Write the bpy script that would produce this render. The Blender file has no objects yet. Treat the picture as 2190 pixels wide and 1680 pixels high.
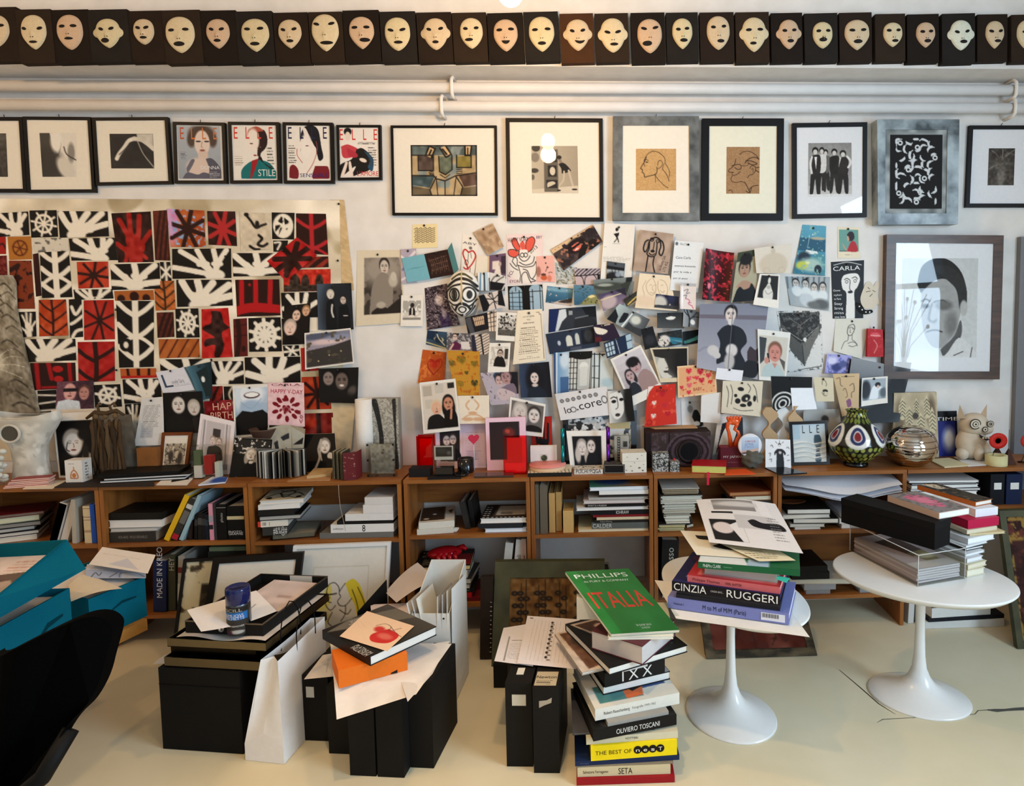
import bpy,math,random,zlib
import numpy as np
from mathutils import Vector,Matrix
random.seed(7)
S=bpy.context.scene
COL=S.collection
PI=math.pi
# camera
F_PX,YAW,PITCH,ROLL,SX,SY,EYE=1462.3,.0443,.0759,.0094,1324.3,760.1,1.588
CAM=np.array([0.,-3.5,EYE])
_F=np.array([math.sin(YAW)*math.cos(PITCH),math.cos(YAW)*math.cos(PITCH),-math.sin(PITCH)])
_R=np.array([math.cos(YAW),-math.sin(YAW),0.])
_D=np.cross(_F,_R)
_R,_D=math.cos(ROLL)*_R+math.sin(ROLL)*_D,-math.sin(ROLL)*_R+math.cos(ROLL)*_D
cd=bpy.data.cameras.new('camera')
cam=bpy.data.objects.new('camera',cd);COL.objects.link(cam)
cd.sensor_width=36;cd.sensor_fit='HORIZONTAL';cd.lens=F_PX*36/2190
cd.shift_x=(1095-SX)/2190;cd.shift_y=(SY-840)/2190
cd.clip_start=.05
cam.matrix_world=Matrix(((_R[0],-_D[0],-_F[0],CAM[0]),(_R[1],-_D[1],-_F[1],CAM[1]),(_R[2],-_D[2],-_F[2],CAM[2]),(0,0,0,1)))
S.camera=cam
# light and exposure
S.view_settings.view_transform='Standard';S.view_settings.look='None'
S.view_settings.gamma=1;S.view_settings.use_curve_mapping=False
S.view_settings.exposure=0.12
S.cycles.use_denoising=True
S.cycles.max_bounces=7;S.cycles.transparent_max_bounces=24
S.cycles.sample_clamp_indirect=6
W=bpy.data.worlds.new('sky');S.world=W;W.use_nodes=True
W.node_tree.nodes['Background'].inputs[0].default_value=(.62,.78,1,1)
W.node_tree.nodes['Background'].inputs[1].default_value=.8
def area(name,loc,direction,sx,sy,power,color):
 l=bpy.data.lights.new(name,'AREA');l.shape='RECTANGLE';l.size=sx;l.size_y=sy
 l.energy=power;l.color=color
 o=bpy.data.objects.new(name,l);COL.objects.link(o);o.location=loc
 o.rotation_euler=Vector(direction).to_track_quat('-Z','Z').to_euler()
 return o
def point(name,loc,power,color,r):
 l=bpy.data.lights.new(name,'POINT');l.energy=power;l.color=color;l.shadow_soft_size=r
 o=bpy.data.objects.new(name,l);COL.objects.link(o);o.location=loc
 return o
DAY=(.60,.80,1.0);WARM=(1.0,.58,.22)
area('window_daylight',(3.06,-3.27,1.7),(-1,0.05,-.25),2.0,1.5,175,DAY)
area('rear_fill_light',(1.6,-6.55,1.9),(-.1,1,-.1),3.0,1.8,30,DAY)  # fill light added behind the camera, at an unseen window
# pixel rays onto real planes
def ray(px,py):return _R*((px-SX)/F_PX)+_D*((py-SY)/F_PX)+_F
def P(px,py,Y):
 d=ray(px,py);return CAM+d*((Y-CAM[1])/d[1])
def PZ(px,py,Z):
 d=ray(px,py);return CAM+d*((Z-CAM[2])/d[2])
LAMP=tuple(P(1091,-22,-1.1))
def ppm(Y):return F_PX/(Y+3.5)
# colour
def lin(c):
 if isinstance(c,str):
  if len(c)==3:c=c[0]*2+c[1]*2+c[2]*2
  c=[int(c[i:i+2],16)/255 for i in(0,2,4)]
 c=np.asarray(c,float)
 return np.where(c<=.04045,c/12.92,((c+.055)/1.055)**2.4)
_m={}
def nodes(name):
 m=bpy.data.materials.new(name);m.use_nodes=True
 return m,m.node_tree,m.node_tree.nodes['Principled BSDF']
def vcm(name,rough,spec=.4,metal=0.,coat=0.,var=.05,scale=60,bump=0.):
 """surface whose own colours come from the mesh, with a fine procedural grain"""
 m,t,b=nodes(name)
 a=t.nodes.new('ShaderNodeAttribute');a.attribute_name='Col'
 n=t.nodes.new('ShaderNodeTexNoise');n.inputs['Scale'].default_value=scale;n.inputs['Detail'].default_value=4
 tc=t.nodes.new('ShaderNodeTexCoord');t.links.new(tc.outputs['Object'],n.inputs['Vector'])
 r=t.nodes.new('ShaderNodeMapRange');r.inputs[3].default_value=1-var;r.inputs[4].default_value=1+var
 t.links.new(n.outputs[0],r.inputs[0])
 v=t.nodes.new('ShaderNodeVectorMath');v.operation='SCALE'
 t.links.new(a.outputs['Color'],v.inputs[0]);t.links.new(r.outputs[0],v.inputs['Scale'])
 t.links.new(v.outputs[0],b.inputs['Base Color'])
 b.inputs['Roughness'].default_value=rough;b.inputs['Specular IOR Level'].default_value=spec
 b.inputs['Metallic'].default_value=metal;b.inputs['Coat Weight'].default_value=coat;b.inputs['Coat Roughness'].default_value=.08
 if bump:
  bp=t.nodes.new('ShaderNodeBump');bp.inputs['Strength'].default_value=bump;bp.inputs['Distance'].default_value=.002
  t.links.new(n.outputs[0],bp.inputs['Height']);t.links.new(bp.outputs[0],b.inputs['Normal'])
 return m
M={'paper':vcm('paper',.75,.2),'photo':vcm('photo_paper',.42,.16),'card':vcm('card',.5,.18),'paint':vcm('paint',.45,.2,var=.03),'gloss':vcm('gloss',.12,.5,var=.02),'lacquer':vcm('white_lacquer',.22,.5,var=.02),'cloth':vcm('cloth',.95,.03,var=.25,scale=500,bump=.5),'clay':vcm('clay',.55,.4,var=.12,scale=35,bump=.2),'metal':vcm('metal',.28,.5,1.,var=.06),'chrome':vcm('chrome',.04,.5,1.,var=0),'rough':vcm('rough_wood',.75,.12,var=.3,scale=18,bump=.4),'matte':vcm('matte_black',.65,.14,var=.08),'relief':vcm('mask_plaster',.7,.25,var=.14,scale=120,bump=.5)}
def solid(name,rough,c1,c2,scale,stretch=(1,1,1),spec=.3,bump=0.,detail=5,dist=0.,lo=.35,hi=.65):
 m,t,b=nodes(name)
 tc=t.nodes.new('ShaderNodeTexCoord');mp=t.nodes.new('ShaderNodeMapping');mp.inputs['Scale'].default_value=stretch
 n=t.nodes.new('ShaderNodeTexNoise');n.inputs['Scale'].default_value=scale;n.inputs['Detail'].default_value=detail;n.inputs['Distortion'].default_value=dist
 r=t.nodes.new('ShaderNodeValToRGB');r.color_ramp.elements[0].color=(*lin(c1),1);r.color_ramp.elements[1].color=(*lin(c2),1)
 r.color_ramp.elements[0].position=lo;r.color_ramp.elements[1].position=hi
 t.links.new(tc.outputs['Object'],mp.inputs[0]);t.links.new(mp.outputs[0],n.inputs['Vector']);t.links.new(n.outputs[0],r.inputs[0])
 t.links.new(r.outputs[0],b.inputs['Base Color']);b.inputs['Roughness'].default_value=rough;b.inputs['Specular IOR Level'].default_value=spec
 if bump:
  bp=t.nodes.new('ShaderNodeBump');bp.inputs['Strength'].default_value=bump;bp.inputs['Distance'].default_value=.004
  t.links.new(n.outputs[0],bp.inputs['Height']);t.links.new(bp.outputs[0],b.inputs['Normal'])
 return m
M['wall']=solid('white_plaster',.85,'dcd8d2','e6e2dd',9,bump=.35,detail=8)
M['ceil']=solid('ceiling_paint',.9,'b4b0aa','bebab4',5)
M['floor']=solid('resin_floor',.5,'d0c4a2','e0d6ba',2.2,spec=.35,detail=9,lo=.25,hi=.75)
M['wood']=solid('teak_veneer',.42,'7c4820','9c622c',4,(.6,5,5),detail=8,dist=.6)
M['woodv']=solid('teak_veneer_upright',.42,'7c4820','9c622c',4,(5,5,.6),detail=8,dist=.6)
M['pipe']=solid('pipe_paint',.45,'dbd7d3','e2dedb',8)
def clear(name,tint,gloss=.06,rough=.02):
 m=bpy.data.materials.new(name);m.use_nodes=True;t=m.node_tree;t.nodes.clear()
 o=t.nodes.new('ShaderNodeOutputMaterial');mx=t.nodes.new('ShaderNodeMixShader')
 tr=t.nodes.new('ShaderNodeBsdfTransparent');tr.inputs[0].default_value=(*lin(tint),1)
 g=t.nodes.new('ShaderNodeBsdfGlossy');g.inputs['Roughness'].default_value=rough
 f=t.nodes.new('ShaderNodeFresnel');ge=t.nodes.new('ShaderNodeNewGeometry');mr=t.nodes.new('ShaderNodeMapRange')
 mr.inputs[3].default_value=1.45;mr.inputs[4].default_value=1/1.45
 t.links.new(ge.outputs['Backfacing'],mr.inputs[0]);t.links.new(mr.outputs[0],f.inputs[0])
 t.links.new(f.outputs[0],mx.inputs[0]);t.links.new(tr.outputs[0],mx.inputs[1]);t.links.new(g.outputs[0],mx.inputs[2]);t.links.new(mx.outputs[0],o.inputs[0])
 return m
M['glass']=clear('picture_glass','fcfcfc');M['acrylic']=clear('clear_acrylic','f0f0ee');M['pinkacrylic']=clear('pink_acrylic','ff5a8c')
M['redacrylic']=clear('red_acrylic','ff2a20');M['film']=clear('plastic_film','e6ebe6',rough=.12);M['paleacrylic']=clear('pale_pink_acrylic','ffd0e0')
M['bulb'],_t,_b=nodes('lit_bulb');_b.inputs['Emission Color'].default_value=(1,.75,.42,1);_b.inputs['Emission Strength'].default_value=30
# painter: what is printed on a sheet, in hundredths of its width and height
def _noise(nx,ny,sc,seed):
 rs=np.random.RandomState(seed);gx,gy=max(2,int(sc)+2),max(2,int(sc*ny/max(nx,1))+2)
 g=rs.rand(gy,gx);x=np.linspace(0,gx-1.001,nx);y=np.linspace(0,gy-1.001,ny)
 xi,yi=x.astype(int),y.astype(int);fx,fy=x-xi,y-yi;fx=fx*fx*(3-2*fx);fy=(fy*fy*(3-2*fy))[:,None]
 a=g[yi][:,xi]*(1-fx)+g[yi][:,xi+1]*fx;b=g[yi+1][:,xi]*(1-fx)+g[yi+1][:,xi+1]*fx
 return a*(1-fy)+b*fy-.5
def rgb(c):
 if len(c)==3:c=c[0]*2+c[1]*2+c[2]*2
 return np.array([int(c[i:i+2],16)/255 for i in(0,2,4)])
def smooth(pts,k=6):
 p=np.array(pts,float);n=len(p)
 if n<3:return p
 out=[]
 for i in range(n-1):
  p0,p1,p2,p3=p[max(i-1,0)],p[i],p[i+1],p[min(i+2,n-1)]
  for t in np.linspace(0,1,k,endpoint=False):
   out.append(.5*((2*p1)+(-p0+p2)*t+(2*p0-5*p1+4*p2-p3)*t*t+(-p0+3*p1-3*p2+p3)*t**3))
 out.append(p[-1]);return np.array(out)
def paint(art,nx,ny,asp,seed=1):
 """asp = height/width; returns ny x nx x 3 (rows from the top)"""
 A=np.ones((ny,nx,3))*.9
 U,V=np.meshgrid(np.linspace(0,100,nx),np.linspace(0,100,ny));VA=V*asp
 px=100/max(nx-1,1)
 def blend(c,a):
  A[:]=A*(1-a[...,None])+rgb(c)*a[...,None]
 def poly(pts):
  acc=np.zeros(U.shape)
  for ox,oy in((-.25,-.25),(.25,-.25),(-.25,.25),(.25,.25)):
   ins=np.zeros(U.shape,bool);x,y=U+ox*px,V+oy*px/asp;n=len(pts)
   for i in range(n):
    x0,y0=pts[i];x1,y1=pts[(i+1)%n]
    if y0==y1:continue
    ins^=((y0>y)!=(y1>y))&(x<(x1-x0)*(y-y0)/(y1-y0)+x0)
   acc+=ins
  return acc/4
 def stroke(pts,w):
  d=np.full(U.shape,1e9)
  for(x0,y0),(x1,y1)in zip(pts[:-1],pts[1:]):
   y0,y1=y0*asp,y1*asp;dx,dy=x1-x0,y1-y0;L=dx*dx+dy*dy+1e-9
   t=np.clip(((U-x0)*dx+(VA-y0)*dy)/L,0,1)
   d=np.minimum(d,np.hypot(U-x0-t*dx,VA-y0-t*dy))
  return np.clip((w/2-d)/px+.5,0,1)
 for k,cmd in enumerate(art.split(';')):
  f=cmd.split()
  if not f:continue
  o=f[0]
  if o=='T' or o=='TR':continue
  if o=='N':
   A+=_noise(nx,ny,float(f[2]),seed+k)[...,None]*float(f[1])/50;np.clip(A,0,1,A);continue
  c=f[1]
  if o=='D':
   blend(c,np.clip((_noise(nx,ny,float(f[2]),seed+k)+_noise(nx,ny,float(f[2])*2.3,seed+k+9)*.6-float(f[3])/100)*9,0,1));continue
  if o in 'GH':
   t=(V if o=='G' else U)[...,None]/100;A[:]=rgb(c)*(1-t)+rgb(f[2])*t;continue
  v=[float(q)for q in f[2:]]
  if o=='B':A[:]=rgb(c)
  elif o=='R':
   a=np.clip((U-v[0])/px+.5,0,1)*np.clip((v[2]-U)/px+.5,0,1)*np.clip((V-v[1])*asp/px+.5,0,1)*np.clip((v[3]-V)*asp/px+.5,0,1);blend(c,a)
  elif o=='E':
   s=v[4]/100 if len(v)>4 else.12;th=math.radians(v[5])if len(v)>5 else 0
   x,y=U-v[0],(V-v[1])*asp;x,y=x*math.cos(th)+y*math.sin(th),-x*math.sin(th)+y*math.cos(th)
   d=np.hypot(x/v[2],y/(v[3]*asp));s=max(s,px/max(v[2],.1));blend(c,np.clip((1-d)/s+.5,0,1))
  elif o=='O':
   d=np.hypot((U-v[0])/v[2],(V-v[1])/v[3])*v[2];blend(c,np.clip((v[4]/2-abs(d-v[2]))/px+.5,0,1))
  elif o=='P':blend(c,poly(list(zip(v[::2],v[1::2]))))
  elif o=='Q':blend(c,poly(smooth(list(zip(v[::2],v[1::2]))+[(v[0],v[1])],5)))
  elif o=='L':blend(c,stroke(list(zip(v[1::2],v[2::2])),v[0]))
  elif o=='C':blend(c,stroke(smooth(list(zip(v[1::2],v[2::2])),5),v[0]))
  elif o=='X':
   n=int(v[4]);rs=np.random.RandomState(seed+k)
   for i in range(n):
    y=v[1]+(v[3]-v[1])*(i+.5)/n;e=v[2]-(v[2]-v[0])*rs.rand()*.3;h=(v[3]-v[1])/n*.42
    m=((U>v[0])&(U<e)&(abs(V-y)<max(h/2,px/asp*.5)))
    g=(np.sin(U*2.2+i*7)+np.sin(U*5.1+i*3)*.7>-.8)
    blend(c,m*g*.75)
  elif o=='K':
   x,y=(U-v[0])/v[2],-((V-v[1])*asp)/v[2];blend(c,np.clip(-((x*x+y*y-.45)**3-x*x*y**3*1.3)*14+.5,0,1))
 return lin(np.clip(A,0,1))
_tc={}
def glyphs(s,bold=False):
 """triangles of a line of lettering, height of a capital = 1, starting at x = 0"""
 if s in _tc:return _tc[s]
 c=bpy.data.curves.new('lettering','FONT');c.body=s;c.size=1.0;c.resolution_u=3
 o=bpy.data.objects.new('lettering',c);me=bpy.data.meshes.new_from_object(o);me.calc_loop_triangles()
 v=np.array([p.co[:2]for p in me.vertices],float).reshape(-1,2);t=[tuple(q.vertices)for q in me.loop_triangles]
 if len(v):v[:,0]-=v[:,0].min();v/=.69
 bpy.data.objects.remove(o);bpy.data.curves.remove(c);bpy.data.meshes.remove(me)
 _tc[s]=(v,t);return v,t
 # mesh builder
class MB:
 def __init__(s):s.v=[];s.f=[];s.c=[];s.n=0;s.sm=[]
 def add(s,v,f,c,smooth=False):
  v=np.asarray(v,float).reshape(-1,3);s.v.append(v)
  c=lin(c)if isinstance(c,str)else np.asarray(c,float)
  s.c.append(np.broadcast_to(c,v.shape)if c.ndim==1 else c.reshape(-1,3))
  s.f+=[tuple(int(i)+s.n for i in q)for q in f];s.sm+=[smooth]*len(f);s.n+=len(v);return s
 def box(s,x0,y0,z0,x1,y1,z1,c):
  v=[(x,y,z)for z in(z0,z1)for y in(y0,y1)for x in(x0,x1)]
  F=[(0,2,3,1),(4,5,7,6),(0,1,5,4),(2,6,7,3),(0,4,6,2),(1,3,7,5)]
  vv=[];ff=[]
  for q in F:ff.append(tuple(range(len(vv),len(vv)+4)));vv+=[v[i]for i in q]
  return s.add(vv,ff,c)
 def hexa(s,b,t,c):
  """b, t: four bottom and four top corners in the same turn"""
  v=list(b)+list(t);F=[(3,2,1,0),(4,5,6,7)]+[(i,(i+1)%4,4+(i+1)%4,4+i)for i in range(4)]
  vv=[];ff=[]
  for q in F:ff.append(tuple(range(len(vv),len(vv)+4)));vv+=[v[i]for i in q]
  return s.add(vv,ff,c)
 def quad(s,a,b,c,d,col):return s.add([a,b,c,d],[(0,1,2,3)],col)
 def surf(s,fn,nu,nv,col=None,art=None,asp=1.,seed=1,smooth=True):
  """fn(u, v) arrays -> xyz; u from the left, v from the top"""
  u,v=np.meshgrid(np.linspace(0,1,nu),np.linspace(0,1,nv))
  X=np.stack(fn(u,v),-1).reshape(-1,3)
  i=np.arange(nu*nv).reshape(nv,nu)
  q=np.stack([i[:-1,:-1],i[1:,:-1],i[1:,1:],i[:-1,1:]],-1).reshape(-1,4)
  return s.add(X,q,paint(art,nu,nv,asp,seed).reshape(-1,3)if art else col,smooth)
 def sheet(s,tl,tr,br,bl,art,res,bend=None,off=0.,nrm=(0,-1,0),text=True):
  """painted sheet between four corners; res = metres per cell"""
  tl,tr,br,bl=[np.asarray(p,float)for p in(tl,tr,br,bl)]
  w=(np.linalg.norm(tr-tl)+np.linalg.norm(br-bl))/2;h=(np.linalg.norm(bl-tl)+np.linalg.norm(br-tr))/2
  nrm=np.asarray(nrm,float)
  def fn(u,v,e=0.):
   p=[(tl[k]*(1-u)*(1-v)+tr[k]*u*(1-v)+br[k]*u*v+bl[k]*(1-u)*v)for k in range(3)]
   b=(bend(u,v)if bend else 0.)+off+e
   return[p[k]+nrm[k]*b for k in range(3)]
  nu,nv=max(2,int(w/res)),max(2,int(h/res))
  s.surf(fn,nu,nv,art=art,asp=h/w,seed=zlib.crc32(art.encode())%9999)
  for cmd in art.split(';'):
   f=cmd.split()
   if f and f[0]in('T','TR'):
    x,y,ch,wd,rot=[float(q)for q in f[2:7]];g,t=glyphs(' '.join(f[7:]))
    if not len(g):continue
    k=(wd/(g[:,0].max()*ch))if wd else 1.
    th=math.radians(rot);gx,gy=g[:,0]*ch*k,g[:,1]*ch
    uu=(x+gx*math.cos(th)-gy*math.sin(th))/100;vv=y/100-(gx*math.sin(th)+gy*math.cos(th))/100/(h/w)
    X=np.stack(fn(uu,vv,.0006),-1);s.add(X,t,f[1])
  return s
 def tube(s,pts,r,c,n=8,caps=True,ry=None):
  p=np.asarray(pts,float);m=len(p);r=np.broadcast_to(np.asarray(r,float),(m,))
  V=[];up=np.array([0,0,1.])
  t0=p[1]-p[0]
  a=np.cross(t0,up)if abs(t0[2])<.9*np.linalg.norm(t0)else np.cross(t0,[1.,0,0]);a/=np.linalg.norm(a)
  for i in range(m):
   t=p[min(i+1,m-1)]-p[max(i-1,0)];t=t/(np.linalg.norm(t)+1e-12)
   a=a-t*np.dot(a,t);a/=(np.linalg.norm(a)+1e-12);b=np.cross(t,a)
   for k in range(n):
    q=2*PI*k/n;V.append(p[i]+r[i]*(math.cos(q)*a+math.sin(q)*b))
  Fc=[(i*n+k,i*n+(k+1)%n,(i+1)*n+(k+1)%n,(i+1)*n+k)for i in range(m-1)for k in range(n)]
  if caps:Fc+=[tuple(range(n))[::-1],tuple((m-1)*n+k for k in range(n))]
  return s.add(V,Fc,c,True)
 def lathe(s,prof,c,n=40,ex=1.,ey=1.,o=(0,0,0),cols=None):
  V=[];C=[]
  for j,(r,z)in enumerate(prof):
   for k in range(n):
    q=2*PI*k/n;V.append((o[0]+r*ex*math.cos(q),o[1]+r*ey*math.sin(q),o[2]+z));
    if cols:C.append(lin(cols[j]))
  m=len(prof);Fc=[(i*n+k,i*n+(k+1)%n,(i+1)*n+(k+1)%n,(i+1)*n+k)for i in range(m-1)for k in range(n)]
  if prof[0][0]>1e-6:Fc.append(tuple(range(n))[::-1])
  if prof[-1][0]>1e-6:Fc.append(tuple((m-1)*n+k for k in range(n)))
  return s.add(V,Fc,np.array(C)if cols else c,True)
 def prism(s,poly,d0,d1,c,fn):
  """poly 2D extruded from d0 to d1; fn(a, b, d) -> xyz"""
  n=len(poly);a=[fn(x,y,d0)for x,y in poly];b=[fn(x,y,d1)for x,y in poly]
  s.add(a,[tuple(range(n))],c);s.add(b,[tuple(range(n))[::-1]],c)
  V=[];Fc=[]
  for i in range(n):
   j=(i+1)%n;k=len(V);V+=[a[i],b[i],b[j],a[j]];Fc.append((k,k+1,k+2,k+3))
  return s.add(V,Fc,c)
 def ball(s,o,rx,ry,rz,c,n=20,m=12):
  V=[(o[0]+rx*math.sin(PI*i/m)*math.cos(2*PI*k/n),o[1]+ry*math.sin(PI*i/m)*math.sin(2*PI*k/n),o[2]-rz*math.cos(PI*i/m))for i in range(m+1)for k in range(n)]
  return s.add(V,[(i*n+k,i*n+(k+1)%n,(i+1)*n+(k+1)%n,(i+1)*n+k)for i in range(m)for k in range(n)],c,True)
 def word(s,txt,fn,x,y,ch,c,wd=0):
  """lettering on any face: fn(a, b) -> xyz"""
  g,t=glyphs(txt)
  if len(g):
   k=wd/(g[:,0].max()*ch)if wd else 1.
   s.add([fn(x+a*ch*k,y+b*ch)for a,b in g],t,c)
  return s
 def build(s,name,m,parent=None,origin=None):
  v=np.concatenate(s.v);c=np.concatenate(s.c)
  o3=np.zeros(3)if parent is not None and origin is None else(np.array([(v[:,0].min()+v[:,0].max())/2,(v[:,1].min()+v[:,1].max())/2,v[:,2].min()])if origin is None else np.asarray(origin,float))
  me=bpy.data.meshes.new(name);me.from_pydata((v-o3).tolist(),[],s.f)
  at=me.color_attributes.new('Col','FLOAT_COLOR','POINT')
  at.data.foreach_set('color',np.concatenate([c,np.ones((len(c),1))],1).astype(np.float32).ravel())
  me.polygons.foreach_set('use_smooth',np.array(s.sm,bool))
  me.materials.append(M[m]if isinstance(m,str)else m);me.update()
  ob=bpy.data.objects.new(name,me);COL.objects.link(ob)
  if parent is not None:ob.parent=parent
  ob.location=o3
  return ob
def tag(o,label,cat,group=None):
 o['label']=label;o['category']=cat
 if group:o['group']=group
 return o
def thing(name,label,cat,loc=(0,0,0),group=None,rot=(0,0,0)):
 o=bpy.data.objects.new(name,None);COL.objects.link(o);o.empty_display_size=.05
 o.location=[float(q)for q in loc];o.rotation_euler=rot;return tag(o,label,cat,group)
def struct(o):o['kind']='structure';return o
# the room
XL,XR,YB,ZC=-4.4,3.0,-6.5,3.35
GZ=P(1095,141,-.21)[2]
b=MB().box(XL,0,0,XR,.15,ZC,'ddd');struct(b.build('wall_back','wall'))
b=MB().box(XL,-.21,GZ,XR,0,ZC,'ddd');struct(b.build('trim_1','wall'))
b=MB().box(XL-.1,YB,-.1,XR+.1,.15,0,'ccc');struct(b.build('floor','floor'))
b=MB().box(XL-.1,YB,ZC,XR+.1,.15,ZC+.1,'ddd');struct(b.build('ceiling','ceil'))
b=MB().box(XL-.1,YB,0,XL,0,ZC,'ddd');struct(b.build('wall_left','wall'))
b=MB();wy0,wy1,wz0,wz1=-4.3,-2.24,.9,2.5
b.box(XR,YB,0,XR+.1,wy0,ZC,'ddd').box(XR,wy1,0,XR+.1,0,ZC,'ddd').box(XR,wy0,0,XR+.1,wy1,wz0,'ddd').box(XR,wy0,wz1,XR+.1,wy1,ZC,'ddd')
struct(b.build('wall_right','wall'))
b=MB();t=.05
for y in(wy0,(wy0+wy1)/2-t/2,wy1-t):b.box(XR-.01,y,wz0,XR+.05,y+t,wz1,'e4e4e2')
for z in(wz0,(wz0+wz1)/2,wz1-t):b.box(XR-.01,wy0,z,XR+.05,wy1,z+t,'e4e4e2')
struct(b.build('window_1','paint'))
b=MB();rx0,rx1,rz0,rz1=.1,3.0,.95,2.85
b.box(XL,YB-.1,0,rx0,YB,ZC,'ddd').box(rx0,YB-.1,0,rx1,YB,rz0,'ddd').box(rx0,YB-.1,rz1,rx1,YB,ZC,'ddd')
struct(b.build('wall_front','wall'))
b=MB()
for k in range(4):x=rx0+(rx1-rx0-t)*k/3;b.box(x,YB-.06,rz0,x+t,YB+.01,rz1,'e4e4e2')
for z in(rz0,rz1-t):b.box(rx0,YB-.06,z,rx1,YB+.01,z+t,'e4e4e2')
struct(b.build('window_2','paint'))  # unseen rear window, added to go with the fill light
# floor cracks
def ribbon(pts,w,col,z=.0012):
 m=MB();p=np.array([PZ(x,y,0)for x,y in pts]);n=len(p)
 w=np.broadcast_to(np.asarray(w,float),(n,));V=[]
 for i in range(n):
  d=p[min(i+1,n-1)]-p[max(i-1,0)];q=np.array([-d[1],d[0],0]);q/=np.linalg.norm(q)+1e-9
  V+=[p[i]+q*w[i]/2+[0,0,z],p[i]-q*w[i]/2+[0,0,z]]
 return m.add(V,[(2*i,2*i+1,2*i+3,2*i+2)for i in range(n-1)],col)
tag(ribbon([(1795,1432),(1840,1470),(1880,1505),(1915,1527)],[.002,.004,.004,.001],'1c1c1a').build('floor_crack','matte'),'dark straight crack in the floor beside the right white table base','crack')
tag(ribbon([(1876,1545),(1888,1538),(1960,1534),(2070,1528),(2085,1527),(2092,1519),(2115,1518)],[.001,.003,.002,.003,.003,.003,.004],'4a4842').build('floor_crack','matte'),'thin crooked floor crack running under the right white table base','crack')
tag(ribbon([(2112,1518),(2130,1519),(2150,1518),(2175,1516),(2200,1515)],[.006,.02,.014,.018,.02],'55534e').build('floor_crack','matte'),'wide chipped grey crack in the floor at the right edge','crack')
# two white pipes below the beam
def pipe(z0,label,clips):
 a,c=P(-150,z0[0],-.06),P(2350,z0[1],-.06);z=(a[2]+c[2])/2
 r=thing('wall_pipe',label,'pipe',(0,-.06,z))
 MB().tube([(XL,0,0),(XR,0,0)],.0255,'ddd',24).build('pipe_run','pipe',r)
 for px,py in clips:
  x=P(px,py,-.09)[0];m=MB()
  m.tube([(x,.06,.046),(x,-.012,.046),(x,-.031,.03),(x,-.034,0),(x,-.031,-.03),(x,-.012,-.044),(x,.06,-.044)],.0085,'e6e2dc',10)
  m.build('pipe_clip','paint',r)
 return z
pipe((183,193),'upper of the two white wall pipes below the mask row',[(966,188),(2173,192)])
pipe((223,232.5),'lower of the two white wall pipes, just above the framed pictures',[(944,226),(2171,232)])
# grey upright at the right edge
a,c=P(2183,506,-.03),P(2240,990,-.03)
struct(MB().box(a[0],-.035,0,a[0]+.12,0,a[2],'76787c').build('trim_2','paint'))
# bare bulb
r=thing('ceiling_lamp','lit bare bulb lamp hanging at the top above the mask row','lamp',LAMP)
MB().ball((0,0,0),.046,.046,.055,'fff').build('bulb','bulb',r)
m=MB().lathe([(.02,.05),(.024,.06),(.024,.11),(.012,.12)],'2a2622',20);m.build('socket','matte',r)
m=MB()
for s in(-1,1):MB().tube([(s*.02,0,.09),(s*.05,0,.085),(s*.078,0,.05),(s*.083,0,.035)],.006,'3a3024',8).build('holder_arm','metal',r)
MB().tube([(0,0,.12),(0,0,ZC-LAMP[2])],.004,'222',8).build('cord','matte',r)
point('bulb_light',(LAMP[0],LAMP[1],LAMP[2]-.085),27,WARM,.05)
point('ceiling_lamp_light',(-3.0,-2.2,3.1),50,(1,.60,.27),.06)
r=thing('ceiling_lamp','lit bare bulb lamp hanging at the far left, beside the camera','lamp',(-3.0,-2.2,3.18))
MB().ball((0,0,0),.046,.046,.055,'fff').build('bulb','bulb',r)
MB().lathe([(.02,.05),(.024,.06),(.024,.11),(.012,.12)],'2a2622',20).build('socket','matte',r)
MB().tube([(0,0,.12),(0,0,ZC-3.18)],.004,'222',8).build('cord','matte',r)
for dx,dy,pw,lb in((-.3,-2.2,150,'round ceiling downlight over the tall floor pile'),(-1.5,-2.4,95,'round ceiling downlight over the black chair')):
 l=bpy.data.lights.new('floor_fill_spot','SPOT');l.energy=pw;l.color=(1,.69,.38);l.spot_size=1.25;l.spot_blend=1;l.shadow_soft_size=.06  # added lamps that warm the floor, cones kept off the wall
 o=bpy.data.objects.new('floor_fill_spot',l);COL.objects.link(o);o.location=(dx,dy,ZC-.03)
 r=thing('downlight',lb,'ceiling light',(dx,dy,ZC-.02));MB().lathe([(.05,0),(.065,0),(.065,.02),(.05,.02),(.05,0)],'d8d8d6',30).build('trim_ring','paint',r);MB().lathe([(.049,.014),(0,.014)],'fff',24).build('bulb','bulb',r)
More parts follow.
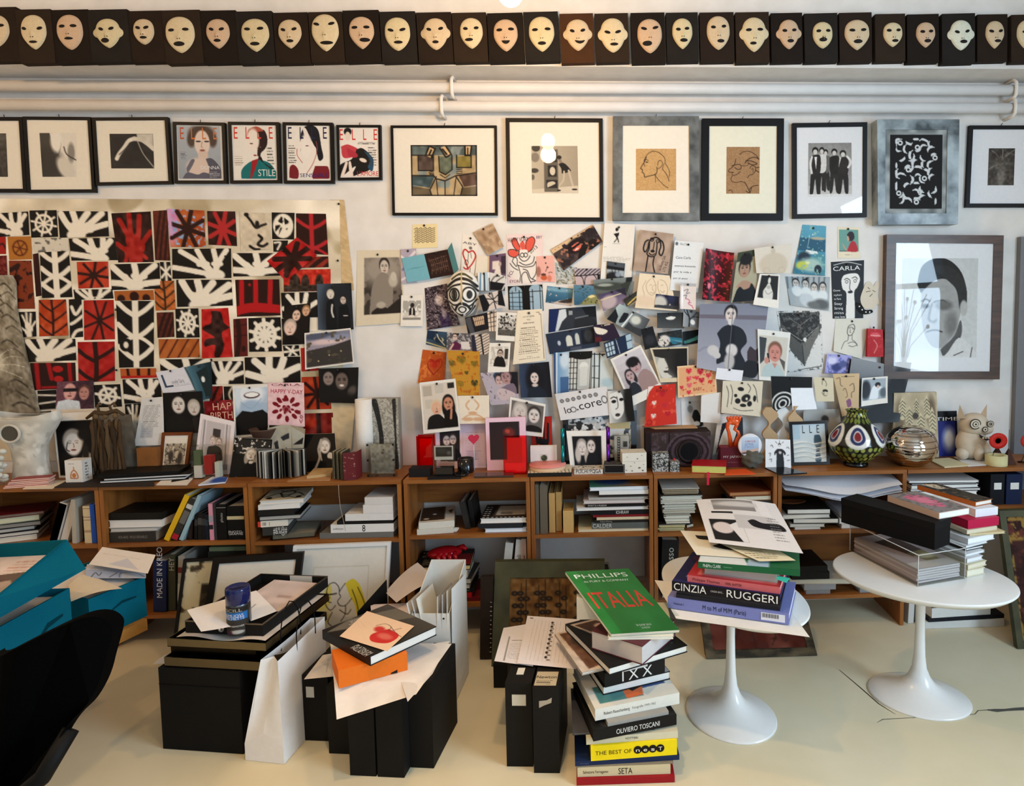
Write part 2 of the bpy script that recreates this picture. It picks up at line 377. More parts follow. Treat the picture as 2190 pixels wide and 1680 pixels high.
 # bookshelves
SF,SB,ST=-.32,-.015,.776
TH=.018
def shelf(x0,x1,ymid,ybot,label,rails=True,bottom=True,panels=(1,1)):
 """x0, x1: pixel columns of the outer faces at the height of the top edge"""
 A,B=P(x0,1030,SF)[0],P(x1,1022,SF)[0]
 r=thing('bookshelf',label,'bookshelf',((A+B)/2,(SF+SB)/2,0));w=(B-A)/2-.001;d=(SB-SF)/2
 MB().box(-w,-d,ST-TH,w,d,ST,'862').build('top_board','wood',r)
 if panels[0]:MB().box(-w,-d+.002,0,-w+TH,d,ST-TH,'862').build('side_panel','woodv',r)
 if panels[1]:MB().box(w-TH,-d+.002,0,w,d,ST-TH,'862').build('side_panel','woodv',r)
 xm=(x0+x1)/2;zm=zb=None
 if ymid:zm=P(xm,ymid,SF)[2];MB().box(-w+TH,-d+.004,zm-TH,w-TH,d,zm,'862').build('shelf_board','wood',r)
 if bottom:zb=P(xm,ybot,SF)[2];MB().box(-w+TH,-d+.004,zb-TH,w-TH,d,zb,'862').build('bottom_board','wood',r)
 if rails:
  z=ST-TH-.045;MB().box(-w+TH,d-.008,z-.13,w-TH,d,z,'862').build('back_rail','wood',r)
  if zm:MB().box(-w+TH,d-.008,zm-TH-.075,w-TH,d,zm-TH,'862').build('back_rail','wood',r)
 else:MB().box(-w+TH,d-.008,zb or.1,w-TH,d,ST-TH,'862').build('back_panel','wood',r)
 return A,B,zm,zb
U={}
U[1]=shelf(-130,208,1168,1320,'teak bookshelf at the left end holding the leaning blue book',rails=False)
U[2]=shelf(209,527,1160,1314,'teak bookshelf holding the leaning yellow book and black books',rails=False)
U[3]=shelf(528,857,1155,1305,'teak bookshelf holding white boxed books, framed pictures leaning on it')
U[4]=shelf(862,1133,1143,1291,'teak bookshelf under the pink acrylic holders')
U[5]=shelf(1134,1397,1141,1288,'teak bookshelf holding two brown slipcases and a tall flat pile')
U[6]=shelf(1398,1663,1137,1280,'teak bookshelf holding ragged paper bundles under the red book',rails=False)
U[7]=shelf(1664,1940,1133,1272,'teak bookshelf with loose white paper sheets under its top',rails=False)
U[8]=shelf(1941,2330,1083,None,'teak bookshelf at the right end above the dark binders',rails=True,bottom=False,panels=(0,1))
# dried plant in a pot on the window sill, seen in the picture glass
r=thing('dried_plant','dried twigs with round seed pods in a pot on the right window sill','plant',(XR-.10,-2.75,wz0+.001))
struct(MB().box(XR-.2,wy0,wz0-.03,XR,wy1,wz0,'e4e2de').build('trim_3','paint'))
MB().lathe([(.05,0),(.07,.12),(.06,.12),(.045,.02)],'3a3632',24).build('pot','clay',r)
rp=random.Random(5);m1=MB();m2=MB()
for k in range(16):
 a,q=rp.uniform(0,6.28),rp.uniform(.1,.34);h=rp.uniform(.3,.75);e=(min(.06,.3*q*math.cos(a)),q*math.sin(a)*1.4,.1+h)
 m1.tube([(0,0,.03),(e[0]*.3,e[1]*.3,.1+h*.5),e],.003,'2e2620',5)
 if k%2:m2.ball(e,.012,.026,.02,'4a2e28',10,6)
m1.build('twigs','matte',r);m2.build('seed_pods','matte',r)
# art helpers
def fc(cx,cy,r,skin='d8b8a0',hair='2a211c',a=1.3,long=0,turn=0,bald=0):
 """a head: cx cy centre, r half width, a = sheet height/width"""
 q=r*1.35/a;s=''
 if not bald:s+=f'E {hair} {cx} {cy-q*.22} {r*1.22} {q*1.12} 20;'
 if long:s+=f'E {hair} {cx-r*.9} {cy+q*.7} {r*.5} {q*1.1} 30;E {hair} {cx+r*.9} {cy+q*.7} {r*.5} {q*1.1} 30;'
 s+=f'E {skin} {cx+turn*r*.1} {cy+q*.08} {r} {q} 25;'
 d=f'{hair}';t=turn*r*.25
 s+=f'E {d} {cx-r*.42+t} {cy-q*.05} {r*.2} {q*.07} 60;E {d} {cx+r*.42+t} {cy-q*.05} {r*.2} {q*.07} 60;'
 s+=f'C {d} {r*.1} {cx-r*.6+t} {cy-q*.2} {cx-r*.4+t} {cy-q*.27} {cx-r*.2+t} {cy-q*.2};C {d} {r*.1} {cx+r*.6+t} {cy-q*.2} {cx+r*.4+t} {cy-q*.27} {cx+r*.2+t} {cy-q*.2};'
 s+=f'C 8a6a5a {r*.1} {cx+t} {cy} {cx+t*1.5+r*.1} {cy+q*.3} {cx+t} {cy+q*.33};E 7a4038 {cx+t} {cy+q*.58} {r*.33} {q*.08} 50;'
 return s
def fan(fg,bx,by,tips,w,palm=1.5):
 s=''
 for i,(x,y)in enumerate(tips):
  k=3 if i%2 else-3
  s+=f'C {fg} {w} {bx} {by} {(bx+x)/2+k} {(by+y)/2-2} {x} {y};E {fg} {(bx*.55+x*.45)} {(by*.55+y*.45)} {w*.6} {w*.9} 30;'
 return s+f'E {fg} {bx} {by} {w*palm} {w*palm*1.2} 20;'
def hand(bg,fg,v=0):
 sets=[((50,92),[(4,62),(18,14),(44,4),(70,8),(97,40)]),((62,92),[(2,70),(14,8),(46,6),(74,6),(90,14)]),((34,92),[(6,10),(30,4),(60,6),(88,8),(98,50)]),((48,84),[(3,8),(48,2),(90,10),(98,74),(2,72)]),((40,96),[(10,6),(38,4),(66,12),(95,20),(98,62)])]
 b,t=sets[v%5];return f'B {bg};'+fan(fg,b[0],b[1],t,13)
def spine(bg,fg,n=3,w=14,y0=0):
 s=f'B {bg};L {fg} {w} 50 0 50 100;'
 for i in range(n):
  y=y0+100/n*(i+.75);s+=f'C {fg} {w*.8} 50 {y} 26 {y-9} 2 {y-22};C {fg} {w*.8} 50 {y} 76 {y-9} 98 {y-20};'
  if i%2:s+=f'C {fg} {w*.6} 50 {y-4} 24 {y+3} 2 {y+14};C {fg} {w*.6} 50 {y-4} 76 {y+3} 98 {y+13};'
 return s
def wheel(bg,fg,n=4,w=9,out=1):
 s=f'B {bg};O {fg} 50 50 30 32 {w};'
 for i in range(n):
  a=PI*i/n+.25;r=46 if out else 32;s+=f'L {fg} {w*.85} {50-r*math.cos(a):.0f} {50-r*math.sin(a):.0f} {50+r*math.cos(a):.0f} {50+r*math.sin(a):.0f};'
 return s
def star(bg,fg,n=4,w=10,a0=.3):
 s=f'B {bg};N 6 5;'
 for i in range(n):
  a=PI*i/n+a0;s+=f'C {fg} {w} {50-50*math.cos(a):.0f} {52-52*math.sin(a):.0f} 52 52 {50+50*math.cos(a):.0f} {52+52*math.sin(a):.0f};'
 return s
def diag(bg,fg,n=4,w=9,sl=40,v=0):
 s=f'B {bg};N 5 6;'
 for i in range(n):x=-20+130/n*(i+.5);s+=f'C {fg} {w} {x} 104 {x+sl*.4+3} 50 {x+sl} -4;'
 return s
def leaf(bg,fg,n=3,w=7):
 s=f'B {bg};N 8 7;C {fg} {w} 46 0 50 50 48 100;'
 for i in range(n):y=100/n*(i+1);s+=f'C {fg} {w*.8} 49 {y} 22 {y-14} 2 {y-30};C {fg} {w*.8} 49 {y-6} 74 {y-18} 98 {y-32};'
 return s
K_,C_='15110f','efe6d4'
RE,OR,BR='a02018','b0481c','4a1a12'
DK='2a100c'
# wall items
PXM=3.5/F_PX
placed=[]
def bbox(c):xs,ys=c[::2],c[1::2];return min(xs),min(ys),max(xs),max(ys)
def depth_for(c,thick):
 x0,y0,x1,y1=bbox(c);d=.0015
 for(a,b_,c_,d_),z in placed:
  if a<x1-1 and c_>x0+1 and b_<y1-1 and d_>y0+1:d=max(d,z+.0016)
 placed.append(((x0,y0,x1,y1),d+thick));return d
def corners(c):
 if len(c)==8:return list(c)
 if len(c)==4:return[c[0],c[1],c[2],c[1],c[2],c[3],c[0],c[3]]
 x0,y0,x1,y1,r=c;cx,cy=(x0+x1)/2,(y0+y1)/2;th=math.radians(r);o=[]
 for x,y in((x0,y0),(x1,y0),(x1,y1),(x0,y1)):
  dx,dy=x-cx,y-cy;o+=[cx+dx*math.cos(th)-dy*math.sin(th),cy+dx*math.sin(th)+dy*math.cos(th)]
 return o
def wallq(c,Y):return[P(c[2*i],c[2*i+1],Y)for i in range(4)]
PIN=MB().ball((0,-.004,0),.0055,.004,.0055,'1a1614',10,6);PIN.tube([(0,0,0),(0,.004,0)],.001,'888',6)
PINME=None
def add_pin(o,px,py,Y,c=None):
 global PINME
 q=P(px,py,Y)
 if PINME is None:
  p=PIN.build('pin','gloss',o,origin=(0,0,0));PINME=p.data
 else:
  p=bpy.data.objects.new('pin',PINME);COL.objects.link(p);p.parent=o
 p.location=Vector(q)-Vector(o.location)
def pin(name,label,cat,c,art,res=1.6,curl=0.,hcurl=0.,m='photo',pins=1,group=None,tilt=.001,lift=None):
 """a sheet pinned on the wall; curl: metres the lower edge stands off; hcurl: the sides"""
 c=corners(c);d=depth_for(c,max(abs(curl),abs(hcurl))+tilt)
 s=zlib.crc32(label.encode())%100/100
 q=wallq(c,-d)
 def bend(u,v):return tilt*v*(.4+.6*s)+curl*v**2.2*(.75+.25*np.cos((u-s)*2))+hcurl*(2*u-1)**2*(.6+.4*v)
 o=MB().sheet(*q,art,PXM*res,bend).build(name,m,None,sum(q)/4);tag(o,label,cat,group)
 if pins:
  px=c[0]*.52+c[2]*.48;py=c[1]*.5+c[3]*.5;add_pin(o,px+(c[6]-c[0])*.06,py+(c[7]-c[1])*.06,-d-.0012-abs(curl)*.0)
 return o
def pola(img,b=7,bot=24,top=7,fr='ebe6dc'):
 """instant print: white border round a smaller picture"""
 return img,(b,bot,top,fr)
def mini(art,x0,y0,x1,y1):
 """squeeze an art string into a part of a sheet"""
 kx,ky=(x1-x0)/100,(y1-y0)/100;out=[]
 for cmd in art.split(';'):
  f=cmd.split()
  if not f:continue
  o=f[0]
  X=lambda v:f'{x0+float(v)*kx:.1f}'
  Yf=lambda v:f'{y0+float(v)*ky:.1f}'
  if o=='B':out.append(f'R {f[1]} {x0} {y0} {x1} {y1}')
  elif o in 'GH':
   for i in range(6):
    t=(i+.5)/6;a,b2=rgb(f[1]),rgb(f[2]);cc=a*(1-t)+b2*t;hx=''.join('%02x'%int(z*255)for z in cc)
    out.append(f'R {hx} {x0} {y0+(y1-y0)*i/6:.1f} {x1} {y1}' if o=='G' else f'R {hx} {x0+(x1-x0)*i/6:.1f} {y0} {x1} {y1}')
  elif o in 'PQ':out.append(' '.join([o,f[1]]+[(X(v)if i%2==0 else Yf(v))for i,v in enumerate(f[2:])]))
  elif o in 'LC':out.append(' '.join([o,f[1],f'{float(f[2])*kx:.2f}']+[(X(v)if i%2==0 else Yf(v))for i,v in enumerate(f[3:])]))
  elif o=='E':out.append(' '.join([o,f[1],X(f[2]),Yf(f[3]),f'{float(f[4])*kx:.2f}',f'{float(f[5])*ky:.2f}']+f[6:]))
  elif o=='R' or o=='X':out.append(' '.join([o,f[1],X(f[2]),Yf(f[3]),X(f[4]),Yf(f[5])]+f[6:]))
  elif o=='K':out.append(f'K {f[1]} {X(f[2])} {Yf(f[3])} {float(f[4])*kx:.1f}')
  elif o=='O':out.append(f'O {f[1]} {X(f[2])} {Yf(f[3])} {float(f[4])*kx:.1f} {float(f[5])*ky:.1f} {float(f[6])*kx:.1f}')
  elif o=='D':out.append(cmd)
 return ';'.join(out)
def framed(img,x0=8,y0=7,x1=92,y1=76,fr='e9e4da'):
 """white border (instant print or mount) round a picture; strokes that run over it are covered by the border strips"""
 return f'B {fr};'+mini(img,x0,y0,x1,y1)+f';R {fr} -1 -1 {x0} 101;R {fr} {x1} -1 101 101;R {fr} -1 -1 101 {y0};R {fr} -1 {y1} 101 101'
 # framed pictures
def picture(label,c,bar,fcol,mat,ac=None,art='',depth=.022,glass=True,m='paint',cat='framed picture',res=1.4,matart=None,nail=True,inner=None,side=None,rough=None,name='framed_picture',Y0=0.):
 c=corners(c);cx,cy=sum(c[::2])/4,sum(c[1::2])/4;Yf=Y0-depth
 L=P(cx,cy,Y0);r=thing(name,label,cat,L)
 O=wallq(c,Yf);B=[np.array([q[0],Y0-.001,q[2]])for q in O]
 if inner:I=wallq(corners(inner),Yf)
 else:
  I=[];ctr=sum(O)/4;w=bar*PXM
  for i in range(4):
   e1=O[(i+1)%4]-O[i];e2=O[(i-1)%4]-O[i];I.append(O[i]+w*(e1/np.linalg.norm(e1)+e2/np.linalg.norm(e2)))
 mb=MB();dep=np.array([0,.009,0])
 for i in range(4):
  j=(i+1)%4
  mb.quad(O[i],I[i],I[j],O[j],fcol);mb.quad(O[i],O[j],B[j],B[i],side or fcol);mb.quad(I[j],I[i],I[i]+dep,I[j]+dep,fcol)
 mb.quad(*B[::-1],fcol)
 mb.v=[v-L for v in mb.v];mb.build('frame',M[m]if isinstance(m,str)else m,r)
 Y1=Yf+.006
 if mat or matart:
  q=[p+np.array([0,.006,0])-L for p in I];mm=MB();mm.sheet(*q,matart or f'B {mat}',.0045 if matart else.2);mm.build('mat','paper',r)
 if ac:
  q=[p-L for p in wallq(corners(ac),Y1-.0006)];MB().sheet(*q,art,PXM*res).build('print','paper',r)
 if glass:MB().quad(*[p+np.array([0,.003,0])-L for p in I],'fff').build('glass','glass',r)
 if nail:
  q=(O[0]+O[1])/2-L;MB().tube([(q[0],-.004,q[2]+.004),(q[0]+.004,-.012,q[2]+.014)],.0016,'1a1613',6).build('nail','metal',r)
 return r
BK='100d0c'
picture('black framed pale picture cut off by the left edge in the top row',(-42,250,47,250,57,411,-30,411),7,BK,'eee6d4',(-20,285,13,285,17,378,-14,378),'G 4a4640 2a2622;N 8 5')
picture('black framed photo of a pale raised hand, second in the top row',(48,249,193,250,203,411,58,412),6,BK,'eee6d4',(84,284,162,284,164,378,91,378),'B e6dfd2;P 3a3630 0 0 28 0 34 30 46 45 56 55 70 80 78 100 0 100;E 2a2622 20 70 40 35 60;E d8d2c4 70 80 22 30 40 -30;E 8a847a 86 45 10 22 50;C 3a3630 3 58 22 54 40 44 52 36 48;C 2a2622 3 66 32 70 44 78 52 100 62;E efe9dd 45 20 16 24 50')
picture('black framed photo of an arched hand and cane, third in the top row',(196,251,358,250,367,393,205,396),6,BK,'eee6d4',(234,286,327,286,330,360,238,360),'B 241f1a;P cdc6b8 62 0 100 0 100 40 80 30 64 14;C e8e0d0 9 14 72 20 58 32 40 44 20 58 14;C d8d0c0 10 56 14 74 18 88 30 100 44;C a8a296 2.5 64 22 76 58 100 98;C 241f1a 2 20 60 34 44 46 26;N 5 8')
def ell(c,l4,rot=0):return l4
picture('framed magazine cover of a curly haired woman in a grey top',(369,260,480,262,485,392,373,392),6,BK,'e8e4dc',(379,269,470,270,474,382,383,382),'G b4bac0 9aa1a8;E 54443a 56 14 30 16 40;E 54443a 32 26 10 14 50;E 54443a 82 26 10 14 50;E e6d2c4 57 32 18 24 15;E d8c2b2 58 55 12 12 30;E 3a302c 48 29 6 1.6 40;E 3a302c 68 29 6 1.6 40;E 9a5a50 57 46 6 2 40;C b49a8a 2 57 30 55 39 58 40;E dcc6b8 50 78 32 18 30;Q 5f5c6a 8 100 20 88 44 92 60 88 90 96 98 100;Q 55525e 64 62 80 62 98 80 98 100 70 100 72 82;Q 6a6774 18 80 30 64 38 66 22 88;''T c85a34 6 25 28 9 0 E;T d87a3a 32 25 28 9 0 L;T d87a3a 58 25 28 9 0 L;T c87a4a 84 25 28 9 0 E;T e8e8ea 52 82 8 44 0 DONNA;X 4a4a52 5 48 20 64 5;X d8d8dc 72 86 98 99 4',res=1.0)
picture('framed magazine cover with teal jacket and the word STILE',(487,260,596,261,600,391,492,392),6,BK,'ece8e0',(497,268,586,268,591,382,500,382),'B efe8de;Q 2a1814 60 12 74 8 82 20 82 34 76 44 66 52 64 62 58 70 62 48 66 40 56 44 54 36 62 20;Q b05a44 34 24 38 8 58 2 74 10 62 12 44 18 38 30;E f2e6da 48 28 15 22 30;E 5a3a30 44 34 4 1.2 40;E a84a40 52 56 4 1.6 40;Q 2a1814 58 46 62 40 68 46 58 58;Q 0f6e70 18 100 20 82 46 66 80 68 98 84 98 100;P a01c24 44 66 60 62 50 84 42 100 38 100;P 1a1414 60 62 66 58 72 70 98 84 84 80;''T d8402c 3 25 28 9 0 E;T d8402c 31 25 28 9 0 L;T d8402c 59 25 28 9 0 L;T d8402c 87 25 28 9 0 E;T e8e8e4 58 95 16 40 0 STILE;X 8a7a70 3 56 26 76 5;X 3a3a3a 80 40 97 80 7',res=1.0)
picture('framed magazine cover with arms raised and the word SENSUALE',(604,261,711,262,714,392,607,392),6,BK,'ece8e0',(613,268,702,268,705,382,615,382),'B f0e9e0;Q 14121a 34 14 44 2 62 0 76 10 82 40 86 60 76 66 70 50 60 30 44 22 36 40 28 50;E f4ece4 46 38 14 22 30;Q f2e8e0 38 6 46 6 60 32 70 46 60 70 44 88 34 90 52 60 56 44 44 24;Q f2e8e0 24 44 34 26 42 24 30 52 34 66 28 62;E 5a2a24 48 38 4 1 40;C b04a48 1.4 70 30 72 46 62 70 46 90;C b04a48 1.4 24 44 24 56 36 70;Q 7a1a24 4 98 6 78 16 74 26 84 24 100;Q 7a1a24 66 76 90 76 98 80 98 100 60 100;''T 1a2048 3 25 28 9 0 E;T 1a2048 31 25 28 9 0 L;T 1a2048 59 25 28 9 0 L;T 1a2048 87 25 28 9 0 E;T 1c2470 30 97 9 66 0 SENSUALE;X 2a2a2a 3 36 22 72 8',res=1.0)
picture('smaller framed magazine cover with the red word L AMORE',(719,267,814,267,816,384,722,385),5,BK,'efeae2',(725,273,808,273,810,378,728,378),'B efe8e0;E 14100e 22 8 10 8 20;E ecd8ca 22 17 7 9 20;Q c8404a 4 38 18 34 30 36 48 44 46 56 16 62 6 56;Q 16120f 44 44 60 42 82 60 78 84 56 92 30 98 40 78 0 100 0 76 30 64;Q 24506e 62 46 86 62 84 88 72 80 78 66;Q f0e0d4 28 68 34 100 26 100 22 72;Q f0e0d4 14 70 20 72 8 100 0 100;E f0e0d4 60 66 10 4 30 20;Q b43040 18 40 44 52 44 60 24 58;''T d83a30 1 25 28 9 0 E;T d83a30 33 25 28 9 0 L;T d83a30 62 25 28 8 0 L;T d83a30 89 25 28 9 0 E;T d02824 44 98 12 55 0 L\'AMORE;X 2a2a2a 48 28 96 34 2;X 3a3a3a 74 38 96 78 8',res=1.0)
picture('wide black framed painting of three birdlike figures with folded hands',(835,268,1062,268,1064,460,839,460),5,BK,'f0eadc',(878,310,1020,310,1021,419,880,419),'B b8a078;R 5a6664 0 0 100 20;D 8a9490 5 18;P 54443c 11 20 34 20 34 50 11 50;P 6a7260 42 22 62 22 62 48 52 58 43 50;P 8a7c3c 69 22 91 22 91 44 69 44;P 4a5c60 0 62 36 60 28 84 0 78;P 5c4438 72 60 100 56 100 78 80 82;P 6a5c44 0 80 28 86 30 100 0 100;P 6a5c44 76 84 100 80 100 100 74 100;''P d8b888 28 2 37 6 31 26 22 20;P d8b888 44 6 52 2 60 18 52 24;P d8b888 82 0 92 0 90 20 82 20;L 1c1612 2.5 22 21 28 2 37 7 31 25;L 1c1612 2.5 28 18 31 10;L 1c1612 2.5 44 6 53 24 61 18 53 2;L 1c1612 2.5 48 8 54 18;L 1c1612 2.5 82 0 82 20 90 20 92 0;L 1c1612 2 86 6 86 18;''L 1c1612 1.8 11 20 11 50 34 50 34 20 11 20;L 1c1612 1.8 0 20 11 20;L 1c1612 1.8 42 22 43 52 52 58 62 48 62 20;L 1c1612 1.8 69 20 69 44 91 44 91 20;L 1c1612 2 0 60 34 60 38 66 51 70 68 60 100 54;L 1c1612 1.8 38 62 28 88 31 100;L 1c1612 1.8 68 62 78 82 74 100;L 1c1612 1.6 51 70 51 100;L 1c1612 1.4 38 66 40 100;L 1c1612 1.4 68 62 64 100;''L 1c1612 1.2 28 51 34 53;L 1c1612 1.2 27 54 34 56;L 1c1612 1.2 28 57 34 58;L 1c1612 1.2 69 48 77 47;L 1c1612 1.2 69 52 77 51;L 1c1612 1.2 69 56 77 55;L 1c1612 1.2 44 58 51 64;L 1c1612 1.2 52 64 58 58;L 1c1612 2 0 1 100 1;L 1c1612 2 1 0 1 100;L 1c1612 2 99 0 99 100;L 1c1612 2 0 99 100 99;N 8 14',res=1.2)
picture('large black framed photo of a woman leaning on three stacked screens',(1081,252,1289,253,1291,473,1084,472),8,BK,'f2ebdc',(1136,312,1235,312,1237,413,1138,413),'G b8ab98 a09482;H c6baa6 a89c88;E 4a443c 10 4 9 8 20;E 8a8072 8 24 9 10 30;E 4a443c 6 52 9 5 30;E 6a6258 2 66 4 6 30;P 6a6258 27 7 57 7 57 97 27 97;R 2a2622 30 15 55 34;E d8ccb8 42 25 11 8 15;E 4a443c 46 23 5 5 30;R 2a2622 35 41 54 65;E d8ccb8 45 53 6 9 15;R 2a2622 31 72 55 89;Q d0c4b0 33 88 34 78 46 75 50 80;C 8a7e6e 6 58 22 64 36 66 42;Q 201c1a 58 38 70 36 84 50 82 54 66 58 64 48;E 2a2420 60 24 5 4 30;C c8baa6 4 70 54 68 72 58 86 58 96;C c8baa6 4.5 80 52 86 76 90 90;E 201c1a 92 93 5 2 30;E 201c1a 58 95 3 2 30;P d8ccb8 0 92 100 84 100 100 0 100;P 6a6258 27 80 57 80 57 97 27 97;R 2a2622 31 72 55 89;Q d0c4b0 33 88 34 78 46 75 50 80;E 201c1a 92 92 6 2 30;E 201c1a 58 94 4 2 30',res=1.1)
m_ash=solid('brushed_grey_frame',.5,'3c3e3e','7e8282',14,bump=.2,lo=.3,hi=.7)
picture('profile line drawing in a brushed grey frame with white mount',(1311,248,1495,248,1496,472,1310,471),22,'555','eee6d8',(1360,318,1446,318,1446,407,1360,407),'B c49c68;N 4 40;C 30241c 1.3 22 42 20 34 22 24 30 12 42 6 54 8 64 14 72 24 72 34;C 30241c 1.8 26 20 22 30 12 46 16 50 16 56 20 60 22 68 30 66 46 62 52 56 52 44;C 30241c 1.2 54 40 56 30 62 28 66 34 62 44 54 48;C 30241c 1.3 70 36 66 48 74 58 80 70 82 78;C 30241c 1.2 46 62 56 74 70 88 80 94;C 30241c 1.2 72 34 80 46 84 58 82 68;E 30241c 27 32 3 1.5 30;C 30241c 1.2 20 27 26 26 30 28;C 30241c 1 50 62 48 72 48 80',m=m_ash,inner=(1332,268,1474,268,1475,455,1331,455),depth=.03,res=1.1,glass=False)
picture('caricature of a grinning man in glasses, wide black frame',(1502,253,1677,253,1675,471,1500,471),15,'0c0a0b','e9e6d2',(1554,314,1625,314,1624,414,1553,414),'B a07c58;N 5 40;C 2a1e18 1.6 40 16 52 10 70 10 86 16 96 24;C 2a1e18 2.2 56 34 66 26 84 22 98 26;C 2a1e18 2.2 58 30 74 30 92 36 78 38 64 34;C 2a1e18 1.8 28 26 24 38 16 44 6 50 10 54 22 54;C 2a1e18 2 16 40 28 38 42 38 44 46 34 48 26 44;C 2a1e18 1.3 44 40 60 40 68 36;C 2a1e18 1.6 18 54 18 60 28 60 36 56 42 52;C 2a1e18 1.6 18 62 14 68 18 74 30 76 44 74 56 76;C 2a1e18 2 56 76 64 86 72 98;C 2a1e18 2 68 92 80 84 96 82;C 2a1e18 1.8 70 46 76 40 86 42 88 50 80 58 70 60 64 66;C 2a1e18 1.2 76 48 80 46 80 54;C 2a1e18 2 90 44 100 44;C 2a1e18 2 88 50 98 54;C 2a1e18 1.4 6 94 14 92 20 98;C 2a1e18 2 60 94 70 98 76 88',inner=(1517,269,1662,269,1661,456,1516,456),depth=.03,res=1.0,glass=False)
def man(x,y0,y1,w,top,legs,hairc='1a1816',fl=0):
 h=y1-y0
 return(f'Q {legs} {x-w*.8} {y0+h*.5} {x+w*.8} {y0+h*.5} {x+w*1.0} {y1} {x+w*.35} {y1} {x} {y0+h*.68} {x-w*.4} {y1} {x-w} {y1};Q {top} {x-w} {y0+h*.2} {x} {y0+h*.16} {x+w} {y0+h*.2} {x+w*.85} {y0+h*.56} {x-w*.85} {y0+h*.56};' f'E {hairc} {x} {y0+h*.07} {w*.62} {h*.075} 20;E d6d0c8 {x} {y0+h*.1} {w*.42} {h*.055} 20;')
picture('black framed photo of five standing men in white mount',(1695,263,1855,261,1854,464,1696,467),9,BK,'e9e9ea',(1729,306,1821,305,1822,419,1728,420),'G 8a8886 b4b2ae;R c8c6c2 0 80 100 100;E 9a9894 40 30 50 30 60;'+man(40,12,86,9,'6a6662','2a2826')+man(31,8,88,10,'dcd8d4','2a2624')+man(16,8,95,12,'2a2624','242120')+'C e4e0dc 5 8 26 5 40 8 56;P e8e4e0 14 26 20 26 18 50;'+man(60,11,91,11,'201e1d','282624')+man(80,14,93,12,'2a2624','242120')+'C e4e0dc 5 90 26 98 36 92 46;P d8d4d0 76 28 72 26 70 46;R e6e4e2 0 96 100 100;N 3 30',res=1.0)
def scrolls():
 rs=random.Random(5);s='B 1c1b1c;'
 for j in range(9):
  for k in range(5):
   x,y=18+16*k+rs.uniform(-4,4),10+10*j+rs.uniform(-3,3);a=rs.uniform(0,6.28);r=rs.uniform(6,10);sw=rs.choice([-1,1])*rs.uniform(1.4,2.6)
   p=[(x+r*math.cos(a+sw*t),y+r*.72*math.sin(a+sw*t))for t in(0,.25,.5,.75,1)]
   c=lambda q:' '.join(f'{min(max(u, 12), 88):.0f} {min(max(w, 6), 94):.0f}' for u,w in q)
   s+=f"C {rs.choice(['b8bcbe', 'ccd0d2', 'a8acae'])} 2 {c(p)};C ccd0d2 {rs.uniform(3.6, 5):.1f} {c(p[1:4])};"
   if(j*5+k)%7==0:s+=f'E d0d4d6 {x:.0f} {y:.0f} 5 3.6;E 1c1b1c {x:.0f} {y:.0f} 2.4 1.5;'
 return s+'R 1c1b1c 0 0 9 100;R 1c1b1c 91 0 100 100'
m_tin=solid('patinated_tin_frame',.35,'2e383c','a4b2b8',7,spec=.5,detail=6,lo=.35,hi=.62)
picture('white scroll ornament on black in a thick grey tin frame',(1876,255,2052,255,2049,479,1878,480),24,'888',None,(1904,288,2016,288,2014,446,1903,446),scrolls(),m=m_tin,depth=.075,res=1.0,glass=False,matart='B 8a9090;N 14 8;R 1c1b1c 9 6 91 94',inner=(1894,277,2027,277,2024,456,1893,456),side='0c0c0d')
picture('black framed dark print in white mount, last in the top row',(2074,268,2216,268,2216,443,2066,443),8,BK,'e8e9ec',(2115,317,2171,317,2168,396,2112,396),'G 3a3632 4a443e;C 9a948a 2 2 56 40 36 98 4;C 8a847a 2 50 40 30 16 10 6;C 7a746a 2 50 40 70 14 92 16;C a09a90 2.4 50 40 54 10 52 2;E 7a746c 50 72 14 32 70;E 5a554e 50 44 30 20 80;C 8a847a 1.6 50 42 20 50 4 60;N 8 12',res=1.0)
m_walnut=solid('brown_frame',.35,'3e2c22','543c2e',8,(1,1,6),spec=.4)
picture('large brown framed portrait of a dark haired man reflecting a window',(1897,501,2147,503,2138,811,1891,810),20,'432','e4e6e8',(1930,552,2092,552,2088,764,1926,764),'G c8cac8 d2d4d2;Q 1e2022 20 26 26 8 44 0 62 2 78 14 86 34 84 52 76 52 72 30 60 22 40 24 28 36;Q a4a4a2 26 34 44 22 62 22 74 34 78 52 74 66 66 80 54 90 40 88 30 74 26 54;Q 2a2c2e 60 22 72 32 77 52 82 54 86 34 76 16 60 8 40 8;E b8b8b4 82 50 5 8 30;Q 5a5b5b 52 92 70 78 78 62 80 76 70 92 58 100;Q dcdcda 18 100 24 92 44 94 58 98 76 80 92 88 100 96 100 100;C 2a2c2e 1.6 42 44 54 42 62 46;E 2a2c2e 54 48 8 2.6 40;E 6a6a68 56 47 11 5 70;E 2a2c2e 32 48 5 2.2 40;C 2a2c2e 2 26 43 32 41 37 43;C 6a6b6a 3 40 46 36 60 42 64 46 62;C 3a3b3b 1.8 34 74 44 72 54 74;E 7a7a78 66 66 8 12 80;C 3a3b3b 1.2 70 98 82 94;C 3a3b3b 1.2 92 100 94 90;N 2 30',m=m_walnut,depth=.045,res=1.3,inner=(1917,519,2126,521,2118,794,1911,794),nail=False)
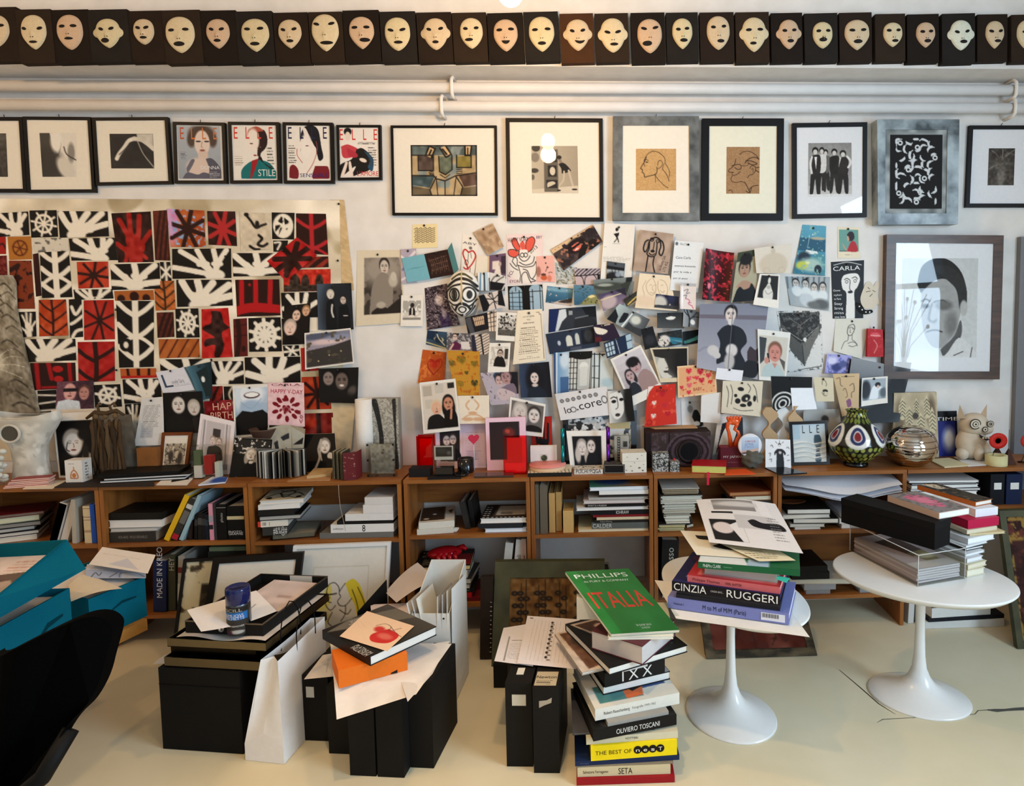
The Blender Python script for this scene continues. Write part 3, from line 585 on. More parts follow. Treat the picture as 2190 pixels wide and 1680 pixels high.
# the row of masks
MASKS='''-20 54 28 133 10 43 105 50 n 67 13 8 91 16 6
54 128 33 137 90 44 111 48 n 72 15 90 98 16 5
128 206 33 136 165 43 111 50 n 67 11 165 91 17 5
206 289 33 135 246 51 108 47 e 73 10 242 95 16 9
286 363 35 135 321 51 101 40 n 70 8 322 89 14 5
362 442 34 138 398 47 118 57 n 75 14 397 102 22 9
440 517 34 137 477 51 109 46 n 73 10 477 95 14 6
516 594 36 138 556 51 116 55 n 73 13 556 102 19 7
594 669 38 138 629 52 109 46 n 74 11 630 96 14 6
669 742 37 136 704 42 115 54 n 63 15 707 100 26 7
742 818 33 135 780 46 110 50 n 69 12 787 94 21 8
820 895 36 136 856 48 114 51 n 75 12 858 99 18 6
897 971 37 136 936 49 112 48 e 73 12 936 98 13 6
972 1045 38 136 1012 49 110 46 n 72 11 1007 94 17 6
1046 1122 38 136 1084 51 115 49 n 74 12 1084 99 17 7
1122 1197 36 135 1160 46 116 52 n 74 13 1160 101 17 7
1198 1271 39 138 1236 51 114 48 e 76 11 1240 99 21 6
1272 1345 39 137 1310 49 118 50 e 79 11 1312 103 17 6
1348 1422 37 138 1388 50 119 51 n 71 12 1382 101 20 10
1422 1492 37 136 1457 49 111 42 n 73 9 1459 95 16 7
1493 1568 36 136 1533 44 112 48 n 68 11 1537 96 15 7
1568 1642 36 138 1608 47 117 50 e 74 12 1605 101 14 6
1643 1713 37 137 1682 51 111 42 e 75 10 1684 96 14 7
1713 1787 38 137 1753 56 110 42 n 76 10 1752 94 17 8
1787 1860 36 137 1826 51 113 53 n 74 12 1826 97 19 8
1862 1930 39 136 1901 57 107 41 n 75 10 1904 96 14 6
1930 2002 39 138 1971 56 108 41 n 77 9 1973 96 15 7
2003 2078 38 140 2045 52 114 47 e 78 11 2048 98 16 7
2078 2147 39 136 2117 53 110 40 n 76 10 2121 96 15 6
2149 2216 40 138 2187 51 115 50 n 78 10 2190 100 16 6'''
ORD='first second third fourth fifth sixth seventh eighth ninth tenth eleventh twelfth thirteenth fourteenth fifteenth sixteenth seventeenth eighteenth nineteenth twentieth twenty-first twenty-second twenty-third twenty-fourth twenty-fifth twenty-sixth twenty-seventh twenty-eighth twenty-ninth thirtieth'.split()
rs=random.Random(3)
for k,ln in enumerate(MASKS.split('\n')):
 f=ln.split();kind=f[8];x0,x1,ya,yb,fx,f0,f1,fw,ey,ed,mx,my,mw,mh=[float(q)for q in f[:8]+f[9:]]
 YF=-.21-.038-.003*(k%2);cxp,cyp=(x0+x1)/2,(ya+yb)/2
 L=P(cxp,cyp,-.2105)
 what={3:'wide-eared mask',5:'big round mask',9:'flat-mouthed tall mask',12:'small-eared mask',14:'smiling mask',16:'browner eared mask',17:'round-eyed eared mask',18:'open-mouthed wide mask',21:'spread-eared mask',27:'whitest round-eared mask'}.get(k,'eared pale mask' if kind=='e' else 'pale plaster mask')
 rz=math.radians(1.7+rs.uniform(-.25,.25))
 r=thing('mask_tile',f'{what} on a dark tile, {ORD[k]} from the left in the row','mask',L,'masks along the beam',(0,-rz,0))
 s=1/ppm(YF);hw,hh=(x1-x0)/2*s-(.0042 if k>9 else.0066),(yb-ya)/2*s
 tone=['261c15','2c2118','1e1712','221e1b'][k%4]if k not in(16,)else '442a18'  # the browner tile has lamplight put into its colour
 m=MB();y0=YF+.2105
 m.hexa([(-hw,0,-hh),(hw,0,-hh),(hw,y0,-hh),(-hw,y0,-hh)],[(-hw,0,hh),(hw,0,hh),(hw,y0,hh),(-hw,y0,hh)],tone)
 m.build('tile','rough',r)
 ox,oz=(fx-cxp)*s,-((f0+f1)/2-cyp)*s;rx,ry=fw/2*s,(f1-f0)/2*s;pt=rs.uniform(.2,1)
 def half(t):return rx*(1-t**3.0)**.5 if t>0 else rx*(1-abs(t)**(2.0-.5*pt))**(.58+.22*pt)
 bd=[]
 T=[math.sin(q)for q in np.linspace(-PI/2,PI/2,31)]
 def ear(t):return.0135*max(0.,1-((t-.02)/.3)**2)**.5 if kind=='e' else 0
 for t in T:bd.append((half(t)+ear(t),t*ry))
 for t in T[::-1][1:-1]:bd.append((-half(t)-ear(t),t*ry))
 n=len(bd);H=.013
 hz=lambda a,b_:H*max(0.,1-(a/rx)**2*.9-(b_/ry)**2*.9)**.5+.007*math.exp(-((a/(rx*.16))**2))*max(0.,1-abs((b_+ry*.18)/(ry*.3)))+.003
 V=[];tint=['cdb796','d2c09c','c8aa8c','cfbf98'][k%4]if k!=27 else 'd6d6c2'
 rings=[1,.93,.82,.68,.52,.36,.2,.06]
 for q in rings:
  for a,b_ in bd:V.append((ox+a*q,y0-(hz(a*q,b_*q)if q<1 else.001),oz+b_*q))
 Fc=[(i*n+j,i*n+(j+1)%n,(i+1)*n+(j+1)%n,(i+1)*n+j)for i in range(len(rings)-1)for j in range(n)]+[tuple((len(rings)-1)*n+j for j in range(n))]
 m=MB().add(V,Fc,tint,True)
 def hole(hx,hy,hw_,hh_,sl=0,smile=0):
  pts=[(hw_*math.cos(q),hh_*math.sin(q)*(1 if math.sin(q)>0 or not smile else.9)+sl*hw_*math.cos(q)+smile*(math.cos(q)**2)*hw_)for q in np.linspace(0,2*PI,16,endpoint=False)]
  c=(hx-fx)*s,-(hy-(f0+f1)/2)*s
  V=[(ox+c[0]+a*s,y0-hz(c[0]+a*s,c[1]+b_*s)-.0012,oz+c[1]+b_*s)for a,b_ in[(0,0)]+pts]
  m.add(V,[(0,i+1,(i+1)%16+1)for i in range(16)],'140d0a')
 sl=rs.choice([0,.1,.25])
 ew=6.2 if fw>48 else 5
 hole(fx-ed,ey,ew,3.1,-sl);hole(fx+ed,ey-rs.uniform(0,1.5),ew,3.1,sl)
 hole(mx,my,mw/2,mh/2,0,.35 if k in(14,16)else 0)
 for e in(-2.2,2.2):hole(fx+e,(ey+my)/2+4,.9,1.1)
 m.build('mask','relief',r)
 # the big collage of block prints
cx,cy=360,700
L=P(cx,cy,-.004)
coll=thing('print_collage','large paper collage of black, white and red block prints on the left wall','collage',L)
def local(q,L):return[p-np.asarray(L)for p in q]
out=[(-60,425),(60,424),(120,430),(200,434),(298,435),(312,426),(370,424),(470,432),(570,433),(612,428),(722,428),(730,520),(738,620),(742,760),(738,900),(735,985),(-60,985)]
m=MB();pts=[P(x,y,-.0045)-L for x,y in out]
m.sheet(*local(wallq([-60,424,726,428,738,985,-60,985],-.0045),L),'B ddd0b6;D f0e6d2 6 10;D b8a888 9 22;N 8 20',PXM*4)
m.build('backing_paper','paper',coll)
m=MB();m.sheet(*local(wallq([705,427,736,427,757,620,722,622],-.003),L),'B cdb184;N 6 6',PXM*5).build('backing_paper','paper',coll)
m=MB();m.sheet(*local(wallq([708,862,760,858,752,960,712,962],-.0052),L),'B e6d8b8;N 5 6',PXM*4,lambda u,v:.004*v).build('backing_paper','paper',coll)
H=hand
PR=[((-10,456,60,452,63,502,-10,507),H(K_,C_,1)),((63,450,121,449,124,506,67,508),wheel(K_,C_)),((123,451,230,452,233,505,128,508),H(K_,C_,2)),((-6,506,12,506,13,543,-6,543),f'B {RE};C {DK} 20 0 60 60 40 100 70'),((16,506,66,505,69,554,20,556),wheel('b0702a','5a2410',3,6,0)),((70,510,145,508,148,536,74,540),'B d8d0c0;D 6a665e 6 26;D 2a2622 8 42'),((147,510,245,508,252,556,153,557),H(K_,C_,1)),((238,456,322,452,329,560,253,561),H(DK,RE,0)+f'C {RE} 10 20 100 40 70 80 92;N 8 8'),((327,451,357,449,364,557,332,556),diag('5c2418',DK,4,16,60)),((356,446,437,450,440,528,365,528),'H b8622c a8481c;E d890c0 4 30 26 60 60;D 8fb0d8 10 18;'+star('b0481c',DK,4,12)[9:]+'R d0a0c8 0 0 10 70'),((443,451,503,452,507,526,446,523),star(DK,'b0282a',4,15)),((512,453,578,456,581,533,515,537),'B d2c4ac;C 15110f 8 20 6 36 22 52 40 70 34 84 30;C 15110f 9 60 60 70 70 56 84 72 90 86 84;C 15110f 8 30 88 44 96 60 98;E 15110f 22 6 8 5;E 15110f 56 30 7 9;N 6 8'),((581,454,630,455,629,512,582,511),f'B {K_};E {C_} 50 50 45 46;Q {K_} 26 34 44 14 48 40;Q {K_} 54 18 76 34 58 44;Q {K_} 14 50 40 46 16 72;Q {K_} 36 58 46 56 30 84;Q {K_} 60 62 70 56 66 66;L {C_} 6 20 30 80 80'),((584,514,616,514,613,538,585,538),f'B {K_};C {C_} 14 10 20 50 20 30 80'),((633,456,697,457,702,545,634,540),spine(DK,'b0242a',2,14)),((85,536,147,534,155,635,90,637),spine(K_,C_,3,20,0)),((70,543,82,541,89,632,77,634),diag('4e1c16',DK,5,30,60)),((-6,547,14,546,16,596,-6,596),'B 6a2018;N 14 5'),((19,557,67,557,75,660,24,660),f'B 7e3418;C {DK} 20 4 20 40 10;D {DK} 5 18'),((164,560,231,559,233,614,168,617),star('b83a20',DK,4,9,.2)),((236,565,341,562,343,617,239,620),H(K_,C_,3)),((342,560,364,560,367,601,345,602),star(K_,C_,3,22,.5)),((368,532,494,531,495,594,369,596),fan(C_,72,90,[(2,62),(14,8),(42,4),(70,4),(92,6)],9,1.9).join([f'B {K_};',''])),((497,541,600,541,603,589,499,591),H(K_,C_,3)),((633,549,702,548,703,571,634,573),diag('8c2a1e',DK,3,14,50)),((606,577,707,575,707,622,607,624),f'B c03020;E 33271e 24 70 12 50;E 33271e 46 66 9 44;E 33271e 76 66 9 44;R 33271e 0 70 100 100;N 10 20'),((157,619,240,618,243,638,160,641),fan(C_,50,140,[(8,10),(24,2),(42,6),(70,6),(92,10)],9,1).join([f'B {K_};',''])),((244,622,328,620,330,641,246,643),f'B a85e28;E {DK} 16 80 10 40;E {DK} 50 60 12 50;E {DK} 80 80 10 40'),((329,601,372,600,376,662,333,664),leaf('b8622c','33200f',3,10)),((377,598,495,598,498,653,379,656),H(K_,C_,4)),((503,598,597,597,600,674,507,677),f'B {DK};L b0181c 11 14 6 12 74;L b0181c 11 46 4 44 74;L b0181c 11 80 4 76 74;C b0181c 22 4 84 40 76 98 84;C {DK} 8 10 98 40 94 96 98;E b0181c 32 14 3 4'),((601,626,678,624,681,678,604,680),H(K_,C_,0)),((83,641,141,640,146,717,84,719),leaf('b8461e',DK,3,8)),((147,640,174,638,178,720,150,722),f'B {K_};C {C_} 26 100 20 50 40 20 20;C {C_} 26 100 46 40 60 10 64;C {C_} 26 100 80 50 84 20 98'),((179,642,243,641,246,725,180,727),star('b02a1e',DK,4,8,.5)),((40,667,76,666,78,719,48,721),H(K_,C_,0)),((248,643,329,643,329,784,255,786),spine(K_,C_,3,17,-2)+f'E {K_} 22 66 18 10;E {C_} 22 66 7 5'),((335,668,371,667,373,720,337,722),diag('5a241a',DK,4,18,60)),((375,660,424,659,427,721,377,722),wheel(K_,C_,4,12)),((431,661,488,658,498,763,432,766),f'B b8201c;Q {DK} 36 4 70 8 80 30 98 40 70 50 74 78 56 100 40 96 44 74 10 76 12 62 44 58 4 42 10 34 34 28;N 10 6'),((339,725,426,724,427,763,341,766),diag('b0602a','4a1a10',5,4,30)),((499,682,528,680,530,761,501,763),f'B 5c1c18;C {DK} 34 30 0 40 50 20 100;L {DK} 8 0 20 100 16;L {DK} 8 0 46 100 44;E {DK} 70 80 16 8'),((531,680,600,678,603,751,533,752),wheel(K_,C_,5,13)),((602,681,640,680,641,735,606,736),diag(K_,C_,3,22,70)),((52,725,161,724,163,770,62,774),H(K_,C_,2)),((166,731,245,730,246,814,168,818),leaf('aa1e1a',DK,2,13)),((64,776,161,775,163,830,74,834),f'B {DK};L 9a1418 10 14 0 10 100;L 9a1418 10 40 0 44 60;L 9a1418 9 86 0 88 100;E b01c1c 60 24 12 12;E b01c1c 60 62 11 12;L 9a1418 6 20 92 90 92'),((257,788,334,787,335,807,259,809),f'B b85a28;L {DK} 8 20 0 22 100;L {DK} 9 50 0 50 100;L {DK} 8 80 0 78 100;L b02018 12 0 96 100 96'),((342,768,454,767,456,810,344,812),H(K_,C_,3)),((450,772,520,772,522,820,452,822),H(K_,C_,2)),((523,764,642,762,643,817,525,821),H(K_,C_,0)),((605,739,639,738,641,760,608,762),star(K_,C_,3,14,.9)),((643,744,678,742,682,792,645,794),f'B a8221c;C {DK} 14 50 0 40 100'),((262,811,343,809,346,860,266,863),H(K_,C_,1)),((200,823,257,821,261,869,204,871),wheel(K_,C_,3,12)),((267,864,304,862,304,915,270,917),H(K_,C_,0)),((80,835,120,833,124,880,84,882),f'B {K_};L {C_} 9 0 20 100 26;L {C_} 9 0 60 100 52;L {C_} 9 0 92 100 90'),((645,806,704,804,709,874,648,876),star('b03a1c',DK,4,11,.7)),((648,884,712,882,716,1000,652,1002),f'B 7a1c14;L {DK} 16 50 0 54 100;L {DK} 14 6 50 94 40;E b03018 24 16 20 10 60;N 12 6'),((447,826,476,825,478,860,449,861),diag('8c2018',DK,2,20,60)),((478,826,500,826,502,858,480,858),f'B {K_};C {C_} 18 90 0 50 50 70 100')]
for k,(c,a)in enumerate(PR):
 MB().sheet(*local(wallq(c,-.006-.0004*(k%3)),L),a,PXM*1.8).build('block_print','card',coll)
for px,py in((725,436),(723,557),(249,662),(250,791),(483,548)):add_pin(coll,px,py,-.006)
placed.append(((-60,424,745,985),.007))
# sheets pinned over the collage
pin('card','red block print tilted like a diamond, pinned on the collage corner','card',(571,558,634,508,679,546,612,601),star('b01c1c',DK,4,14,.1)+f'E {DK} 30 70 18 12;N 8 6',curl=.006)
pin('photo','photo of three smiling women in black, tall, beside the red comb print','photo',(608,654,664,648,661,735,604,737),'B 1c1614;'+fc(48,26,15,'e6c4ac','1a1210',1.5,1)+fc(84,18,13,'d8a888','8a6a44',1.5)+fc(26,58,20,'e8c8b8','b8a89a',1.5)+'Q 120e0e 6 100 10 80 40 78 70 100;E c89a80 92 88 8 9 50',1.3)
pin('photo','dark blue photo of a pair standing close in black clothes','photo',(678,607,751,605,757,704,681,705),'H 4a5a6c 1a1c20;E 22242a 60 60 50 60 60;'+fc(38,24,9,'d8d0c4','c8bca8',1.35)+fc(74,36,8,'c8b8aa','201c1c',1.35)+'Q 15161a 26 40 46 36 54 100 24 100;Q 141418 62 50 86 48 90 100 58 100;C d0ccc4 5 42 46 40 60 44 72;L c0bcb4 3 74 70 84 70',1.5,curl=.004)
pin('photo','dusk landscape photo with white border and violet clouds','photo',(651,712,750,701,758,776,653,790),framed('G 7a7e90 c8b0b4;E 54586c 30 10 40 10 60;E d8c0c0 50 28 40 9 70;E 8a90a8 74 18 30 8 70;P 3a3634 0 50 30 46 60 42 100 30 100 100 0 100;D 5a5040 9 30;E d8c890 50 70 1.5 2;E e8d8a0 76 62 1.5 2;E e8d8a0 26 84 1.5 2',3,4,98,96),1.5,curl=.003)
pin('photo','very dark photo of a couple of laughing faces','photo',(681,788,767,785,765,862,684,860),'B 191716;'+fc(24,28,13,'8a7c74','12100f',.9)+fc(58,36,16,'6a5c54','100e0e',.9)+'E 524a44 84 66 10 16 60 30;E 1a1817 40 90 60 22 60;E d8d0c8 58 50 6 3',1.5,curl=.003)
pin('card','white folded card printed Lonely Sara with a blue figure page','card',(333,796,398,784,424,832,351,842),'B dcdce4;T 3a4a60 12 74 44 0 0 L;T 8a8a94 36 62 13 38 0 onely Sara;X b0b0ba 40 66 90 76 2;R 4a6a7c 92 0 100 100',1.4,curl=.008)
pin('card','teal black page with a white oval figure beside the lettered card','card',(399,784,452,773,456,850,430,856),'H 4a7486 16262c;P 1c2a2c 30 20 80 10 90 96 50 90;E e8ece8 54 44 9 9;C 1c2a2c 10 54 54 60 70 54 92',1.4,curl=.01)
pin('photo','black and white photo of a bald man and a fair woman','photo',(348,840,432,836,440,925,352,925),'B 141211;'+fc(38,30,16,'ded6cc','5a5048',1.05,bald=1)+fc(76,40,13,'cfc6bc','b0a698',1.05)+'Q 191715 4 100 12 62 40 56 66 70 76 100;P 2a2624 70 64 98 60 100 100 74 100',1.3)
pin('card','dark red card lettered HAPPY BIRTHDAY, partly hidden','card',(436,858,496,854,500,898,440,902),'B 7a141a;N 14 6;T d8a890 30 46 26 66 0 HAP;T d8a890 20 90 26 78 0 BIRTH',1.4)
pin('photo','blue toned photo of a wide toothy smile and black sweater','photo',(497,824,574,820,576,930,502,936),framed('G c4d4e4 8ca4bc;E eaf0f6 50 14 40 22 40;E 3a2024 52 16 24 7 20;E f6f6f4 52 15 21 5 20;E a8c0d8 50 40 34 14 50;C 9ab4cc 3 18 30 50 44 80 24;P 161414 0 100 0 62 22 48 50 52 84 48 100 58 100 100;E d8e4ee 8 20 10 26 60',5,6,97,96),1.4)
pin('card','pink valentine card of dark red drops round a heart','card',(573,818,650,818,652,912,573,908),'B ecc6c8;N 4 10;T 7a1c24 10 7 6 84 0 CARLA.;T b02a40 8 24 12 88 -2 HAPPY V-DAY;K 7a1620 50 62 13;'+''.join(f'E 7a1620 {50+32*math.cos(a):.0f} {60+24*math.sin(a):.0f} 9 4.5 20 {math.degrees(a):.0f};E 7a1620 {50+20*math.cos(a+.25):.0f} {60+15*math.sin(a+.25)-6:.0f} 5 2.6 20 {math.degrees(a):.0f};' for a in[-2.7,-2.2,-1.6,-1,-.45,.3,.8,1.5,2.2,2.8])+'L 8a3040 2.5 88 64 88 72;O 8a3040 91 78 3 3 2;L 8a3040 2 86 84 90 92 94 84',1.2)
pin('letter','long white printed letter above the wooden photo frame','letter',(303,852,348,848,354,950,290,952),'B dedcd8;X 9a9a98 14 14 92 62 14;R c2c2c4 16 62 60 84;X aaaaaa 18 64 56 82 4',1.6,curl=.014)
pin('photo','faded photo of a bald man in sunglasses and a woman','photo',(122,816,200,813,202,874,119,878),'B 6a4450;E 402a34 86 40 40 60 60;'+fc(36,34,17,'e0a8a0','6a4a44',.78,bald=1)+fc(74,42,13,'c08a80','5a3a30',.78)+'R 1e181c 18 24 56 36;P dce6ec 0 100 6 68 30 62 62 70 66 100;N 4 20',1.4,curl=.004)
pin('card','blank cream strip of card under the faded sunglasses photo','card',(109,876,202,873,206,888,112,893),'B ece0cc',4,pins=0)
# cat poster at the left edge
c=[-70,590,38,592,92,880,-60,890];d=depth_for(c,.03)
pts=[(-60,590),(28,588),(36,604),(38,660),(44,690),(52,730),(60,772),(70,815),(78,850),(88,884),(-60,890)]
Lc=P(10,740,-d)
fur='G 9a907c 7a705e;N 10 10;E b4aa94 46 14 30 9 70;'+''.join(f'C {c_} {w_} {x} {y} {x+14} {y-2} {x+30} {y+3};' for x,y,c_,w_ in[(34,12,'4a4236',3),(40,17,'544a3c',2.6),(58,8,'4a4236',2.6),(66,14,'5a5042',2),(36,24,'3e362c',2.4),(60,22,'544a3c',2),(62,30,'4a4236',2.4),(68,38,'5a5042',2.2),(56,48,'4a4236',2.2),(64,54,'544a3c',2),(60,76,'4a4236',3),(56,84,'3e362c',3),(62,92,'4a4236',3)])+'Q 2a241e 26 40 44 36 56 39 46 43 32 44;E a8945c 42 40 9 2.6;E 14100c 43 40 3.4 2;E c4bba6 40 62 20 9 60;Q 3a3028 22 57 36 56 38 60 28 63;C 2e2620 1.4 30 63 34 68 46 69;C e0d8c4 .7 46 62 66 58 88 58;C e0d8c4 .7 46 64 68 63 92 65;C e0d8c4 .7 44 66 64 69 84 73;C e0d8c4 .7 42 61 58 55 76 52;E 6a6050 40 80 34 6 70;N 8 26'
x0,y0,x1,y1=-60,588,88,890
NU,NV=70,140
def catfn(u,v):
 yy=y0+(y1-y0)*v;ex=np.interp(yy,[p[1]for p in pts[1:-1]],[p[0]for p in pts[1:-1]]);xx=x0+(ex-x0)*u
 a,b_=P(0,0,-d),None
 R=[np.empty(u.shape)for _ in range(3)]
 for i in range(u.shape[0]):
  for j in range(u.shape[1]):
   q=P(xx[i,j],yy[i,j],-d-.002-.022*math.sin(PI*min(1,max(0,u[i,j])))**.5*1.0);R[0][i,j],R[1][i,j],R[2][i,j]=q-Lc
 return R
m=MB().surf(catfn,NU,NV,art=fur,asp=2.0)
o=m.build('cat_poster','paper',None,(0,0,0));o.location=Lc;tag(o,'big grey cat face poster bulging off the wall at the left edge','poster')
# sheets pinned on the white wall, from the back to the front
TA='caa97e'
pin('note','yellow sticky note filled with looping scribble, highest note','note',(882,480,935,478,936,529,882,531),'B e8d6a4;'+''.join(f'C 3a2c20 2.2 {8+k%2*3} {20+k*8} 18 {15+k*8} 24 {21+k*8} 34 {15+k*8} 42 {21+k*8} 52 {15+k*8} 60 {21+k*8} 70 {15+k*8} 78 {21+k*8} 90 {16+k*8};' for k in range(8)),1.1)
pin('photo','mounted brown photo of a man holding a small dog','photo',(764,535,856,534,868,690,762,697),framed('B 6a6058;D 3a342e 5 0;E 9a9084 50 20 60 30 80;'+fc(56,16,12,'c8bcae','2a2420',1.3)+'Q 8a8074 14 100 20 56 34 34 50 26 66 32 76 50 74 84 64 100;E b8aea0 78 42 12 11 40;E c4baac 80 34 8 8 30;Q 2a2420 60 90 100 72 100 100 20 100 40 86;E b0a698 44 84 12 6 40;N 6 9',16,10,97,86,'d9cdb4'),1.5,curl=.004)
pin('paper','violet patterned paper tucked behind the blue card','paper',(857,533,890,531,893,604,858,606),'B b0a4b4;C e8e0e0 14 0 20 40 30 90 10;C 6a6a90 12 10 60 50 50 100 70;C e8e0e0 10 0 90 60 80 100 96',2)
# folded card, three panels
c=[859,534,966,519,980,580,871,604];d=depth_for(c,.02);Lc=P(915,560,-d);m=MB()
qa=[P(859,552,-d-.001)-Lc,P(907,543,-d-.006)-Lc,P(920,596,-d-.008)-Lc,P(871,604,-d-.002)-Lc]
m.sheet(*qa,'B 74b0c0;L 4a8494 1.5 14 50 86 46',PXM*2)
m.sheet(qa[1],P(957,533,-d-.001)-Lc,P(971,586,-d-.002)-Lc,qa[2],'B 2a1712;'+''.join(f'C 8a6a58 1.2 {14+k*9} {20+k%3*6} {20+k*8} 50 {12+k*9} {84-k%2*8};' for k in range(9))+'C 8a6a58 1.2 12 30 50 26 90 22;C 8a6a58 1.2 14 50 50 46 88 44;C 8a6a58 1.2 16 70 50 66 86 62',PXM*1.2)
m.sheet(P(957,533,-d-.001)-Lc,P(966,518,-d-.02)-Lc,P(981,576,-d-.02)-Lc,P(971,586,-d-.002)-Lc,'B 5a949c',PXM*3)
o=m.build('folded_card','card',None,(0,0,0));o.location=Lc;tag(o,'three-panel card, sky blue and dark brown, pinned by the striped mask','card');add_pin(o,933,541,-d-.004)
pin('card','narrow white card with ABY and a red heart','card',(989,501,1026,508,1013,592,986,586),'B e9e1d6;T 4a4644 4 22 15 84 0 ABY;E 6a6664 54 30 10 4;C b42420 9 44 42 20 36 8 48 30 66 52 84;C b42420 9 44 42 70 36 92 48 74 70 42 84 20 82;L 2a2624 3 44 46 44 66;O 2a2624 36 68 12 6 3;L 2a2624 4 66 80 70 100;L 2a2624 3 58 42 66 54',1.2,curl=.006)
pin('card','tilted tan square of card above the small violet photo','card',(1012,497,1054,477,1078,527,1044,546),'B a88c70;N 12 5;D c0a488 6 25',2,curl=.007)
pin('card','blank cream card beneath the tan square','card',(1020,546,1047,548,1046,592,1016,590),'B e4dac8',4,pins=0)
pin('photo','violet photo of a pale seated figure in profile','photo',(1047,546,1082,541,1082,596,1046,597),'B 6a5068;R 3a2c38 70 10 100 80;R e0d0c4 18 26 60 60;Q e0d4c8 40 40 62 34 66 60 70 100 20 100 34 66;E b8a094 64 40 9 9',1.4)
pin('photo','photo of blue and white vertical light stripes','photo',(1022,583,1049,582,1051,622,1022,621),'B dfe6ea;L 4a7a9a 10 22 0 16 100;L 20303a 12 50 0 50 100;L 9ac0d8 9 70 0 72 100;R 17181c 84 30 100 100',1.4)
pin('photo','photo of bare branches against a pale sky','photo',(1048,582,1081,590,1080,622,1047,620),'B d8d4d0;R 16161a 0 50 100 100;C 2a2826 6 10 50 30 20 60 10;C 2a2826 6 40 50 60 30 90 6;L e8e4e0 8 84 92 98 60',1.4)
pin('card','pink HAPPY V DAY card with red heart ears and a curled line figure','card',(1083,501,1161,499,1162,606,1086,608),'B e9d2d0;E e8e2da 50 60 46 40 40;T 3a2a30 4 16 12 56 2 HAPPY VDAY;T 5a4a6a 82 10 8 16 0 BBY;T 2a2222 66 40 9 26 40 2013;Q e05c4c 36 36 22 28 14 14 24 8 34 20 38 30;Q e05c4c 36 38 20 46 6 42 4 32 18 30;Q e05c4c 40 30 36 20 44 14 50 20 50 34;Q e05c4c 52 34 54 14 70 6 78 14 72 28 60 36;''C 2a2222 2 36 38 22 46 6 42 4 32 18 30 28 34;C 2a2222 2 36 36 22 28 14 14 24 8 36 26;C 2a2222 2 52 34 54 14 70 6 78 14 70 30 56 38;Q ece4dc 34 32 56 32 58 48 80 56 80 80 84 92 60 96 34 86 30 60;C 2a2222 2.2 34 32 34 46 44 54 56 52 64 44;C 2a2222 2.2 34 56 50 62 70 58 76 46;C 2a2222 2.2 30 62 48 66 72 64 80 56 80 78 70 90;C 2a2222 2.2 44 70 56 74 64 88 78 94 64 96;C 2a2222 2.2 40 98 40 82 52 76 60 90 66 98;C 2a2222 2 14 54 20 46 28 50 26 64 18 58 14 54;C 2a2222 2 8 58 16 66 30 72;C 2a2222 2 30 62 36 80 34 96;O 2a2222 42 42 5 4 2;O 2a2222 52 42 5 4 2;T 5a2030 6 97 8 26 0 EYOR;T 4a2a40 8 86 9 0 60 FCL',1.1)
pin('card','small salmon pink card of a hat and scattered birds','card',(1147,548,1185,546,1187,603,1148,602),'B eab0a4;E c8603c 40 84 18 10 40;E 5a3a34 38 72 14 5 30;E d88068 70 86 12 12 50;C 4a3030 3 50 60 56 50 60 40;C 4a3030 3 66 66 76 62 86 64;E 4a3030 52 28 4 3;E 4a3030 62 44 5 3;E a87060 10 60 14 20 50',1.3)
pin('photo','photo of lakeside reeds by water','photo',(1187,561,1234,572,1240,606,1190,608),'G a8b8c4 b8b4aa;D 6a6a58 16 6;D e0d8c8 20 22;N 10 20',1.6)
pin('photo','photo of a woman in sunglasses with dark curls, tilted','photo',(1177,534,1268,480,1289,516,1206,578),'B 4a3c3c;P d8b890 0 0 100 0 100 14 0 20;D 2a2428 10 4;E 241c22 84 20 16 24 60;E 1a1216 50 44 22 32 30;Q d86a58 40 34 56 34 58 56 48 66 38 56;P 15100f 36 40 60 38 60 48 38 50;E f0d8d0 46 58 5 2.5;Q 120e12 50 70 84 60 90 100 40 100;D a87058 12 32;P d8b890 0 0 100 0 100 4 0 10',1.3,curl=.004)
pin('photo','photo of a dark conservatory roof, dusky pink','photo',(1228,574,1283,574,1283,606,1232,610),'G b8acb8 cbb0ac;'+''.join(f'L 1a171b 4 {x} 40 {x+34} -4;' for x in range(-10,100,16))+'L 1a171b 4 0 44 100 40;C 1a171b 3 20 44 30 60 34 100;C 1a171b 3 50 44 40 60 36 100;C 1a171b 3 76 44 84 60 90 100;R 1a171b 90 40 100 100',1.2)
pin('letter','tall white letter with a black dancing logo, pinned in the middle','letter',(1293,477,1358,480,1350,598,1284,600),'B e6e2da;E 1a1614 42 10 5 3.2;Q 1a1614 32 18 50 16 44 24;C 1a1614 3 38 20 44 26 36 32;C 1a1614 3 44 22 48 28 50 32;X b0aaa2 30 34 58 37 1;X b4aea6 4 58 94 68 4;X b4aea6 14 74 30 78 1;X b4aea6 4 40 20 42 1',1.4,hcurl=.005)
pin('card','grey brown card with a long-eared dog drawn in black line','card',(1368,491,1441,500,1428,586,1353,578),'B ad9684;N 7 6;C 1a1412 4 30 22 22 28 20 44 26 52 32 42 34 24 48 14 62 18 68 34 66 50 74 56 78 40 72 24 62 18;C 1a1412 3.4 34 26 36 44 32 56 44 62 56 58 58 46 56 26;O 1a1412 40 20 5 4 2.6;E 1a1412 41 20 2 1.6;O 1a1412 58 22 5 4 2.6;E 1a1412 59 22 2 1.6;C 1a1412 2.6 48 26 48 42 44 48;E 1a1412 47 48 6 3.5;C 1a1412 2.8 38 54 46 58 54 54;L 1a1412 3.6 36 60 36 100;C 1a1412 3.6 54 62 54 80 62 100;T 2a2220 78 94 8 44 78 Jury Bromley Carla;T 2a2220 90 96 8 30 78 LITE KG',1.1,curl=.012)
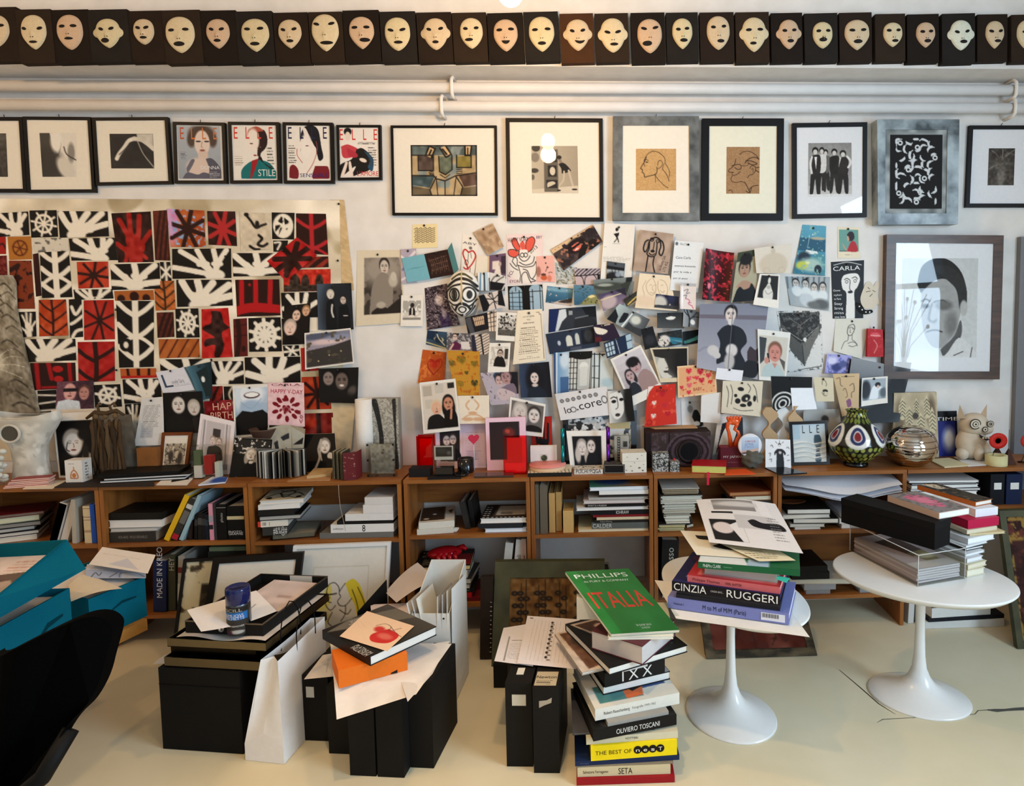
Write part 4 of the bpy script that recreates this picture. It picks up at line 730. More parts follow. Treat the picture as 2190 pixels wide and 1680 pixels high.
pin('letter','handwritten white letter starting Cara Carla','letter',(1443,514,1505,519,1492,625,1432,620),'B e2e4e4;E 5a6068 8 6 5 3.5;X a8acae 18 3 50 9 3;T 3a3c40 10 36 8 52 3 Cara Carla;T 3a3c40 8 52 6.5 74 2 estamos buscando;T 3a3c40 8 64 6.5 62 2 por la vida y;T 3a3c40 8 77 6.5 52 2 por el amor',1.5,curl=.006,hcurl=.006)
pin('drawing','pencil drawing of a pair of long-haired faces on cream paper','drawing',(1368,584,1432,589,1448,665,1358,658),'B ead9bd;C b49a78 1.6 36 14 24 30 28 50 40 60 50 50 52 28 44 12;C b49a78 1.6 60 18 58 40 66 58 80 56 86 36 80 18 66 14;C b49a78 1.4 22 20 14 40 20 60 16 78;C b49a78 1.4 34 32 40 30;C b49a78 1.4 46 32 52 30;C b49a78 1.4 42 34 42 44 46 46;C b49a78 1.6 36 52 42 54 48 51;C b49a78 1.4 64 44 70 50 76 44;C b49a78 1.4 68 30 74 28;E e4ccb0 24 78 30 16 60',1.3)
pin('photo','dark photo of a low arched building against dusk','photo',(1298,558,1337,563,1332,608,1296,605),'G 2a2a2e 54585c;E 4a5058 50 10 60 16 60;L 16161a 16 0 26 100 30;R a0aab0 0 36 100 62;L 1a1a1c 3 30 36 40 62;L 1a1a1c 3 50 36 50 62;L 1a1a1c 3 70 36 60 62;E 1c1c1e 40 80 50 34 30;E 8a96a4 66 56 16 12 60',1.3,curl=.004)
pin('photo','grey green photo strip of a fish-shaped cloud','photo',(1268,598,1353,592,1346,630,1271,628),'G 7a8484 585e58;E 3c423c 40 50 44 26 40;P 33382f 70 40 100 10 92 90 76 60;E 9aa29a 30 40 20 10 60;R 1a1c1e 84 0 100 26',1.4,curl=.003)
pin('photo','blue bay photo with a pale rocky shore','photo',(1170,611,1226,617,1222,654,1167,646),'G 5a86a0 24506e;E 7aa4b8 40 16 60 12 70;Q c8b4a8 30 94 54 78 78 66 100 70 100 100 20 100;Q 3c3430 46 88 66 72 98 58 100 80 70 90;D e0d0c4 20 44',1.4)
pin('photo','blue bay photo with a yellow green rocky point','photo',(1227,609,1268,611,1281,650,1228,652),'G 5a8298 2e5a78;Q 8a8858 30 90 50 70 74 52 100 50 100 100 26 100;D 3a3a28 16 30;Q e8d898 60 60 80 50 96 56 74 66',1.4)
pin('photo','violet dusk photo split by a thin beam of light','photo',(1281,630,1338,614,1342,645,1290,665),'G 4a4060 8a7c90;E b8a8ac 30 60 30 40 40;L e8dca8 3 -4 34 100 30;P 2a2430 60 0 100 0 100 60',1.4,curl=.005)
pin('photo','dark strip photo with a golden lit edge','photo',(1333,641,1362,622,1361,642,1340,656),'G 2c2a26 4a4436;L e0c060 10 20 84 96 60',1.4)
pin('photo','photo of a couple of arched windows with blue sky','photo',(1086,612,1160,608,1163,664,1088,662),'B 15120f;E 9ab4c4 22 24 18 22 8;R 9ab8ca 4 22 40 100;E 9ab4c4 80 20 19 22 8;R a4bccc 62 20 98 100;L 15120f 2 0 30 42 28;L 15120f 2.4 32 20 32 100;L 15120f 1.6 12 22 12 100;L 15120f 1.4 0 48 42 48;L 15120f 1.4 0 68 42 68;L 15120f 1.4 0 86 42 86;L 15120f 2.4 70 18 70 100;L 15120f 2 60 26 100 24;L 15120f 1.4 60 46 72 46;L 15120f 1.4 60 66 72 66;L 15120f 2 92 4 92 100;L 15120f 2 22 4 22 22;C e0e8ec 2 42 100 62 100',1.2)
pin('photo','dark lace and archway photo behind the striped mask','photo',(908,616,956,606,984,694,914,706),'B 54464c;D 241c22 16 4;D a09094 22 26;E c4b4b0 52 34 16 12 60;P 3a2c48 44 70 74 66 76 100 46 100;E 8a7c84 60 66 8 14 50;N 10 24',1.3,curl=.005)
pin('photo','instant photo of a figure in black, pinned above the black valentine sheet','photo',(858,631,905,630,904,697,857,697),framed('B d0cac0;R a8a49c 0 0 100 60;D eae6de 9 15;Q 1a1716 34 92 36 46 50 34 66 46 66 92;E 2a2624 52 24 11 12;L d8d2c8 8 52 40 52 70;E e0d8cc 50 84 20 10 40;R 8a857c 0 88 100 100',9,18,91,80),1.1,curl=.005)
# striped face mask (a real relief)
d=depth_for([955,578,1026,677],.05);Lm=P(991,628,-d);sc_=1/ppm(-d)
r=thing('painted_mask','black and white striped oval face mask hung among the photos','mask',Lm)
A_='B e6e2da;'+'C 16130f 9 4 34 26 22 46 18;C 16130f 9 54 18 76 22 96 34;C 4a4a2c 8 14 18 30 10 46 8;C 4a4a2c 8 54 8 70 10 86 18;C 16130f 6 2 44 20 34 46 30;C 16130f 6 54 28 80 32 98 44;O 16130f 26 52 16 13 5;O 16130f 26 52 8 9 4;E 16130f 26 52 5 8;O 16130f 72 52 20 15 5;E 16130f 74 52 9 9;C 16130f 5 4 66 20 74 44 72;C 16130f 5 56 74 78 76 96 62;C 16130f 7 20 84 40 72 60 72 80 82;O 16130f 50 84 15 6 6;C 16130f 6 24 94 40 96 50 95;C 16130f 5 88 70 84 84 70 94;C 16130f 5 94 76 88 90 76 99;C 16130f 5 10 76 18 90 30 98;C c8a870 5 48 0 50 30 50 70'
m=MB().surf(lambda u,v:[sc_*35*(2*u-1)*np.sqrt(np.clip(1-np.abs(2*v-1)**2.4,0,1))*(1-.12*v),-.048*np.sqrt(np.clip(1-(2*u-1)**2,0,1))*np.clip(1-np.abs(2*v-1)**2.4,0,1)**.4-.012*np.exp(-((u-.5)/.06)**2)*np.exp(-((v-.62)/.14)**2),sc_*49*(1-2*v)],60,84,art=A_,asp=1.4)
m.build('face','clay',r)
pin('photo','photo of black branches and a wedge of dark roof','photo',(1023,632,1073,619,1081,655,1033,667),'B d2c6be;P 16161a 0 0 24 0 36 70 20 100 0 100;P 16161a 84 0 100 0 100 100 70 80;C 1f1d1f 4 56 0 58 100;C 1f1d1f 4 30 30 58 40 84 20;C 1f1d1f 3 36 70 58 56 80 66;C 1f1d1f 3 40 10 66 70',1.2)
pin('photo','photo of a lit lattice window in a dark wall','photo',(994,679,1042,668,1049,702,1001,714),'B 1e1b1e;P d8b898 34 10 82 14 78 66 38 64;'+''.join(f'L 3a2a20 2 {x} 10 {x} 66;' for x in(42,50,58,66,74))+'L 3a2a20 2 34 36 82 36;P 4a4a50 0 10 24 0 30 100 10 100',1.2)
pin('photo','small photo of black lattice railings on cream','photo',(1042,667,1062,663,1061,708,1046,708),'B dcc8b4;'+''.join(f'L 1a1716 7 0 {y} 100 {y-4};' for y in(12,34,56,78))+'L 1a1716 8 30 0 34 100;L 1a1716 8 70 0 72 100',1.3)
pin('photo','instant photo of a rocky river landscape','photo',(1062,667,1109,669,1105,730,1060,727),framed('G e0dcd6 8a847c;E 3a3632 40 40 30 5 40;D 2a2622 12 18;D d8d2c8 14 28;R 5a554e 0 72 100 100;D 2a2622 16 25',9,9,91,82),1.1)
pin('page','tall printed cream page of fourteen lines titled 13 STEPS TO NIRVANA','page',(1107,664,1159,660,1167,770,1097,779),'B e9dcc4;L 4a3c30 1.4 76 6 88 6;L 4a3c30 1.4 88 6 88 10 94 10 96 96;T 3a2e24 40 8 5 12 0 THE;T 3a2e24 24 14 5 44 0 13 STEPS;T 3a2e24 38 20 5 14 0 TO;T 3a2e24 26 26 5 42 0 NIRVANA;X 7a6c5a 16 32 88 84 14;X 7a6c5a 40 87 60 90 1;X 7a6c5a 16 91 88 94 1',1.2,curl=.004)
pin('photo','blue photo of a boat deck with a yellow rope','photo',(914,706,957,710,955,746,911,736),'B 38506a;R 20304a 0 0 40 60;E e0e0d0 60 50 24 16 30;E 22344c 58 54 18 22 30;L e0d490 5 0 84 100 98;C e8e4d0 5 50 20 60 46 90 80',1.3)
pin('photo','photo of a woman seated in a crowd in a plum dress','photo',(956,711,1006,713,1010,748,955,748),'B 5a5458;D a8a2a0 12 10;'+fc(34,24,10,'d8c0b0','2a2024',.75)+'Q 5a2040 20 60 36 50 56 70 50 100 14 100;P d8cfc8 56 50 90 50 94 96 60 96;L d8b8a0 7 26 66 14 96',1.3)
pin('photo','photo of slanting dark stair slats','photo',(1007,716,1046,712,1049,756,1010,762),'B d8c6b4;'+''.join(f'L 2a2426 3.4 0 {y+20} 100 {y-16};' for y in range(4,110,13))+'L 17151a 8 54 0 62 100;P 2a2838 0 0 20 0 30 100 0 100',1.2)
pin('card','orange card with a large faint red heart','card',(904,747,955,753,951,812,894,819),'B c05a24;D d87a38 8 20;K c0301c 56 46 26;C a02014 4 56 78 30 50 36 28 56 36 78 26 84 48 56 78',1.4,curl=.006)
pin('card','ochre card with green brown hearts and the word LOVE','card',(955,749,1026,751,1027,845,974,845),'B c08a2e;D b8641e 10 22;K 7a6420 42 22 17;K 7a6420 82 30 14;K 6a5a24 8 30 14;K 3e3c1e 80 74 15;K 4a4420 54 50 8;K 8a7024 28 76 14;T a8301c 12 54 8 30 0 LOVE;T a8301c 36 94 8 26 0 FEU;T a8301c 78 98 8 18 0 OF',1.3,curl=.004)
pin('photo','instant photo of a person in a black coat','photo',(1047,733,1092,733,1088,800,1043,796),framed('B c6bcae;D e6e0d6 8 18;R 3a3530 80 10 100 60;Q 1c1817 20 100 28 60 50 46 76 58 86 100;'+fc(54,34,13,'c8b0a0','2a2220',1.1)+'L d8d2c8 5 6 20 20 60',8,12,92,78),1.1,curl=.004)
pin('photo','lilac photo of people embracing under a cap','photo',(1027,797,1108,794,1110,862,1050,866),'B b4aab4;P 1c1a20 68 0 100 0 100 70 84 66;E 2a4a5c 44 12 12 12 20;'+fc(46,26,10,'cbaaa4','3a2c30',.84)+fc(66,16,13,'b08a88','3a2c30',.84)+'Q 7a6a78 44 50 84 36 92 70 50 80;Q c8b4b4 30 60 50 50 90 70 70 84 40 86;D 6a5c64 14 36',1.3)
pin('photo','dark blue portrait of a pale woman, cornered at the steps page','photo',(1110,779,1174,773,1181,849,1114,850),'H 33425c 151316;E 17161c 50 46 30 44 40;'+fc(48,42,13,'e0d0c8','17151a',1.1,1)+'Q 1e2430 20 100 30 72 50 66 70 74 84 100;E d0c0b8 48 64 10 5 50',1.2)
pin('card','cream card with a faint orange lobster','card',(978,846,1046,845,1047,905,982,906),'B ecdfca;C d8ac84 5 34 50 26 34 36 18;C d8ac84 5 58 50 66 34 54 16;E d8ac84 46 62 14 6 40;C d8ac84 4 10 84 30 70 46 68;C d8ac84 4 84 84 64 70 46 68;E d8ac84 30 84 18 7 50;E d8ac84 64 84 18 7 50',1.4)
pin('photo','white bordered photo of a pair of laughing women in a gallery room','photo',(897,818,974,809,985,919,906,927),framed('B d8cbbb;R b8ac9c 4 4 30 26;R c8beb0 40 2 66 22;R 2a2624 78 2 98 14;R cabfae 8 34 30 54;'+fc(40,54,14,'e0aa8c','d8c0a0',1.3)+fc(76,46,14,'c88a6c','1c1412',1.3,1)+'Q 1a1717 8 100 16 74 44 68 62 82 60 100;Q 15110f 58 100 64 66 90 60 100 80 100 100;L c88a6c 6 84 60 80 80',4,5,96,93),1.2,curl=.004)
pin('photo','black and white instant photo of a couple looking sideways','photo',(1091,848,1167,864,1161,934,1085,926),framed('B 6a6460;'+fc(28,34,18,'d0c8c0','b0a69c',.9,1)+fc(72,40,17,'dcd4cc','3a3430',.9)+'Q 201d1c 40 100 56 78 90 80 100 100',5,7,96,88),1.2)
pin('photo','night photo of a dark tower building with blue drapes','photo',(1174,661,1274,654,1277,694,1173,711),'B 30343c;R 1c2a58 0 0 20 100;P d4dce0 22 6 36 4 38 40 28 60 20 100 14 100;R 9aa0a0 42 14 50 34;Q 26282c 52 100 54 60 60 50 80 46 90 54 98 100;P 17181b 70 0 100 0 100 60 80 50;L 6a7074 3 56 52 82 46',1.3)
pin('photo','night photo of arched lit windows in a slate blue wall','photo',(1167,714,1278,695,1283,740,1176,757),'B 2b3446;E d8d8cc 42 44 6 20 20;R d8d8cc 36 44 48 76;E c8ccc4 58 40 4 20 20;R c8ccc4 54 40 62 74;E c0c8d0 22 54 3 12 40;R 4a505c 42 84 64 100;R 1a1c22 66 10 100 80;E 3c424c 80 40 8 30 50',1.3,curl=.003)
pin('photo','photo of a bright sliver of window and sea blue wall','photo',(1184,754,1217,752,1217,840,1186,842),'H 6a9ac8 b8ccd8;L e4ecf0 10 20 0 14 100;R 4a6c98 40 60 100 100;L 2a4a7a 12 6 0 4 100;E d8e4ec 70 20 30 20 60',1.3)
pin('photo','photo of a white arched door behind a black window grid','photo',(1217,752,1267,750,1262,832,1216,834),'B d6d4cc;R c2c2bc 40 20 90 96;E e8e6de 66 40 20 12 30;R dad8d0 50 40 84 90;R 15140f 0 0 100 16;L 15140f 3.4 8 0 6 100;L 15140f 3.4 22 0 20 100;L 15140f 4 36 0 36 100;'+''.join(f'L 15140f 2.4 0 {y} 38 {y};' for y in(28,42,56,70,84,98))+'L 15140f 3 96 0 96 100;E 15140f 60 16 40 5',1.1)
pin('photo','pale photo of a thick black window bar and sea','photo',(1267,754,1312,754,1311,833,1265,832),'G cfdadc d8dcd4;L 121416 5 34 0 34 100;L 121416 5 10 0 12 100;L 121416 3 0 36 36 36;L 121416 3 0 68 36 70;L 121416 5 0 4 60 4;E b8ccd0 74 80 30 12 60',1.2)
pin('photo','double photo of a boat window and grey sky, tilted','photo',(1325,649,1390,683,1370,720,1297,682),'H b4c4c4 4a4c50;P 17191c 0 30 20 60 26 100 0 100;Q 1a1c20 26 30 40 26 42 70 30 84;L e0e8e6 4 48 0 44 100;P 36383a 52 60 70 70 100 60 100 100 50 100;E cfd2c8 66 36 14 22 50',1.2)
pin('photo','plum dark photo with a torn bright window shape','photo',(1269,695,1312,691,1328,724,1273,732),'B 2a1c30;Q e6ddcc 0 10 30 20 60 40 40 60 10 50;R 5a1c24 0 70 26 100;L e0d8c0 4 40 8 80 4',1.3)
pin('photo','blue photo of a multi-pane window at night','photo',(1291,733,1349,711,1354,746,1298,766),'B 1d2a44;R b8ccd4 4 10 34 90;R a8c0cc 80 4 100 90;L 1d2a44 3 14 0 14 100;L 1d2a44 3 24 0 24 100;L 1d2a44 3 4 36 34 36;L 1d2a44 3 4 64 34 64;L 1d2a44 3 80 44 100 44;L d8e0e4 2 44 0 50 100',1.2)
pin('photo','tiny near-black photo tilted over the embracing pair','photo',(1371,704,1396,697,1408,740,1379,748),'B 16161a;E 2c2e34 50 60 40 24 70',2)
pin('photo','dark photo with a pale torn cloud shape','photo',(1405,669,1461,668,1463,702,1405,701),'G 24272a 4a4c4c;Q e6e6e0 32 34 50 24 70 28 60 44 40 44',1.3,hcurl=.006)
pin('photo','photo of a bare black tree against grey dusk','photo',(1462,659,1497,668,1504,701,1460,698),'H 9aa0a4 3a3c40;C 121214 7 30 100 34 50 20 6;C 121214 5 34 56 60 30 80 6;C 121214 5 34 40 10 20 2 6;E e0e0dc 50 70 12 16 40;C 121214 4 50 40 76 34 98 40',1.2,hcurl=.004)
pin('photo','photo of a snowy rock above teal sea','photo',(1406,712,1458,704,1460,736,1408,743),'B 1f2628;P 2a7088 30 30 100 60 100 100 60 90;E d8d0c8 24 60 26 40 30;D 3a3430 14 20;P 5a94a4 40 50 100 76 100 90',1.3)
pin('photo','photo of a turquoise wave strip on black','photo',(1460,709,1512,702,1518,730,1460,738),'B 1c2124;Q 5cb0b0 4 70 40 56 80 30 84 60 50 76 10 92',1.3,hcurl=.006)
pin('photo','white bordered photo of a man kissing a smiling dark haired woman','photo',(1305,768,1370,737,1421,836,1350,869),framed('G d2ccd0 a89ca0;'+fc(30,52,13,'bca0a0','2a2226',1.4,1)+fc(58,36,17,'b8989a','1c1618',1.4)+'E 1c1618 56 24 22 12 30;Q 262a32 6 100 14 76 36 72 46 100;Q a08480 44 100 50 64 80 52 98 70 98 100',6,4,95,82),1.2)
pin('photo','framed-edge photo of a half shadowed face with full lips','photo',(1390,744,1472,741,1472,815,1412,817),framed('H b8b8b0 2c2822;E 2c2822 70 40 44 60 50;Q d0ccc0 14 30 30 34 36 64 30 84 44 96 10 100 0 60;P 2a2622 0 0 100 0 100 20 40 34 20 30 0 24;E 3a3430 26 78 9 4 40;E 17130f 96 50 40 70 50;C 4a443e 2 30 36 36 60 28 66',5,4,97,88,'d8c8a8'),1.2,curl=.008)
pin('drawing','white sheet with ring doodles spelling lo core','drawing',(1187,842,1297,826,1312,886,1199,898),'B e0dcda;'+''.join(f'O 3a3636 {10+k*11} {30-k*1.2:.0f} 3.4 6 1.2;O 3a3636 {10+k*11} {30-k*1.2:.0f} 1.6 3 1;' for k in range(7))+'T 2a2626 12 78 13 0 6 lo;T 2a2626 40 70 15 44 6 core;O 3a3636 28 66 5 9 1.4;E 3a3636 36 68 1.6 3;O 3a3636 90 44 5 12 1.4',1.2,curl=.006)
pin('photo','high contrast close photo of a woman\'s pale face','photo',(1300,836,1350,830,1358,900,1304,905),'H e0dcd4 1a1817;Q e4e0d8 6 10 50 6 64 40 56 74 30 90 10 70;E 1a1817 22 34 10 5 30;E 1a1817 54 30 9 5 30;C 3a3430 3 36 20 38 50 28 58;E 3a3430 34 76 10 5 30;C 1a1817 4 10 24 22 20 34 24;E 17140f 84 50 20 60 50',1.2)
pin('card','cream card crowded with pink and red hearts','card',(1448,783,1530,776,1533,840,1450,850),'B e8c498;R e0a878 4 6 96 94;'+''.join(f'K {c_} {x} {y} {r_};' for x,y,r_,c_ in[(30,20,9,'d02038'),(30,44,8,'e05068'),(60,26,10,'c01830'),(84,12,9,'d82838'),(80,40,8,'c82838'),(62,54,9,'c01830'),(50,44,7,'d83048'),(30,66,8,'e05868'),(28,88,7,'d82840'),(86,60,6,'d02838'),(10,70,6,'c82838')])+'T a02818 40 84 8 22 0 BABY;D d84028 14 36',1.2,curl=.006)
pin('card','tall red card with a round corner and cut-out hearts','card',(1386,826,1444,820,1447,905,1378,912),'B cc3020;D e05038 6 22;P e9e0d8 0 0 22 0 6 14 0 30;K e8dcd0 26 44 9;K e8dcd0 26 76 10;K b81828 54 24 12;K c02838 62 52 11;K b81828 72 74 11;T 8a1414 30 16 10 44 -6 BABY;O 8a1414 14 90 8 6 2',1.3,curl=.012)
pin('poster','large grey blue photo of a man in a dark suit with terriers','poster',(1497,650,1644,648,1624,812,1489,785),'G 7c8090 a4a4b0;R 6a6470 0 16 100 22;C 8a8c98 3 2 74 14 66 30 72;'+fc(46,15,8,'d8ccc6','16161a',1.05)+'Q 1d1f26 28 44 36 34 48 30 66 36 74 52 66 66 76 84 62 96 44 84 30 88 34 60;E d4d0cc 47 26 4 5;L 17171c 6 50 34 54 70;E c8c4c2 24 70 9 8 30;E d0ccca 52 66 9 9 30;E b8b4b2 50 82 8 12 40;Q 3a3034 76 66 80 58 88 62 94 58 94 76 80 84;Q 1a1a1e 70 100 76 78 96 80 92 98;E c8c4c2 30 76 6 5;L 5a5c68 1 49 0 49 100',1.3,curl=.01)
pin('card','blank white card below the terrier photo','card',(1533,786,1590,792,1586,816,1530,810),'B e6e6ea',4)
pin('photo','photo of a labyrinth wall seen from above','photo',(1661,665,1756,664,1760,788,1682,796),'B dedcd6;P 2a2826 4 3 95 2 95 26 50 58 4 26;D 5c5a56 16 12;P 54524e 4 26 50 58 50 92 20 66;P 6e6c66 50 58 95 26 95 36 50 92;L 1c1a19 1.5 50 58 50 92;L b0aea8 1.2 4 26 50 50 95 26;L 9a988f 1 26 12 50 24 74 12;L 9a988f 1 50 24 50 36;E e6e4de 58 48 4 4;P dedcd6 0 70 20 68 50 94 96 36 96 96 0 100;L 24221f 1.4 95 2 95 96;L 24221f 1.4 30 98 95 95;D 4a4844 20 30;P dedcd6 0 72 14 66 50 96 97 40 97 92 0 98',1.2,curl=.003)
pin('photo','instant photo of a red faced man on a telephone','photo',(1620,703,1691,711,1680,815,1623,812),framed('B ccc8bc;P 3a4044 0 4 26 6 16 60 0 70;P 5a5450 70 50 96 60 96 84;'+fc(56,40,21,'cc8a7c','7a5444',1.35)+'C 16161a 7 30 44 34 62;E c88a7c 26 60 9 8 30;Q b4c4c4 4 100 14 76 44 66 74 70 96 92 98 100;P c88a7c 46 66 66 66 58 78',5,11,95,93,'e2e2dc'),1.2,curl=.004)
pin('photo','curled dark red blossom photo standing off the wall','photo',(1508,531,1569,541,1556,645,1499,640),'B 3c0e14;D 8a1c28 7 12;D c02c3c 9 28;E d86a7c 26 74 7 7 60;E b02838 60 50 16 14 70;G 4a1218 2a0a10;D 9a2030 7 12;D c83848 9 28;E e07a8c 24 72 6 6 60',1.3,hcurl=.03,curl=.012)
pin('photo','photo of a dark haired man in a black sleeveless shirt','photo',(1578,540,1616,533,1620,641,1563,647),'B a8a48c;P 3a4430 0 0 100 0 100 12 0 20;'+fc(44,34,24,'a88874','1c1815',1.9)+'E 17140f 50 16 32 12 30;Q a88874 10 70 40 58 80 66 90 80;Q 171a1e 4 100 16 76 30 70 44 76 66 74 78 66 100 90 100 100',1.3,curl=.01)
pin('drawing','pale beige sheet with a faint pumpkin face','drawing',(1613,531,1694,520,1690,584,1617,584),'B d8d0c2;E c8bca8 50 70 40 44 20;O b8aa94 30 90 9 10 2;O b8aa94 74 88 9 10 2;E c4b8a4 50 20 6 10 40',1.6,curl=.006)
pin('photo','instant photo of a white statue on black','photo',(1625,585,1668,587,1664,659,1610,651),framed('B 211f1c;Q d8d6ce 30 100 24 70 36 50 44 36 56 36 64 50 76 74 72 100;E d8d6ce 50 22 8 14 20;E b0aea6 50 50 10 8 40;C 8a8880 3 34 66 50 80 70 68',10,4,94,76),1.2,curl=.006)
pin('print','tall colour print of a table laid beside the blue sea','print',(1716,480,1767,483,1763,590,1696,585),'G 5aa0b8 3a7a90;R 2a5870 0 26 100 52;E b0a890 70 26 30 3 60;P dce4e0 30 50 70 52 74 58 26 58;E 22303c 26 66 22 12 50;P 4a8894 60 56 100 60 100 100 50 90;E a8c4b8 50 80 40 14 60;E d0d050 22 82 18 8 60;E e0e4a0 40 76 8 3 50;E 182430 76 88 12 9 30;L d8e4e4 1.5 36 20 34 46;E e8ece8 48 19 2 1.5;D 8ab8b0 12 34',1.3,curl=.012)
pin('photo','grey photo of a family seated in a row','photo',(1679,591,1775,592,1772,664,1690,652),'B a8b0b2;'+''.join(f'L 6a7276 4 {x} 0 {x-2} 40;' for x in range(4,100,12))+''.join(fc(x,y,7,'d0c8be','201e1e',.72)+f'E dce2e2 {x} {y+26} 12 18 30;' for x,y in((22,22),(44,24),(64,34),(84,32)))+'E c4ccd0 44 76 18 22 30;E 5a5c5c 80 84 20 16 60;E 6a6c6a 60 90 16 12 50',1.3,curl=.008)
pin('card','small card of a girl in red against green, topmost on the right','card',(1791,485,1838,486,1840,552,1792,552),'B e6d8bc;R 6a9c90 6 8 94 78;Q 2a1c1a 42 24 56 14 72 18 76 34 64 44 46 42;Q c89a80 42 28 50 30 52 42 44 44;Q b02028 40 78 54 54 66 44 82 52 88 78;C c89a80 5 40 74 30 66 24 56;R 3a3a3a 6 76 40 78;X 8a7a68 28 86 72 90 1',1.2)
pin('card','black card lettered CARLA with a long white face','card',(1777,560,1848,556,1846,680,1781,681),'B 161616;T e6e6e2 6 16 13 82 0 CARLA;C e6e6e2 2 8 6 50 2 92 8;Q e8e6e0 30 34 40 24 76 22 88 32 80 46 70 56 68 100 44 100 46 58 34 48;C 16130f 2.2 40 32 48 30 56 33;C 16130f 2.2 64 30 74 28 80 32;O 16130f 47 36 4 2.4 1.4;O 16130f 73 35 4 2.4 1.4;C 16130f 2 58 34 56 48 62 52;E 16130f 58 54 8 2.4;T e6e6e2 4 52 6 22 0 Gone;T e6e6e2 6 60 6 24 0 nylon;T e6e6e2 6 67 6 22 0 to Paris;T e6e6e2 6 76 8 26 0 Stay;T e6e6e2 6 84 8 28 0 Strong;T e6e6e2 6 92 8 30 0 miss;T e6e6e2 6 99 7 34 0 you lots;Q e8e6e0 60 100 60 60 70 60 72 100',1.1)
# cut-out figure
d=depth_for([1838,600,1895,668],.004);Lc=P(1866,634,-d);m=MB()
def cut(pts,col,e=0):
 m.add([P(x,y,-d-e)-Lc for x,y in smooth(pts+[pts[0]],4)[:-1]],[tuple(range(len(pts)*4))[::-1]],col)
cut([(1852,604),(1862,602),(1868,612),(1874,602),(1882,606),(1878,624),(1880,640),(1894,652),(1888,656),(1876,650),(1868,660),(1848,658),(1840,640),(1846,618)],'d8ccb8')
cut([(1832,646),(1842,650),(1850,662),(1864,662),(1866,668),(1850,672),(1838,668),(1831,656)],'1c1c1c',.0006)
for x,y in((1838,655),(1844,662),(1852,667),(1860,667)):m.add([P(x+1.6*math.cos(q),y+1.6*math.sin(q),-d-.0012)-Lc for q in np.linspace(0,6,8)],[tuple(range(8))],'eee')
for pts in([(1856,614),(1860,618)],[(1852,624),(1862,622)],[(1866,620),(1872,624)],[(1860,634),(1866,628)]):m.tube([P(x,y,-d-.001)-Lc for x,y in pts],.0012,'3a3430',5)
o=m.build('paper_cutout','paper',None,(0,0,0));o.location=Lc;tag(o,'beige cut-out animal figure with a black dotted piece, right of the CARLA card','cutout')
pin('drawing','line drawing of a long-necked woman on cream paper','drawing',(1787,681,1861,684,1841,767,1781,750),'B dad6c6;C 3a3834 2 46 16 40 22 40 40 48 46 56 40 60 24 54 14 46 16;C 3a3834 1.6 42 24 50 22 58 26;C 3a3834 1.6 44 44 44 60 34 66 26 88;C 3a3834 1.6 56 44 58 56 68 60 78 70;C 3a3834 1.4 48 30 47 36 51 37;C 3a3834 1.6 46 68 60 62 76 66 64 74 50 74;C 3a3834 1.2 44 27 47 26;C 3a3834 1.2 52 27 56 27',1.2,curl=.012)
# red packet
d=depth_for([1850,702,1888,768],.024);Lc=P(1868,735,-d)
r=thing('packet','red metallic packet hung by a pin right of the line drawing','packet',Lc)
a=[P(x,y,-d)for x,y in((1853,702),(1884,704),(1888,762),(1851,762))];f_=[p+np.array([0,-.02,0])for p in a]
m=MB().hexa([p-Lc for p in a],[p-Lc for p in f_],'a8141c');m.build('packet_body','card',r)
m=MB().sheet(*[p-Lc+np.array([0,-.0008,0])for p in f_],'B b0161e;E d85058 50 20 30 8 50;L e8b0a8 6 20 24 80 24;C e8a8a0 4 40 40 60 60 40 86;D c83038 8 26',PXM*1.5);m.build('packet_label','photo',r);add_pin(r,1868,700,-d)
pin('photo','violet blue photo of figures lying in light','photo',(1769,756,1822,760,1816,798,1763,798),'B a8a8dc;D 6a70b8 8 16;E 3a4078 46 66 22 22 50;E d8d8f4 24 34 20 20 60;E 545c90 70 50 18 18 60;R 1c2040 94 20 100 100',1.4)
pin('poster','big grey black poster curling off the wall by the brown frame','poster',(1822,764,1948,789,1918,900,1800,905),'H 8a8e92 2a2c2e;G 8c9094 4a4e52;E 141516 50 80 50 34 50;E 6a7074 30 60 22 14 70;E 1a1b1c 84 40 20 40 70',1.8,curl=.03)
pin('card','tan card with a sketched ink crowd scene','card',(1546,814,1632,815,1626,890,1542,882),'B d9ceb6;'+''.join(f'E 1c1a18 {x} {y} {a} {b_} 30 {r_};' for x,y,a,b_,r_ in[(46,24,8,6,10),(60,50,9,14,60),(40,60,7,8,0),(70,66,6,8,20),(54,72,8,5,0),(82,50,4,9,0),(34,44,4,5,0)])+'C 3a3834 1.6 10 16 16 40 14 80;C 3a3834 1.6 20 12 26 36 24 70;C 3a3834 1.6 76 10 84 26 90 60;C 3a3834 1.6 62 8 70 20 66 34;C 3a3834 1.4 30 82 50 88 80 84;E d9ceb6 62 52 3 4',1.2,curl=.006)
pin('photo','black and white advert of a figure in a black coat','photo',(1456,858,1496,856,1506,912,1458,915),'B c8c8c4;R e6e4e0 0 0 40 100;E 8a8a88 46 30 14 14 50;Q 141416 50 60 64 36 84 40 98 90 70 100 60 80;E d8d8d4 70 86 14 9 20',1.4)
pin('paper','blank white sheet under the cream card of hearts','paper',(1500,845,1542,838,1540,905,1498,902),'B e2ddd6',4,pins=0)
